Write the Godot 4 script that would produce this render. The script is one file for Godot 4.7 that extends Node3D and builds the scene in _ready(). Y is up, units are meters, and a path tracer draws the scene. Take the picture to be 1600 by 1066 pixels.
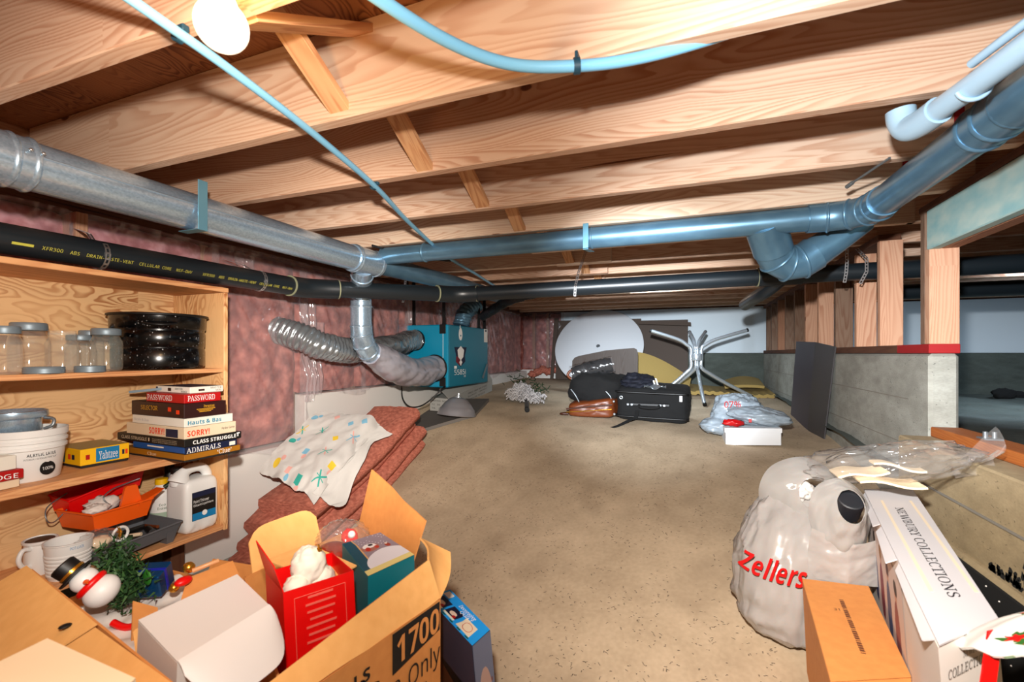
extends Node3D
# Crawl space used for storage. x to the right along the joists, y up, depth runs along -z (V takes depth as a positive number). Metres.

var M := {}
var T := {}
var used := {}
var rng := RandomNumberGenerator.new()
var n1 := FastNoiseLite.new()
var n2 := FastNoiseLite.new()
var font: SystemFont
var serif: SystemFont
var mono: SystemFont
var bold: SystemFont


func _ready() -> void:
	rng.seed = 7
	setup_view()
	for n in [n1, n2]:
		n.noise_type = FastNoiseLite.TYPE_SIMPLEX_SMOOTH
		n.fractal_octaves = 4
	n1.seed = 3
	n1.frequency = 1.0
	n2.seed = 11
	n2.frequency = 1.0
	n2.fractal_octaves = 2
	font = SystemFont.new()
	font.font_names = PackedStringArray(["Droid Sans"])
	serif = SystemFont.new()
	serif.font_names = PackedStringArray(["Droid Serif"])
	bold = SystemFont.new()
	bold.font_names = PackedStringArray(["Droid Sans"])
	bold.font_weight = 700
	mono = SystemFont.new()
	mono.font_names = PackedStringArray(["Droid Sans Mono"])
	make_materials()
	build_shell()
	build_ceiling()
	build_left_wall()
	build_back_wall()
	build_right_wall()
	build_lamp()
	build_ducts()
	build_pipes()
	build_ventilator()
	build_floor_left()
	build_back_things()
	build_right_things()
	build_bookcase()
	build_shelf_top()
	build_shelf_games()
	build_shelf_paint()
	build_front_left()


func setup_view() -> void:
	var cam := Camera3D.new()
	cam.name = "camera"
	add_child(cam)
	cam.position = Vector3(0, 1.1, 0)
	cam.rotation_degrees = Vector3(0, 20.58, 0)
	# a 18 mm lens shifted a little upwards so that the posts stay upright
	var near := 0.05
	cam.set_frustum(2.0 * near * 533.0 / 727.0, Vector2(0, near * 19.6 / 727.0), near, 60.0)
	cam.current = true
	var lens := CameraAttributesPhysical.new()
	lens.frustum_focal_length = 18.0
	lens.frustum_focus_distance = 2.8
	lens.frustum_near = near
	lens.frustum_far = 60.0
	lens.exposure_aperture = 5.6
	cam.attributes = lens

	var env := Environment.new()
	env.background_mode = Environment.BG_COLOR
	env.background_color = Color(0.02, 0.022, 0.025)
	env.ambient_light_source = Environment.AMBIENT_SOURCE_DISABLED
	env.tonemap_mode = Environment.TONE_MAPPER_LINEAR
	env.tonemap_exposure = 1.0
	env.sdfgi_enabled = true
	env.ssao_enabled = true
	env.ssil_enabled = true
	var we := WorldEnvironment.new()
	we.name = "world_environment"
	we.environment = env
	add_child(we)

	# the photographer's flash, held a hand above the camera, and the heads thrown from the same spot
	var warm := Color(1.0, 0.965, 0.925)
	flash("flash_bare", Vector3(-0.05, 1.35, 0.02), warm, 1.1, 0.03)
	throw("flash_on_floor", Vector3(-0.05, 1.35, 0.02), Vector3(0.15, 0.2, -3.2), warm, 6.0, 38.0, 1.0)
	throw("flash_on_left", Vector3(-0.05, 1.35, 0.02), Vector3(-2.2, 1.10, -1.75), warm, 3.0, 36.0, 0.9)
	throw("flash_on_back", Vector3(-0.05, 1.35, 0.02), Vector3(-0.5, 0.86, -6.0), Color(0.92, 0.96, 1.0), 31.0, 17.0, 1.1)
	throw("flash_on_right", Vector3(-0.05, 1.35, 0.02), Vector3(1.45, 0.95, -3.6), Color(0.95, 0.97, 1.0), 8.0, 17.0, 1.0)
	throw("flash_on_wall", Vector3(-0.05, 1.35, 0.02), Vector3(-2.1, 0.80, -2.9), Color(1.0, 0.96, 0.92), 9.0, 24.0, 1.0)
	throw("flash_on_joists", Vector3(-0.05, 1.35, 0.02), Vector3(0.95, 1.62, -1.7), Color(0.93, 0.97, 1.0), 3.0, 46.0, 0.9)
	throw("flash_on_boxes", Vector3(-0.05, 1.35, 0.02), Vector3(-0.95, 0.45, -0.75), warm, 0.12, 42.0, 1.0)
	# two work lamps clipped up between the far joists, shining down
	throw("work_lamp_back", Vector3(-0.3, 1.78, -4.55), Vector3(-0.35, 0.6, -5.3), Color(0.86, 0.94, 1.0), 1.1, 74.0, 0.6, 0.15)
	throw("work_lamp_side", Vector3(2.7, 1.78, -4.55), Vector3(2.7, 0.6, -5.4), Color(0.84, 0.92, 1.0), 3.0, 74.0, 0.6, 0.15)


func flash(called: String, at: Vector3, color: Color, energy: float, size: float) -> void:
	var l := OmniLight3D.new()
	l.name = called
	l.position = at
	l.light_color = color
	l.light_energy = energy
	l.light_size = size
	l.omni_range = 14.0
	l.omni_attenuation = 2.0
	l.shadow_enabled = true
	add_child(l)


func throw(called: String, at: Vector3, aim: Vector3, color: Color, energy: float, angle: float, soft: float, size := 0.03) -> void:
	var l := SpotLight3D.new()
	l.name = called
	l.light_color = color
	l.light_energy = energy
	l.light_size = size
	l.spot_range = 16.0
	l.spot_attenuation = 2.0
	l.spot_angle = angle
	l.spot_angle_attenuation = soft
	l.shadow_enabled = true
	add_child(l)
	l.look_at_from_position(at, aim, Vector3.UP)


# ---------------------------------------------------------------- scene tree

func V(x: float, y: float, d: float) -> Vector3:
	return Vector3(x, y, -d)


func numbered(called: String) -> String:
	var k: int = used.get(called, 0)
	used[called] = k + 1
	return called if k == 0 else "%s_%03d" % [called, k]


func tag(o: Node, label := "", category := "", group := "", kind := "") -> Node:
	if label != "":
		o.set_meta("label", label)
	if category != "":
		o.set_meta("category", category)
	if group != "":
		o.set_meta("group", group)
	if kind != "":
		o.set_meta("kind", kind)
	return o


func thing(called: String, label: String, category: String, at: Vector3, turn := 0.0, group := "") -> Node3D:
	var o := Node3D.new()
	o.name = numbered(called)
	add_child(o)
	o.position = at
	o.rotation.y = turn
	tag(o, label, category, group)
	return o


func setting(called: String, at := Vector3.ZERO) -> Node3D:
	var o := Node3D.new()
	o.name = numbered(called)
	add_child(o)
	o.position = at
	o.set_meta("kind", "structure")
	return o


func world_of(n: Node3D) -> Transform3D:
	var x := n.transform
	var p := n.get_parent()
	while p != self and p is Node3D:
		x = (p as Node3D).transform * x
		p = p.get_parent()
	return x


# A mesh built in room coordinates (or, with local, in its parent's own axes) becomes one named part.
func put(st: SurfaceTool, called: String, m: Material, parent: Node3D = null, local := false) -> MeshInstance3D:
	var o := MeshInstance3D.new()
	o.mesh = st.commit()
	o.mesh.surface_set_material(0, m)
	if parent == null:
		o.name = numbered(called)
		add_child(o)
	else:
		o.name = called
		parent.add_child(o, true)
		if not local:
			o.transform = world_of(parent).affine_inverse()
	return o


# A thing that is a single mesh: its node stands at its base, the mesh keeps room coordinates.
func solo(st: SurfaceTool, called: String, m: Material, label: String, category: String, group := "") -> MeshInstance3D:
	var o := put(st, called, m)
	tag(o, label, category, group)
	return o


func copy(o: Node3D, at: Vector3, turn := 0.0, label := "") -> Node3D:
	var c: Node3D = o.duplicate()
	c.name = numbered(String(o.name).rstrip("0123456789").trim_suffix("_"))
	add_child(c)
	c.position = at
	c.rotation.y = turn
	if label != "":
		c.set_meta("label", label)
	return c


# ---------------------------------------------------------------- shapes

func mb() -> SurfaceTool:
	var st := SurfaceTool.new()
	st.begin(Mesh.PRIMITIVE_TRIANGLES)
	return st


func vert(st: SurfaceTool, p: Vector3, n: Vector3, uv: Vector2) -> void:
	st.set_normal(n)
	st.set_uv(uv)
	st.add_vertex(p)


func tri(st: SurfaceTool, a: Vector3, b: Vector3, c: Vector3, na: Vector3, nb: Vector3, nc: Vector3, ua := Vector2.ZERO, ub := Vector2.ZERO, uc := Vector2.ZERO) -> void:
	var g := (b - a).cross(c - a)
	if g.length_squared() < 1e-16:
		return
	vert(st, a, na, ua)
	if g.dot(na + nb + nc) > 0.0:
		vert(st, c, nc, uc)
		vert(st, b, nb, ub)
	else:
		vert(st, b, nb, ub)
		vert(st, c, nc, uc)


# four corners in order; the side away from inside is its front
func quad(st: SurfaceTool, a: Vector3, b: Vector3, c: Vector3, d: Vector3, inside: Vector3, ua := Vector2.ZERO, ub := Vector2.ZERO, uc := Vector2.ZERO, ud := Vector2.ZERO) -> void:
	var n := (b - a).cross(c - a)
	if n.length_squared() < 1e-14:
		n = (c - a).cross(d - a)
	n = n.normalized()
	if n.dot((a + b + c + d) * 0.25 - inside) < 0.0:
		n = -n
	tri(st, a, b, c, n, n, n, ua, ub, uc)
	tri(st, a, c, d, n, n, n, ua, uc, ud)


# flat panel seen from the side of towards, texture over the whole of it (a top left, b top right, c bottom right, d bottom left)
func sign_quad(st: SurfaceTool, a: Vector3, b: Vector3, c: Vector3, d: Vector3, towards: Vector3) -> void:
	quad(st, a, b, c, d, (a + b + c + d) * 0.25 - towards, Vector2(0, 0), Vector2(1, 0), Vector2(1, 1), Vector2(0, 1))


# a box with chamfered edges; texture coordinates in metres, u along its longest side
func box(st: SurfaceTool, c: Vector3, s: Vector3, B := Basis(), bev := 0.002, uvo := Vector2.ZERO) -> void:
	var h := s * 0.5
	var e: float = min(bev, min(h.x, min(h.y, h.z)) * 0.6)
	var long := 0
	if s.y > s[long]:
		long = 1
	if s.z > s[long]:
		long = 2
	var corner := func(sx: int, sy: int, sz: int, k: int) -> Vector3:
		var p := Vector3(sx * h.x, sy * h.y, sz * h.z)
		for q in 3:
			if q != k:
				p[q] -= e * sign(p[q])
		return p
	for k in 3:
		var i := (k + 1) % 3
		var j := (k + 2) % 3
		var ua: int = i
		var va: int = j
		if long == j:
			ua = j
			va = i
		for sg in [-1, 1]:
			var q := []
			for ij in [[-1, -1], [1, -1], [1, 1], [-1, 1]]:
				var ss := [0, 0, 0]
				ss[k] = sg
				ss[i] = ij[0]
				ss[j] = ij[1]
				q.append(corner.call(ss[0], ss[1], ss[2], k))
			var uv := []
			for p in q:
				uv.append(Vector2(p[ua] + (0.37 * k), p[va] + 0.11 * k * sg) + uvo)
			quad(st, c + B * q[0], c + B * q[1], c + B * q[2], c + B * q[3], c, uv[0], uv[1], uv[2], uv[3])
	if e <= 0.0:
		return
	for k in 3:  # edges that run along axis k
		var i := (k + 1) % 3
		var j := (k + 2) % 3
		for si in [-1, 1]:
			for sj in [-1, 1]:
				var q := []
				for t in [[-1, i], [1, i], [1, j], [-1, j]]:
					var ss := [0, 0, 0]
					ss[k] = t[0]
					ss[i] = si
					ss[j] = sj
					q.append(c + B * corner.call(ss[0], ss[1], ss[2], t[1]))
				var u0 := Vector2(-h[k], 0) + uvo
				var u1 := Vector2(h[k], 0) + uvo
				quad(st, q[0], q[1], q[2], q[3], c, u0, u1, u1 + Vector2(0, e), u0 + Vector2(0, e))
	for sx in [-1, 1]:
		for sy in [-1, 1]:
			for sz in [-1, 1]:
				var a: Vector3 = corner.call(sx, sy, sz, 0)
				var b: Vector3 = corner.call(sx, sy, sz, 1)
				var d: Vector3 = corner.call(sx, sy, sz, 2)
				var n := (B * Vector3(sx, sy, sz)).normalized()
				tri(st, c + B * a, c + B * b, c + B * d, n, n, n, uvo, uvo, uvo)


func bx(x0: float, x1: float, y0: float, y1: float, d0: float, d1: float, bev := 0.002) -> SurfaceTool:
	var st := mb()
	box(st, V((x0 + x1) / 2, (y0 + y1) / 2, (d0 + d1) / 2), Vector3(abs(x1 - x0), abs(y1 - y0), abs(d1 - d0)), Basis(), bev, Vector2(rng.randf() * 3.0, rng.randf()))
	return st


# a solid with eight free corners: four below in order round, four above in the same order
func hexa(st: SurfaceTool, p: Array) -> void:
	var c := Vector3.ZERO
	for q in p:
		c += q / 8.0
	var l: float = (p[1] - p[0]).length()
	var w: float = (p[3] - p[0]).length()
	var h: float = (p[4] - p[0]).length()
	var f := [[0, 1, 2, 3, l, w], [4, 5, 6, 7, l, w], [0, 1, 5, 4, l, h], [1, 2, 6, 5, w, h], [2, 3, 7, 6, l, h], [3, 0, 4, 7, w, h]]
	for q in f:
		quad(st, p[q[0]], p[q[1]], p[q[2]], p[q[3]], c, Vector2(0, 0), Vector2(q[4], 0), Vector2(q[4], q[5]), Vector2(0, q[5]))


# a board of thickness th whose face has the corners given in order; back is the side it thickens towards
func board(st: SurfaceTool, a: Vector3, b: Vector3, c: Vector3, d: Vector3, th: float, back: Vector3) -> void:
	var n := (b - a).cross(d - a).normalized()
	if n.dot(back) < 0.0:
		n = -n
	hexa(st, [a, b, c, d, a + n * th, b + n * th, c + n * th, d + n * th])


func smooth_path(pts: Array, per := 8) -> Array:
	var out := []
	for k in pts.size() - 1:
		var a: Vector3 = pts[max(k - 1, 0)]
		var b: Vector3 = pts[k]
		var c: Vector3 = pts[k + 1]
		var d: Vector3 = pts[min(k + 2, pts.size() - 1)]
		for q in per:
			out.append(b.cubic_interpolate(c, a, d, float(q) / per))
	out.append(pts[-1])
	return out


# a round tube along points; r is a number or a function of the way along (0 to 1) and the angle
func tube(st: SurfaceTool, pts: Array, r, n := 12, caps := true, twist := 0.0) -> void:
	var rings := []
	var norms := []
	var total := 0.0
	var at := [0.0]
	for k in range(1, pts.size()):
		total += (pts[k] - pts[k - 1]).length()
		at.append(total)
	var t0: Vector3 = (pts[1] - pts[0]).normalized()
	var side := t0.cross(Vector3.UP)
	if side.length() < 0.1:
		side = t0.cross(Vector3.RIGHT)
	side = side.normalized()
	var tangs := []
	for k in pts.size():
		var t: Vector3 = (pts[min(k + 1, pts.size() - 1)] - pts[max(k - 1, 0)]).normalized()
		tangs.append(t)
		side = (side - t * side.dot(t)).normalized()
		var up := t.cross(side)
		var ring := []
		var nn := []
		for q in n + 1:
			var a := TAU * (q % n) / n + twist
			var dir := side * cos(a) + up * sin(a)
			var rr: float = r.call(at[k] / total, a) if r is Callable else float(r)
			ring.append(pts[k] + dir * rr)
			nn.append(dir)
		rings.append(ring)
		norms.append(nn)
	if r is Callable:
		for k in pts.size():
			for q in n + 1:
				var du: Vector3 = rings[min(k + 1, pts.size() - 1)][q] - rings[max(k - 1, 0)][q]
				var dv: Vector3 = rings[k][(q + 1) % n] - rings[k][(q - 1 + n) % n]
				var g := du.cross(dv)
				if g.length_squared() > 1e-16:
					g = g.normalized()
					norms[k][q] = g if g.dot(norms[k][q]) > 0 else -g
	for k in pts.size() - 1:
		for q in n:
			var u0 := Vector2(at[k], q * 1.0 / n)
			var u1 := Vector2(at[k + 1], q * 1.0 / n)
			var u2 := Vector2(at[k + 1], (q + 1.0) / n)
			var u3 := Vector2(at[k], (q + 1.0) / n)
			tri(st, rings[k][q], rings[k + 1][q], rings[k + 1][q + 1], norms[k][q], norms[k + 1][q], norms[k + 1][q + 1], u0, u1, u2)
			tri(st, rings[k][q], rings[k + 1][q + 1], rings[k][q + 1], norms[k][q], norms[k + 1][q + 1], norms[k][q + 1], u0, u2, u3)
	if caps:
		for k in [0, pts.size() - 1]:
			var nrm: Vector3 = -tangs[0] if k == 0 else tangs[-1]
			for q in n:
				tri(st, pts[k], rings[k][q], rings[k][q + 1], nrm, nrm, nrm)


# turned shape: profile of (radius, height) turned about the y axis of xf
func lathe(st: SurfaceTool, prof: Array, n := 24, xf := Transform3D(), wob = null) -> void:
	var seg := []
	for k in prof.size() - 1:
		var d: Vector2 = prof[k + 1] - prof[k]
		seg.append(Vector2(d.y, -d.x).normalized())
	for k in prof.size() - 1:
		var na: Vector2 = seg[k]
		var nb: Vector2 = seg[k]
		if k > 0 and seg[k - 1].dot(seg[k]) > 0.7:
			na = (seg[k - 1] + seg[k]).normalized()
		if k < seg.size() - 1 and seg[k + 1].dot(seg[k]) > 0.7:
			nb = (seg[k + 1] + seg[k]).normalized()
		for q in n:
			var P := []
			var N := []
			for pair in [[k, q, na], [k + 1, q, nb], [k + 1, q + 1, nb], [k, q + 1, na]]:
				var a: float = TAU * (pair[1] % n) / n
				var pr: Vector2 = prof[pair[0]]
				var rr := pr.x
				if wob != null:
					rr *= wob.call(a, pr.y)
				P.append(xf * Vector3(cos(a) * rr, pr.y, sin(a) * rr))
				N.append((xf.basis * Vector3(cos(a) * pair[2].x, pair[2].y, sin(a) * pair[2].x)).normalized())
			var u0 := float(q) / n
			var u1 := float(q + 1) / n
			var v0 := float(k) / (prof.size() - 1)
			var v1 := float(k + 1) / (prof.size() - 1)
			tri(st, P[0], P[1], P[2], N[0], N[1], N[2], Vector2(u0, v0), Vector2(u0, v1), Vector2(u1, v1))
			tri(st, P[0], P[2], P[3], N[0], N[2], N[3], Vector2(u0, v0), Vector2(u1, v1), Vector2(u1, v0))


# a smooth surface f(u, v) with u and v from 0 to 1; th > 0 gives it a back and edges
func sheet(st: SurfaceTool, nu: int, nv: int, f: Callable, th := 0.0, size := Vector2.ONE, flip := false) -> void:
	var p := []
	var nn := []
	for i in nu + 1:
		var row := []
		for j in nv + 1:
			row.append(f.call(float(i) / nu, float(j) / nv))
		p.append(row)
	for i in nu + 1:
		var row := []
		for j in nv + 1:
			var du: Vector3 = p[min(i + 1, nu)][j] - p[max(i - 1, 0)][j]
			var dv: Vector3 = p[i][min(j + 1, nv)] - p[i][max(j - 1, 0)]
			var g := du.cross(dv)
			g = g.normalized() if g.length_squared() > 1e-18 else Vector3.UP
			row.append(-g if flip else g)
		nn.append(row)
	for i in nu:
		for j in nv:
			var ii := [i, i + 1, i + 1, i]
			var jj := [j, j, j + 1, j + 1]
			for t in [[0, 1, 2], [0, 2, 3]]:
				var a := []
				for k in t:
					a.append([p[ii[k]][jj[k]], nn[ii[k]][jj[k]], Vector2(float(ii[k]) / nu, float(jj[k]) / nv) * size])
				tri(st, a[0][0], a[1][0], a[2][0], a[0][1], a[1][1], a[2][1], a[0][2], a[1][2], a[2][2])
				if th > 0.0:
					tri(st, a[0][0] - a[0][1] * th, a[1][0] - a[1][1] * th, a[2][0] - a[2][1] * th, -a[0][1], -a[1][1], -a[2][1], a[0][2], a[1][2], a[2][2])
	if th > 0.0:
		var rim := []
		for i in nu:
			rim.append([i, 0, i + 1, 0])
			rim.append([i, nv, i + 1, nv])
		for j in nv:
			rim.append([0, j, 0, j + 1])
			rim.append([nu, j, nu, j + 1])
		var mid: Vector3 = p[nu / 2][nv / 2]
		for r in rim:
			var a: Vector3 = p[r[0]][r[1]]
			var b: Vector3 = p[r[2]][r[3]]
			quad(st, a, b, b - nn[r[2]][r[3]] * th, a - nn[r[0]][r[1]] * th, mid, Vector2(r[0], r[1]) / Vector2(nu, nv) * size, Vector2(r[2], r[3]) / Vector2(nu, nv) * size, Vector2(r[2], r[3]) / Vector2(nu, nv) * size, Vector2(r[0], r[1]) / Vector2(nu, nv) * size)


# a lumpy closed body: f(direction) gives the distance from c
func blob(st: SurfaceTool, c: Vector3, nu: int, nv: int, f: Callable) -> void:
	var g := func(u: float, v: float) -> Vector3:
		var a := TAU * u
		var b := PI * (0.002 + 0.996 * v)
		var d := Vector3(sin(b) * cos(a), cos(b), sin(b) * sin(a))
		return c + f.call(d)
	var p := []
	for i in nu + 1:
		var row := []
		for j in nv + 1:
			row.append(g.call(float(i % nu) / nu, float(j) / nv))
		p.append(row)
	var nn := []
	for i in nu + 1:
		var row := []
		for j in nv + 1:
			var du: Vector3 = p[(i + 1) % nu][j] - p[(i - 1 + nu) % nu][j]
			var dv: Vector3 = p[i][min(j + 1, nv)] - p[i][max(j - 1, 0)]
			var q := du.cross(dv)
			var o: Vector3 = p[i][j] - c
			q = q.normalized() if q.length_squared() > 1e-18 else o.normalized()
			row.append(q if q.dot(o) > 0 else -q)
		nn.append(row)
	for i in nu:
		for j in nv:
			var k := i + 1
			tri(st, p[i][j], p[k][j], p[k][j + 1], nn[i][j], nn[k][j], nn[k][j + 1], Vector2(float(i) / nu, float(j) / nv), Vector2(float(k) / nu, float(j) / nv), Vector2(float(k) / nu, float(j + 1) / nv))
			tri(st, p[i][j], p[k][j + 1], p[i][j + 1], nn[i][j], nn[k][j + 1], nn[i][j + 1], Vector2(float(i) / nu, float(j) / nv), Vector2(float(k) / nu, float(j + 1) / nv), Vector2(float(i) / nu, float(j + 1) / nv))


# an outline drawn in the plane of xf's x and y, pushed th along its z
func prism(st: SurfaceTool, poly: PackedVector2Array, th: float, xf: Transform3D) -> void:
	var ids := Geometry2D.triangulate_polygon(poly)
	var nz := xf.basis.z.normalized()
	for k in range(0, ids.size(), 3):
		var a := poly[ids[k]]
		var b := poly[ids[k + 1]]
		var c := poly[ids[k + 2]]
		for zz in [0.0, th]:
			var n := nz if zz > 0.0 else -nz
			tri(st, xf * Vector3(a.x, a.y, zz), xf * Vector3(b.x, b.y, zz), xf * Vector3(c.x, c.y, zz), n, n, n, a, b, c)
	var cw := Geometry2D.is_polygon_clockwise(poly)
	for k in poly.size():
		var a := poly[k]
		var b := poly[(k + 1) % poly.size()]
		var d := (b - a).normalized()
		var n2d := Vector2(-d.y, d.x) if cw else Vector2(d.y, -d.x)
		var n := (xf.basis * Vector3(n2d.x, n2d.y, 0)).normalized()
		tri(st, xf * Vector3(a.x, a.y, 0), xf * Vector3(b.x, b.y, 0), xf * Vector3(b.x, b.y, th), n, n, n, a, b, b)
		tri(st, xf * Vector3(a.x, a.y, 0), xf * Vector3(b.x, b.y, th), xf * Vector3(a.x, a.y, th), n, n, n, a, b, a)


# axes with y along dir
func along(dir: Vector3, at: Vector3) -> Transform3D:
	var y := dir.normalized()
	var x := y.cross(Vector3.UP)
	if x.length() < 0.05:
		x = y.cross(Vector3.RIGHT)
	x = x.normalized()
	return Transform3D(Basis(x, y, x.cross(y)), at)


# raised lettering lying on a face: o is its left end on the base line, right and up its directions; width 0 keeps the natural width
func words(text: String, o: Vector3, right: Vector3, up: Vector3, height: float, m: Material, parent: Node3D, width := 0.0, f: Font = null, called := "lettering") -> MeshInstance3D:
	var t := TextMesh.new()
	t.text = text
	t.font = f if f != null else font
	t.font_size = 32
	t.pixel_size = 0.01
	t.depth = 0.0
	t.curve_step = 2.0
	t.horizontal_alignment = HORIZONTAL_ALIGNMENT_LEFT
	t.vertical_alignment = VERTICAL_ALIGNMENT_BOTTOM
	var box_ := t.get_aabb()
	var sy: float = height / max(box_.size.y, 0.01)
	var sx: float = sy if width <= 0.0 else width / max(box_.size.x, 0.01)
	var x := right.normalized()
	var y := up.normalized()
	var z := x.cross(y).normalized()
	var B := Basis(x * sx, y * sy, z * 0.05)
	var src := t.get_mesh_arrays()
	var st := mb()
	var vs: PackedVector3Array = src[Mesh.ARRAY_VERTEX]
	var ix = src[Mesh.ARRAY_INDEX]
	var lo := box_.position
	var at := func(k: int) -> Vector3:
		return o + z * 0.0006 + x * (vs[k].x - lo.x) * sx + y * (vs[k].y - lo.y) * sy
	var count: int = ix.size() if ix != null and ix.size() > 0 else vs.size()
	for k in range(0, count, 3):
		var a: int = ix[k] if ix != null and ix.size() > 0 else k
		var b: int = ix[k + 1] if ix != null and ix.size() > 0 else k + 1
		var c: int = ix[k + 2] if ix != null and ix.size() > 0 else k + 2
		tri(st, at.call(a), at.call(b), at.call(c), z, z, z)
	return put(st, called, m, parent)


func lump(d: Vector3, k: float, s := 0.0) -> float:
	return n1.get_noise_3d(d.x * k + s, d.y * k - s, d.z * k + 2.0 * s)


func mix(a: float, b: float, t: float) -> float:
	return a + (b - a) * t


# floor height at a place: the skim-coated ground climbs away from the hatch, on the left more steeply
func fl(x: float, d: float) -> float:
	var L := [[0.0, 0.0], [1.8, 0.0], [2.4, 0.15], [3.45, 0.58], [3.9, 0.66], [4.8, 0.70], [6.6, 0.74]]
	var R := [[0.0, 0.0], [1.2, 0.02], [1.7, 0.18], [2.3, 0.33], [3.26, 0.50], [4.6, 0.60], [6.6, 0.667]]
	return mix(run(L, d), run(R, d), smoothstep(0.0, 1.0, clampf((x + 2.2) / 3.0, 0, 1)))


func run(pts: Array, d: float) -> float:
	for k in pts.size() - 1:
		if d <= pts[k + 1][0]:
			var t: float = clampf((d - pts[k][0]) / (pts[k + 1][0] - pts[k][0]), 0, 1)
			return mix(pts[k][1], pts[k + 1][1], t)
	return pts[-1][1]


# ---------------------------------------------------------------- materials

func mat(key: String, col: Color, rough := 0.8, metal := 0.0, tex = null, scale := Vector3.ONE) -> StandardMaterial3D:
	var m := StandardMaterial3D.new()
	m.resource_name = key
	m.albedo_color = col
	m.roughness = rough
	m.metallic = metal
	if tex != null:
		m.albedo_texture = tex
		m.uv1_scale = scale
	M[key] = m
	return m


func tri_mat(m: StandardMaterial3D, s: Vector3) -> StandardMaterial3D:
	m.uv1_triplanar = true
	m.uv1_world_triplanar = true
	m.uv1_scale = s
	m.uv1_triplanar_sharpness = 6.0
	return m


func bumpy(m: StandardMaterial3D, tex: Texture2D, s := 1.0) -> StandardMaterial3D:
	m.normal_enabled = true
	m.normal_texture = tex
	m.normal_scale = s
	return m


func as_tex(im: Image) -> ImageTexture:
	return ImageTexture.create_from_image(im)


# sawn softwood: the saw cuts a leaning trunk, so the rings show as lines and arches. 3.2 m by 0.26 m
func wood_image(sd: int, lean: float, centre: float, pale: Color, dark: Color, ring := 0.0085, knots := 2) -> Image:
	var w := 1280
	var h := 192
	var im := Image.create(w, h, false, Image.FORMAT_RGB8)
	var r := RandomNumberGenerator.new()
	r.seed = sd
	var kn := []
	for k in knots:
		kn.append(Vector3(r.randf_range(0.2, 3.0), r.randf_range(0.04, 0.22), r.randf_range(0.008, 0.016)))
	for x in w:
		var u := 3.2 * x / w
		var d := 0.012 + absf(fposmod(u * lean + sd * 0.31, 0.42) - 0.21) * 0.55
		var sway := n2.get_noise_2d(u * 0.9, sd * 7.3) * 0.03
		for y in h:
			var v := 0.26 * y / h
			var vv := v - centre - sway
			var warp := n2.get_noise_2d(u * 1.6 + sd, v * 14.0) * 0.010
			var bend := 0.0
			var knot := 0.0
			for k in kn:
				var du: float = (u - k.x) * 0.55
				var dv: float = v - k.y
				var q: float = sqrt(du * du + dv * dv) / k.z
				bend += exp(-q * q * 0.16) * 0.018
				knot = max(knot, 1.0 - smoothstep(0.7, 1.15, q))
			var rr := (sqrt(vv * vv + d * d) + warp + bend) / ring
			var f := fposmod(rr, 1.0)
			var late := smoothstep(0.25, 0.88, f) * (1.0 - smoothstep(0.90, 1.0, f))
			late *= 0.45 + 0.55 * clampf(0.5 + n2.get_noise_2d(u * 0.7, rr * 0.35 + sd), 0, 1)
			var fib := n1.get_noise_2d(u * 7.0, v * 420.0) * 0.06 + n2.get_noise_2d(u * 2.0, v * 18.0 + sd) * 0.10
			var c := pale.lerp(dark, clampf(late * 0.72 + fib, 0, 1))
			c = c.lerp(Color(dark.r * 0.5, dark.g * 0.38, dark.b * 0.32), knot * 0.8)
			im.set_pixel(x, y, c)
	return im


# rotary-cut veneer: wide wild contour lines. 1.2 m by 0.6 m
func ply_image(sd: int, pale: Color, dark: Color) -> Image:
	var w := 768
	var h := 384
	var im := Image.create(w, h, false, Image.FORMAT_RGB8)
	for x in w:
		for y in h:
			var u := 1.2 * x / w
			var v := 0.6 * y / h
			var f := n2.get_noise_2d(u * 1.7 + sd * 5.0, v * 5.0) * 7.0 + n2.get_noise_2d(u * 6.0, v * 16.0 + sd) * 1.0 + v * 9.0
			var g := fposmod(f, 1.0)
			var band := smoothstep(0.30, 0.86, g) * (1.0 - smoothstep(0.88, 0.98, g))
			band *= clampf(0.6 + 1.1 * n2.get_noise_2d(u * 1.5, v * 2.0 + 40.0), 0.05, 1.0)
			var fib := n1.get_noise_2d(u * 9.0, v * 300.0) * 0.07
			im.set_pixel(x, y, pale.lerp(dark, clampf(band * 0.95 + fib, 0, 1)))
	return im


func seamless(sd: int, size: int, freq: float, oct := 4) -> Image:
	var n := FastNoiseLite.new()
	n.seed = sd
	n.frequency = freq / size
	n.fractal_octaves = oct
	return n.get_seamless_image(size, size)


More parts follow.
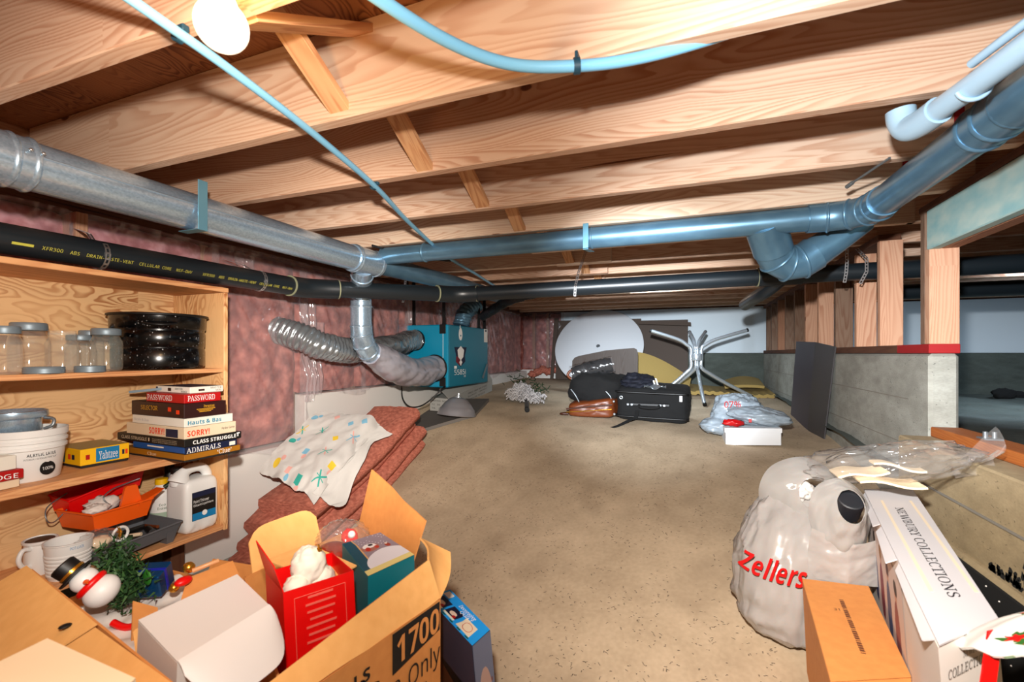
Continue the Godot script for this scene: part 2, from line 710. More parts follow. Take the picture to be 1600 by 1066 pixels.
func concrete_image(sd: int, a: Color, b: Color, dirt: Color, specks: int, size := 1024) -> Image:
	var im := Image.create(size, size, false, Image.FORMAT_RGB8)
	var p := seamless(sd, size, 3.0)
	var q := seamless(sd + 1, size, 14.0)
	var t := seamless(sd + 2, size, 90.0, 2)
	var w := seamless(sd + 3, size, 4.0, 3)
	for x in size:
		for y in size:
			var f := p.get_pixel(x, y).r * 0.45 + q.get_pixel(x, y).r * 0.30 + t.get_pixel(x, y).r * 0.25
			var s := clampf((w.get_pixel(x, y).r - 0.62) * 3.0, 0, 1)
			im.set_pixel(x, y, a.lerp(b, clampf((f - 0.5) * 1.5 + 0.5, 0, 1)).lerp(dirt, s * 0.30))
	var r := RandomNumberGenerator.new()
	r.seed = sd
	for n in specks:
		var c := Vector2(r.randi_range(4, size - 12), r.randi_range(4, size - 12))
		var f := clampf(0.5 + n2.get_noise_2d(c.x / 90.0, c.y / 90.0) * 1.3, 0, 1)
		if r.randf() > f:
			continue
		var step := Vector2.from_angle(r.randf() * TAU)
		for e in r.randi_range(1, 5):
			var pos := c + step * e
			var was := im.get_pixelv(Vector2i(pos))
			im.set_pixelv(Vector2i(pos), was.darkened(r.randf_range(0.25, 0.62)))
	return im


# blotches of two tones, for fibres, steel spangle, enamel and so on
func blotch_image(sd: int, size: int, freq: float, a: Color, b: Color, sharp := 1.0, cell := false) -> Image:
	var im := Image.create(size, size, false, Image.FORMAT_RGB8)
	var n := FastNoiseLite.new()
	n.seed = sd
	n.frequency = freq / size
	n.fractal_octaves = 4
	if cell:
		n.noise_type = FastNoiseLite.TYPE_CELLULAR
		n.cellular_return_type = FastNoiseLite.RETURN_CELL_VALUE
		n.fractal_type = FastNoiseLite.FRACTAL_NONE
	var s := n.get_seamless_image(size, size)
	for x in size:
		for y in size:
			var f := clampf((s.get_pixel(x, y).r - 0.5) * sharp + 0.5, 0, 1)
			im.set_pixel(x, y, a.lerp(b, f))
	return im


func normal_from(im: Image, k: float) -> ImageTexture:
	var c: Image = im.duplicate()
	c.convert(Image.FORMAT_RGBA8)
	c.bump_map_to_normal_map(k)
	return as_tex(c)


func disc(im: Image, cx: float, cy: float, rx: float, ry: float, c: Color) -> void:
	for x in range(max(0, int(cx - rx)), min(im.get_width(), int(cx + rx) + 1)):
		for y in range(max(0, int(cy - ry)), min(im.get_height(), int(cy + ry) + 1)):
			var d := Vector2((x - cx) / rx, (y - cy) / ry)
			if d.length() < 1.0:
				im.set_pixel(x, y, c)


func stroke(im: Image, a: Vector2, b: Vector2, w: float, c: Color) -> void:
	var l := (b - a).length()
	for k in int(l) + 1:
		var p := a.lerp(b, k / max(l, 1.0))
		im.fill_rect(Rect2i(int(p.x - w / 2), int(p.y - w / 2), int(max(1, w)), int(max(1, w))), c)


func fill(w: int, h: int, c: Color) -> Image:
	var im := Image.create(w, h, false, Image.FORMAT_RGB8)
	im.fill(c)
	return im


func make_materials() -> void:
	# timber: UVs are in metres
	var wood_uv := Vector3(1 / 3.2, 1 / 0.26, 1)
	var fir_pale := Color(0.85, 0.71, 0.60)
	var fir_dark := Color(0.70, 0.49, 0.37)
	for k in 4:
		var lean: float = [0.16, 0.05, 0.11, 0.22][k]
		var cen: float = [0.20, 0.02, 0.11, 0.16][k]
		var pale: Color = [fir_pale, Color(0.88, 0.76, 0.66), Color(0.86, 0.73, 0.62), Color(0.89, 0.79, 0.69)][k]
		var im := wood_image(k + 3, lean, cen, pale, fir_dark.lerp(pale, 0.12 * k), 0.0085 + 0.001 * k, [1, 3, 2, 4][k])
		mat("fir%d" % k, Color.WHITE, 0.72, 0.0, as_tex(im), wood_uv)
	mat("stud", Color(0.92, 0.84, 0.80), 0.75, 0.0, M.fir2.albedo_texture, wood_uv)
	mat("stud_red", Color(0.72, 0.62, 0.55), 0.75, 0.0, M.fir0.albedo_texture, wood_uv)
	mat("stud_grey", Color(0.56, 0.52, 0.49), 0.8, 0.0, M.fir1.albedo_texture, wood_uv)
	mat("old_plate", Color(0.42, 0.30, 0.22), 0.85, 0.0, M.fir1.albedo_texture, wood_uv)
	mat("treated", Color(0.80, 0.56, 0.30), 0.6, 0.0, M.fir0.albedo_texture, wood_uv)
	mat("strut", Color(0.96, 0.86, 0.72), 0.75, 0.0, M.fir1.albedo_texture, wood_uv)
	mat("painted_girder", Color(0.75, 0.84, 0.84), 0.7, 0.0, as_tex(blotch_image(5, 256, 5.0, Color(0.74, 0.86, 0.87), Color(0.95, 0.94, 0.90), 1.4)), Vector3(1.1, 2.2, 1))
	mat("subfloor", Color.WHITE, 0.8, 0.0, as_tex(ply_image(4, Color(0.62, 0.40, 0.24), Color(0.42, 0.24, 0.13))), Vector3(1 / 1.2, 1 / 0.6, 1))
	var ply := ply_image(1, Color(0.91, 0.72, 0.50), Color(0.66, 0.40, 0.21))
	mat("ply", Color.WHITE, 0.6, 0.0, as_tex(ply), Vector3(1 / 1.2, 1 / 0.6, 1))
	mat("ply_back", Color(1.0, 0.97, 0.92), 0.6, 0.0, as_tex(ply_image(2, Color(0.90, 0.76, 0.58), Color(0.66, 0.44, 0.27))), Vector3(1 / 1.2, 1 / 0.6, 1))
	mat("shelf_wood", Color(1.0, 0.86, 0.68), 0.55, 0.0, M.fir1.albedo_texture, wood_uv)
	mat("red_paint", Color(0.60, 0.035, 0.055), 0.6)
	# masonry
	var fc := concrete_image(21, Color(0.66, 0.61, 0.54), Color(0.80, 0.75, 0.68), Color(0.50, 0.45, 0.39), 9000)
	var m := tri_mat(mat("floor", Color(1.0, 0.955, 0.89), 0.85, 0.0, as_tex(fc)), Vector3.ONE * 0.42)
	bumpy(m, normal_from(fc, 2.0), 0.7)
	var cc := concrete_image(8, Color(0.56, 0.54, 0.49), Color(0.72, 0.70, 0.65), Color(0.44, 0.42, 0.38), 900, 512)
	m = tri_mat(mat("concrete", Color(0.95, 0.98, 1.0), 0.85, 0.0, as_tex(cc)), Vector3(0.7, 1.4, 0.7))
	bumpy(m, normal_from(cc, 2.0), 0.6)
	m = tri_mat(mat("concrete_dark", Color(0.48, 0.54, 0.55), 0.9, 0.0, as_tex(cc)), Vector3(0.6, 1.6, 0.6))
	bumpy(m, normal_from(cc, 3.0), 0.8)
	tri_mat(mat("ledge", Color(0.98, 0.90, 0.76), 0.85, 0.0, as_tex(cc)), Vector3(0.8, 1.6, 0.8))
	mat("joint", Color(0.52, 0.50, 0.46), 0.9)
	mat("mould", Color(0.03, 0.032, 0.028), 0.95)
	mat("white_board", Color(0.88, 0.87, 0.85), 0.6)
	mat("foam_board", Color(0.82, 0.87, 0.90), 0.7)
	mat("closing_wall", Color(0.55, 0.50, 0.45), 0.9)
	# insulation and film
	var pk := blotch_image(14, 512, 6.0, Color(0.54, 0.27, 0.245), Color(0.88, 0.60, 0.55), 1.35)
	m = tri_mat(mat("pink", Color(0.92, 0.84, 0.82), 0.95, 0.0, as_tex(pk)), Vector3.ONE * 1.4)
	bumpy(m, normal_from(pk, 5.0), 1.0)
	m = tri_mat(mat("pink_pale", Color(1.0, 0.92, 0.95), 0.95, 0.0, as_tex(blotch_image(15, 256, 7.0, Color(0.70, 0.36, 0.38), Color(0.97, 0.78, 0.80), 1.5))), Vector3.ONE * 1.4)
	m = tri_mat(mat("batt", Color(1.0, 0.95, 0.93), 0.95, 0.0, as_tex(blotch_image(16, 512, 16.0, Color(0.60, 0.34, 0.28), Color(0.80, 0.52, 0.44), 1.3))), Vector3(1.6, 5.0, 1.6))
	bumpy(m, normal_from(pk, 6.0), 1.0)
	m = mat("film", Color(0.86, 0.82, 0.84, 0.17), 0.09)
	m.transparency = BaseMaterial3D.TRANSPARENCY_ALPHA
	m.cull_mode = BaseMaterial3D.CULL_DISABLED
	m = mat("clear_bag", Color(0.80, 0.78, 0.76, 0.10), 0.1)
	m.transparency = BaseMaterial3D.TRANSPARENCY_ALPHA
	m.cull_mode = BaseMaterial3D.CULL_DISABLED
	m = mat("thin_film", Color(0.6, 0.6, 0.62, 0.05), 0.22)
	m.transparency = BaseMaterial3D.TRANSPARENCY_ALPHA
	m.cull_mode = BaseMaterial3D.CULL_DISABLED
	# metals
	var sp := blotch_image(31, 512, 110.0, Color(0.80, 0.83, 0.85), Color(0.91, 0.93, 0.95), 1.0, true)
	mat("galv", Color(0.82, 0.91, 0.98), 0.27, 0.72, as_tex(sp), Vector3(1.6, 1.0, 1))
	mat("galv_blue", Color(0.42, 0.58, 0.68), 0.34, 0.55, as_tex(blotch_image(32, 256, 5.0, Color(0.86, 0.88, 0.9), Color(1, 1, 1), 1.2)), Vector3(1.2, 1.0, 1))
	mat("foil", Color(0.62, 0.65, 0.67), 0.26, 0.7)
	mat("grey_jacket", Color(0.64, 0.64, 0.68), 0.27, 0.15)
	mat("steel", Color(0.78, 0.78, 0.78), 0.3, 0.9)
	mat("bracket", Color(0.45, 0.68, 0.78), 0.4, 0.6)
	mat("chrome", Color(0.84, 0.88, 0.91), 0.24, 0.75)
	mat("spun", Color(0.62, 0.62, 0.64), 0.33, 0.5)
	mat("zinc", Color(0.55, 0.58, 0.60), 0.4, 0.7)
	mat("brass", Color(0.85, 0.62, 0.22), 0.25, 0.9)
	mat("black_metal", Color(0.05, 0.05, 0.055), 0.5, 0.2)
	# plastics
	mat("black_pipe", Color(0.10, 0.13, 0.15), 0.36)
	mat("pipe_print", Color(0.78, 0.76, 0.30), 0.6)
	mat("pipe_ring", Color(0.55, 0.56, 0.45), 0.5)
	mat("pvc", Color(0.66, 0.78, 0.86), 0.35)
	mat("blue_tube", Color(0.50, 0.76, 0.90), 0.32)
	mat("hose", Color(0.12, 0.13, 0.15), 0.5)
	mat("clip", Color(0.10, 0.25, 0.32), 0.5)
	mat("teal_case", Color(0.01, 0.52, 0.66), 0.4)
	mat("teal_dark", Color(0.01, 0.44, 0.54), 0.4)
	mat("black", Color(0.02, 0.02, 0.022), 0.5)
	mat("ink", Color(0.015, 0.015, 0.018), 0.6)
	mat("white", Color(0.90, 0.90, 0.89), 0.45)
	mat("box_white", Color(0.88, 0.89, 0.90), 0.5)
	mat("white_card", Color(0.90, 0.87, 0.84), 0.7)
	mat("white_print", Color(0.93, 0.93, 0.92), 0.6)
	mat("cord", Color(0.02, 0.02, 0.02), 0.45)
	# cloth and card
	var cb := blotch_image(41, 256, 10.0, Color(0.755, 0.50, 0.275), Color(0.79, 0.54, 0.305), 1.0)
	tri_mat(mat("cardboard", Color(1.08, 1.06, 1.0), 0.8, 0.0, as_tex(cb)), Vector3(3, 3, 3))
	tri_mat(mat("cardboard_pale", Color(1.04, 1.03, 1.0), 0.8, 0.0, as_tex(blotch_image(42, 256, 8.0, Color(0.86, 0.64, 0.38), Color(0.90, 0.69, 0.43), 1.2))), Vector3(3, 3, 3))
	mat("cream_white", Color(0.92, 0.90, 0.84), 0.7)
	mat("lid_white2", Color(0.90, 0.885, 0.875), 0.6)
	mat("cream", Color(0.95, 0.86, 0.72), 0.7)
	var fb := blotch_image(51, 256, 90.0, Color(0.6, 0.6, 0.6), Color(1, 1, 1), 1.4)
	m = tri_mat(mat("black_cloth", Color(0.012, 0.013, 0.017), 0.9, 0.0, as_tex(fb)), Vector3.ONE * 6)
	tri_mat(mat("navy", Color(0.02, 0.05, 0.14), 0.8, 0.0, as_tex(fb)), Vector3.ONE * 6)
	mat("leather", Color(0.42, 0.20, 0.08), 0.4)
	tri_mat(mat("foam", Color(0.78, 0.66, 0.38), 0.9, 0.0, as_tex(fb)), Vector3.ONE * 4)
	tri_mat(mat("brown_panel", Color(0.36, 0.29, 0.24), 0.7, 0.0, as_tex(fb)), Vector3.ONE * 2)
	mat("purple_panel", Color(0.27, 0.255, 0.30), 0.5)
	var up_grain: Image = M.fir1.albedo_texture.get_image()
	up_grain.rotate_90(CLOCKWISE)
	mat("grain_grey", Color(0.30, 0.30, 0.31), 0.6, 0.0, as_tex(up_grain), Vector3(1 / 0.2, 1 / 2.0, 1))
	mat("laminate", Color(0.88, 0.90, 0.92), 0.35)
	m = mat("bag", Color(0.62, 0.60, 0.585), 0.25)
	m.subsurf_scatter_enabled = true
	m.subsurf_scatter_strength = 0.15
	m = mat("bag_blue", Color(0.58, 0.63, 0.67), 0.28)
	mat("bag_red", Color(0.72, 0.04, 0.06), 0.35)
	mat("red", Color(0.88, 0.012, 0.012), 0.4)
	mat("green", Color(0.07, 0.20, 0.06), 0.7)
	mat("dust_grey", Color(0.72, 0.71, 0.71), 0.9)


# ---------------------------------------------------------------- the setting

func build_shell() -> void:
	var f := setting("floor")
	var st := mb()
	sheet(st, 70, 84, func(u: float, v: float) -> Vector3:
		var x := mix(-2.4, 0.95, u)
		var d := mix(-1.3, 6.75, v)
		return V(x, fl(x, d) + n1.get_noise_2d(x * 1.6, d * 1.6) * 0.012, d), 0.0, Vector2.ONE, true)
	put(st, "slab", M.floor, f)
	# the ground of the section beyond the short wall, one step up
	st = mb()
	sheet(st, 40, 60, func(u: float, v: float) -> Vector3:
		var x := mix(0.85, 5.1, u)
		var d := mix(-1.3, 6.75, v)
		return V(x, 0.60 + 0.06 * smoothstep(2.0, 6.0, d) + n1.get_noise_2d(x * 1.2, d * 1.2) * 0.03, d), 0.0, Vector2.ONE, true)
	var fb := setting("floor")
	put(st, "ground", M.concrete_dark, fb)
	var heap := [[2.95, 6.05, 0.075, "small dark stone at the left end of the heap behind the short wall"], [3.10, 6.12, 0.05, "smallest dark stone, second from the left in the heap behind the short wall"], [3.28, 6.10, 0.105, "broad dark stone in the middle of the heap behind the short wall"], [3.50, 6.16, 0.14, "largest dark stone of the heap at the far wall behind the short wall"], [3.72, 6.08, 0.09, "dark stone at the right end of the heap behind the short wall"]]
	for q in heap:
		st = mb()
		blob(st, V(q[0], 0.655 + q[2] * 0.6, q[1]), 14, 9, func(d: Vector3) -> Vector3:
			return d * q[2] * Vector3(1.2, 0.75, 0.9) * (1.0 + 0.4 * lump(d, 1.3, q[0] * 7.0)))
		solo(st, "stone", M.mould, q[3], "stone", "dark stones heaped beyond the short wall")
	# walls that close the space behind the camera and beyond the short wall
	var w := setting("wall_front")
	put(bx(-2.6, 5.3, -0.2, 2.1, -1.5, -1.3, 0), "wall_front_panel", M.closing_wall, w)
	w = setting("wall_right")
	put(bx(5.1, 5.3, -0.2, 2.1, -1.5, 6.95, 0), "wall_right_panel", M.closing_wall, w)


func build_ceiling() -> void:
	var c := setting("ceiling")
	# plywood subfloor in sheets over the joists
	for r in 4:
		var x0 := -2.6
		for k in 4:
			var x1: float = min(x0 + (2.44 if (r + k) % 2 == 0 else 1.9), 5.3)
			if x1 > x0 + 0.05:
				put(bx(x0 + 0.001, x1 - 0.001, 1.936, 1.955, -1.5 + r * 2.12, -1.5 + (r + 1) * 2.12 - 0.002, 0.001), "plank", M.subfloor, c)
			x0 = x1
	put(bx(-2.6, 5.3, 1.956, 2.10, -1.5, 6.95, 0), "deck", M.closing_wall, c)
	# joists on edge, lapped over the middle: [depth of the near face at the left end, at the right end, kind of grain]
	var J := [[-1.02, -1.02, 1], [-0.62, -0.62, 2], [-0.22, -0.22, 1], [0.18, 0.18, 2], [0.585, 0.57, 0], [0.985, 0.925, 2], [1.345, 1.335, 0], [1.765, 1.755, 1], [2.165, 2.165, 3], [2.60, 2.60, 1], [3.05, 3.05, 3], [3.49, 3.49, 0], [3.90, 3.90, 1], [4.31, 4.31, 2], [4.72, 4.72, 3], [5.13, 5.13, 0], [5.54, 5.54, 1], [5.95, 5.95, 2], [6.36, 6.36, 3]]
	for q in J.size():
		var j: Array = J[q]
		var st := mb()
		var lap: float = 5.0
		var a := V(-2.28, 0, j[0] + 0.019)
		var b := V(0.98, 0, j[1] + 0.019)
		var seen: bool = j[0] > 2.3 and j[0] < 5.0
		if seen:
			b.x = -0.55 + 0.1 * sin(q * 2.0)
		var dir := (b - a).normalized()
		var B := Basis(dir, Vector3.UP, dir.cross(Vector3.UP))
		var uvo := Vector2(rng.randf() * 3.0, 0.0)
		box(st, (a + b) * 0.5 + Vector3(0, 1.818, 0), Vector3((b - a).length(), 0.235, 0.038), B, 0.003, uvo + Vector2(0, 0.118))
		put(st, "joist", M["fir%d" % j[2]], c)
		if seen:
			st = mb()
			var a2 := V(-0.85 + 0.08 * cos(q * 3.0), 0, j[0] + 0.058)
			var b2 := V(0.98, 0, j[1] + 0.058)
			box(st, (a2 + b2) * 0.5 + Vector3(0, 1.818, 0), Vector3((b2 - a2).length(), 0.235, 0.038), Basis(), 0.003, uvo + Vector2(0.7, 0.118))
			put(st, "joist", M["fir%d" % ((j[2] + 2) % 4)], c)
		# the run over the next bay
		st = mb()
		box(st, V(3.1, 1.818, j[1] + 0.06), Vector3(4.3, 0.235, 0.038), Basis(), 0.003, uvo + Vector2(1.1, 0.118))
		put(st, "joist", M["fir%d" % ((j[2] + 1) % 4)], c)
	# crossed bridging between the joists
	for q in range(4, 14):
		var d0: float = J[q][0] + 0.04
		var d1: float = J[q + 1][0] + 0.002
		if q == 5:
			d0 -= 0.03
		var x := -0.835 + 0.02 * (q - 4)
		for s in [[1.925, 1.712, 0.0], [1.712, 1.925, 0.075]]:
			var a := V(x + s[2], s[0], d0)
			var b := V(x + s[2] + 0.004, s[1], d1)
			var st := mb()
			var dir := (b - a).normalized()
			var B := Basis(Vector3.RIGHT, dir.cross(Vector3.RIGHT).normalized(), dir)
			var lead := (b - a).length()
			box(st, (a + b) * 0.5, Vector3(0.060, 0.019, lead), Basis(B.x, B.y, B.z), 0.001, Vector2(rng.randf() * 3, rng.randf()))
			put(st, "strut", M.strut, c)
	# red crayon marks on two joists and along the underside of one
	for r in [[0.742, 0.765, 1.705, 1.935, 1.748], [0.762, 0.785, 1.705, 1.935, 2.158]]:
		put(bx(r[0], r[1], r[2], r[3], r[4], r[4] + 0.004, 0), "paint_mark", M.red_paint, c)


# a fluffy batt filling x0..., bulging towards +x
func batt(parent: Node3D, d0: float, d1: float, y0: float, y1: float, x: float, m: Material, sd: float, bulge := 0.05) -> void:
	var st := mb()
	sheet(st, 18, 24, func(u: float, v: float) -> Vector3:
		var e := pow(sin(PI * clampf(u, 0.0, 1.0)), 0.35) * pow(sin(PI * clampf(v, 0.0, 1.0)), 0.35)
		var d := mix(d0, d1, u)
		var y := mix(y0, y1, v)
		var o := n1.get_noise_2d(d * 3.0 + sd, y * 3.0) * 0.035 + n1.get_noise_2d(d * 11.0 + sd, y * 11.0) * 0.012
		return V(x + 0.012 + e * (bulge + o), y, d), 0.02, Vector2(d1 - d0, y1 - y0), true)
	put(st, "insulation_batt", m, parent)


func build_left_wall() -> void:
	var w := setting("wall_left")
	put(bx(-2.6, -2.36, -0.2, 2.1, -1.5, 6.95, 0), "sheathing", M.old_plate, w)
	# studs, plates
	put(bx(-2.36, -2.245, 1.655, 1.69, -1.3, 6.6), "top_plate", M.old_plate, w)
	for d in [-0.1, 0.5, 1.12, 1.68, 2.25, 2.82, 3.39, 3.96, 4.53, 5.1, 5.67, 6.24]:
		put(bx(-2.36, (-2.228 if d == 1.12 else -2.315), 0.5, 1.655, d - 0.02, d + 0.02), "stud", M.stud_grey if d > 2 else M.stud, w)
	# the rim over the plate
	put(bx(-2.36, -2.30, 1.69, 1.936, -1.3, 6.6), "rim_joist", M.stud_red, w)
	var D := [-0.6, -0.1, 0.5, 1.12, 1.68, 2.25, 2.82, 3.39, 3.96, 4.53, 5.1, 5.67, 6.24, 6.6]
	for k in D.size() - 1:
		var lower := 0.58 if D[k] < 2.2 else 0.86
		var top := 1.645
		if D[k] < 1.5:
			batt(w, D[k] + 0.02, D[k + 1] - 0.02, 1.37, top, -2.352, M.pink_pale, k * 3.1, 0.04)
			batt(w, D[k] + 0.004, D[k + 1] - 0.004, lower, 1.40, -2.352, M.pink, k * 3.7, 0.05)
		else:
			batt(w, D[k] + 0.004, D[k + 1] - 0.004, lower, top, -2.345, M.pink, k * 2.3, 0.045 if k != 4 else 0.07)
	# vapour barrier: film stapled to the studs, slack between them
	for k in range(2, D.size() - 2):
		var st := mb()
		var lower := 0.54 if D[k] < 2.2 else 0.83
		var sd := k * 5.7
		sheet(st, 34, 44, func(u: float, v: float) -> Vector3:
			var d := mix(D[k] - 0.03, D[k + 1] + 0.03, u)
			var y := mix(lower - 0.03 * sin(u * 5.0 + sd), 1.66, v)
			var free := pow(sin(PI * u), 0.5)
			var o := n1.get_noise_2d(d * 2.0 + sd, y * 1.2) * 0.026 * free + absf(n1.get_noise_2d(d * 9.0 + y * 5.0, y * 1.6 + sd)) * 0.030
			return V((-2.232 if D[k] > 1.5 else -2.254) + (0.016 * free + o) * (1.0 if D[k] > 1.5 else 0.45), y, d), 0.0, Vector2.ONE, true)
		put(st, "plastic_film", M.film, w)
	# bunched folds of film at two studs
	for spec in [[2.27, 0.80, 1.42, 0.020], [2.33, 0.84, 1.30, 0.012], [3.42, 1.36, 1.66, 0.010], [1.84, 1.46, 1.64, 0.03]]:
		var st := mb()
		sheet(st, 14, 30, func(u: float, v: float) -> Vector3:
			var y := mix(spec[1], spec[2], v)
			return V(-2.215 + 0.018 * sin(u * 15.0 + v * 2.0) + n1.get_noise_2d(y * 3.0, spec[0]) * 0.03, y, spec[0] + (u - 0.5) * 0.10 * (0.6 + v) + n1.get_noise_2d(y * 2.0, 3.0) * spec[3]), 0.0, Vector2.ONE, true)
		put(st, "film_fold", M.film, w)
	# stepped foundation: white foam-faced boards below the studs
	put(bx(-2.40, -2.245, -0.15, 0.552, 1.53, 2.27, 0.004), "foundation_board", M.white_board, w)
	put(bx(-2.40, -2.26, -0.15, 0.58, -1.3, 1.528, 0.004), "foundation", M.concrete_dark, w)
	var st := mb()
	box(st, V(-2.322, 0.38, 4.45), Vector3(0.155, 0.92, 4.34), Basis(), 0.004)
	put(st, "foundation_board", M.white_board, w)
	# rough footing strip at the foot of the near board
	st = mb()
	tube(st, [V(-2.235, 0.0, 1.4), V(-2.235, 0.004, 1.5), V(-2.232, 0.01, 1.8)], func(t: float, a: float) -> float: return 0.03 + 0.012 * n1.get_noise_2d(t * 40.0, a), 8)
	put(st, "mortar_fillet", M.concrete, w)


func build_back_wall() -> void:
	var w := setting("wall_back")
	put(bx(-2.6, 5.3, -0.2, 2.1, 6.75, 6.95, 0), "sheathing", M.old_plate, w)
	put(bx(-1.80, 5.1, 0.3, 1.105, 6.60, 6.75, 0.004), "foundation", M.concrete_dark, w)
	for y in [0.80, 0.95]:
		put(bx(-1.80, 5.1, y, y + 0.004, 6.598, 6.61, 0), "board_mark", M.concrete_dark, w)
	# white foam panels on the foundation
	for k in [[-1.72, 2.2], [2.204, 3.7], [3.704, 5.1]]:
		put(bx(k[0], k[1], 1.107, 1.70, 6.61, 6.66, 0.003), "foam_panel", M.foam_board, w)
	put(bx(-2.36, 5.1, 1.70, 1.735, 6.60, 6.75), "top_plate", M.old_plate, w)
	# pink batts and film in the left corner
	for k in 3:
		var x0 := -2.36 + k * 0.215
		var st := mb()
		sheet(st, 10, 20, func(u: float, v: float) -> Vector3:
			var e := pow(sin(PI * u), 0.35) * pow(sin(PI * v), 0.35)
			var x := mix(x0 + 0.01, x0 + 0.205, u)
			var y := mix(0.86, 1.69, v)
			return V(x, y, 6.70 - e * (0.06 + n1.get_noise_2d(x * 5.0, y * 5.0) * 0.05)), 0.02, Vector2.ONE)
		put(st, "insulation_batt", M.pink, w)
		put(bx(x0 - 0.02, x0 + 0.018, 0.86, 1.70, 6.64, 6.74), "stud", M.stud_red, w)
	put(bx(-2.36, -1.72, 0.4, 0.86, 6.62, 6.75, 0.003), "foundation_board", M.white_board, w)
	var st := mb()
	sheet(st, 26, 36, func(u: float, v: float) -> Vector3:
		var x := mix(-2.3, -1.66, u)
		var y := mix(0.88, 1.70, v)
		var o := absf(n1.get_noise_2d(x * 5.0 + y * 4.0, y * 2.0)) * 0.11 * smoothstep(0.0, 0.6, u) + 0.02 * n1.get_noise_2d(x * 9.0, y * 9.0)
		return V(x, y, 6.575 - o), 0.0, Vector2.ONE)
	put(st, "plastic_film", M.film, w)
	# scraps of batt left on the sill
	for k in 5:
		st = mb()
		var c := V(-2.12 + 0.08 * k, 0.80 + 0.02 * (k % 3) + 0.012 * k, 6.52)
		blob(st, c, 14, 9, func(d: Vector3) -> Vector3:
			return d * Vector3(0.075, 0.05, 0.06) * (1.0 + 0.6 * lump(d, 1.6, k * 3.0)))
		solo(st, "insulation_scrap", M.batt, ["leftmost torn pink insulation scrap on the low back ledge", "second torn pink scrap from the left on the low back ledge", "middle torn pink scrap on the low back ledge", "torn pink scrap next to the rightmost on the low back ledge", "rightmost torn pink scrap on the low back ledge"][k], "insulation", "torn insulation scraps at the back wall")


func build_right_wall() -> void:
	var w := setting("wall_pony")
	# short concrete wall with its timber frame
	var st := mb()
	box(st, V(0.953, 0.60, 4.46), Vector3(0.096, 1.0, 4.28), Basis(), 0.012)
	put(st, "foundation", M.concrete, w)
	# marks of the form boards, a little proud
	for k in [[0.70, 0.0], [0.90, 0.01]]:
		put(bx(0.9035, 0.909, k[0], k[0] + 0.004, 2.5, 6.58, 0), "board_mark", M.joint, w)
	put(bx(0.905, 1.0, 1.101, 1.138, 2.62, 6.6), "sole_plate", M.old_plate, w)
	put(bx(0.903, 1.002, 1.101, 1.138, 2.318, 2.62), "sole_plate", M.red_paint, w)
	put(bx(0.905, 1.0, 1.664, 1.70, 2.85, 6.6), "top_plate", M.old_plate, w)
	var Z := [2.825, 3.168, 3.565, 3.982, 4.382, 4.787, 5.197, 5.60, 6.0, 6.36]
	var ms := [M.stud, M.stud, M.stud_grey, M.stud, M.stud, M.stud_grey, M.stud_grey, M.stud_red, M.stud_grey, M.stud_grey]
	for k in Z.size():
		put(bx(0.905, 1.0, 1.138, 1.664, Z[k], Z[k] + 0.038), "stud", ms[k], w)
	# post of two pieces under the girder's end
	put(bx(0.905, 1.0, 1.138, 1.52, 2.318, 2.356), "post", M.stud, w)
	put(bx(0.905, 1.0, 1.138, 1.70, 2.358, 2.396), "post", M.stud_grey, w)
	# girder running towards the camera over the open side
	put(bx(0.90, 0.94, 1.515, 1.672, -1.3, 2.33, 0.004), "girder", M.painted_girder, w)
	put(bx(0.942, 0.998, 1.515, 1.672, -1.3, 2.40, 0.004), "girder", M.stud_red, w)
	put(bx(0.90, 1.0, 1.673, 1.70, -1.3, 2.40, 0.003), "top_plate", M.old_plate, w)
	# low ledge with its orange treated sill
	var e := setting("wall_ledge")
	st = mb()
	box(st, V(0.90, 0.50, 0.50), Vector3(0.20, 0.545, 3.62), Basis(), 0.006)
	put(st, "foundation", M.ledge, e)
	put(bx(0.77, 0.99, -0.2, 0.49, -1.3, 2.32, 0.02), "footing", M.ledge, e)
	put(bx(0.795, 0.81, 0.628, 0.634, -1.3, 2.2, 0), "board_mark", M.joint, e)
	put(bx(0.90, 1.0, 0.773, 0.812, -1.3, 2.30, 0.004), "sill_plate", M.treated, e)
	# black mould on the ledge's lower face
	for k in 150:
		var d := 1.15 + rng.randf() * 0.55
		var y := 0.495 + absf(rng.randfn()) * 0.03 * (1.0 + 0.8 * sin(d * 14.0))
		var r := rng.randf_range(0.003, 0.014)
		var poly := PackedVector2Array()
		for q in 9:
			poly.append(Vector2.from_angle(TAU * q / 9) * r * rng.randf_range(0.5, 1.3))
		st = mb()
		prism(st, poly, 0.0010, Transform3D(Basis(Vector3(0, 0, 1), Vector3(0, 1, 0), Vector3(-1, 0, 0)), V(0.8, y, d)))
		put(st, "mould_stain", M.mould, e)
	for k in 60:
		st = mb()
		blob(st, V(0.764, 0.20 + rng.randf() * 0.27, 1.0 + rng.randf() * 0.8), 6, 4, func(q: Vector3) -> Vector3: return q * 0.0022)
		put(st, "mould_fleck", M.white_card, e)
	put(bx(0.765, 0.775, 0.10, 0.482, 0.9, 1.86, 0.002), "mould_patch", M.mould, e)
	# anchor bolt through the sill
	st = mb()
	for x in [-0.012, 0.012]:
		tube(st, [V(0.95 + x, 0.81, 2.02), V(0.95 + x, 0.838, 2.02)], 0.007, 8)
	box(st, V(0.95, 0.815, 2.02), Vector3(0.05, 0.006, 0.05), Basis(), 0.001)
	put(st, "anchor_bolt", M.zinc, e)


# ---------------------------------------------------------------- lamp, tubes, ducts, pipes

func glow_mat() -> StandardMaterial3D:
	var m := mat("bulb_glass", Color(1.0, 0.97, 0.90), 0.4)
	m.emission_enabled = true
	m.emission = Color(1.0, 0.93, 0.80)
	m.emission_energy_multiplier = 1.6
	return m


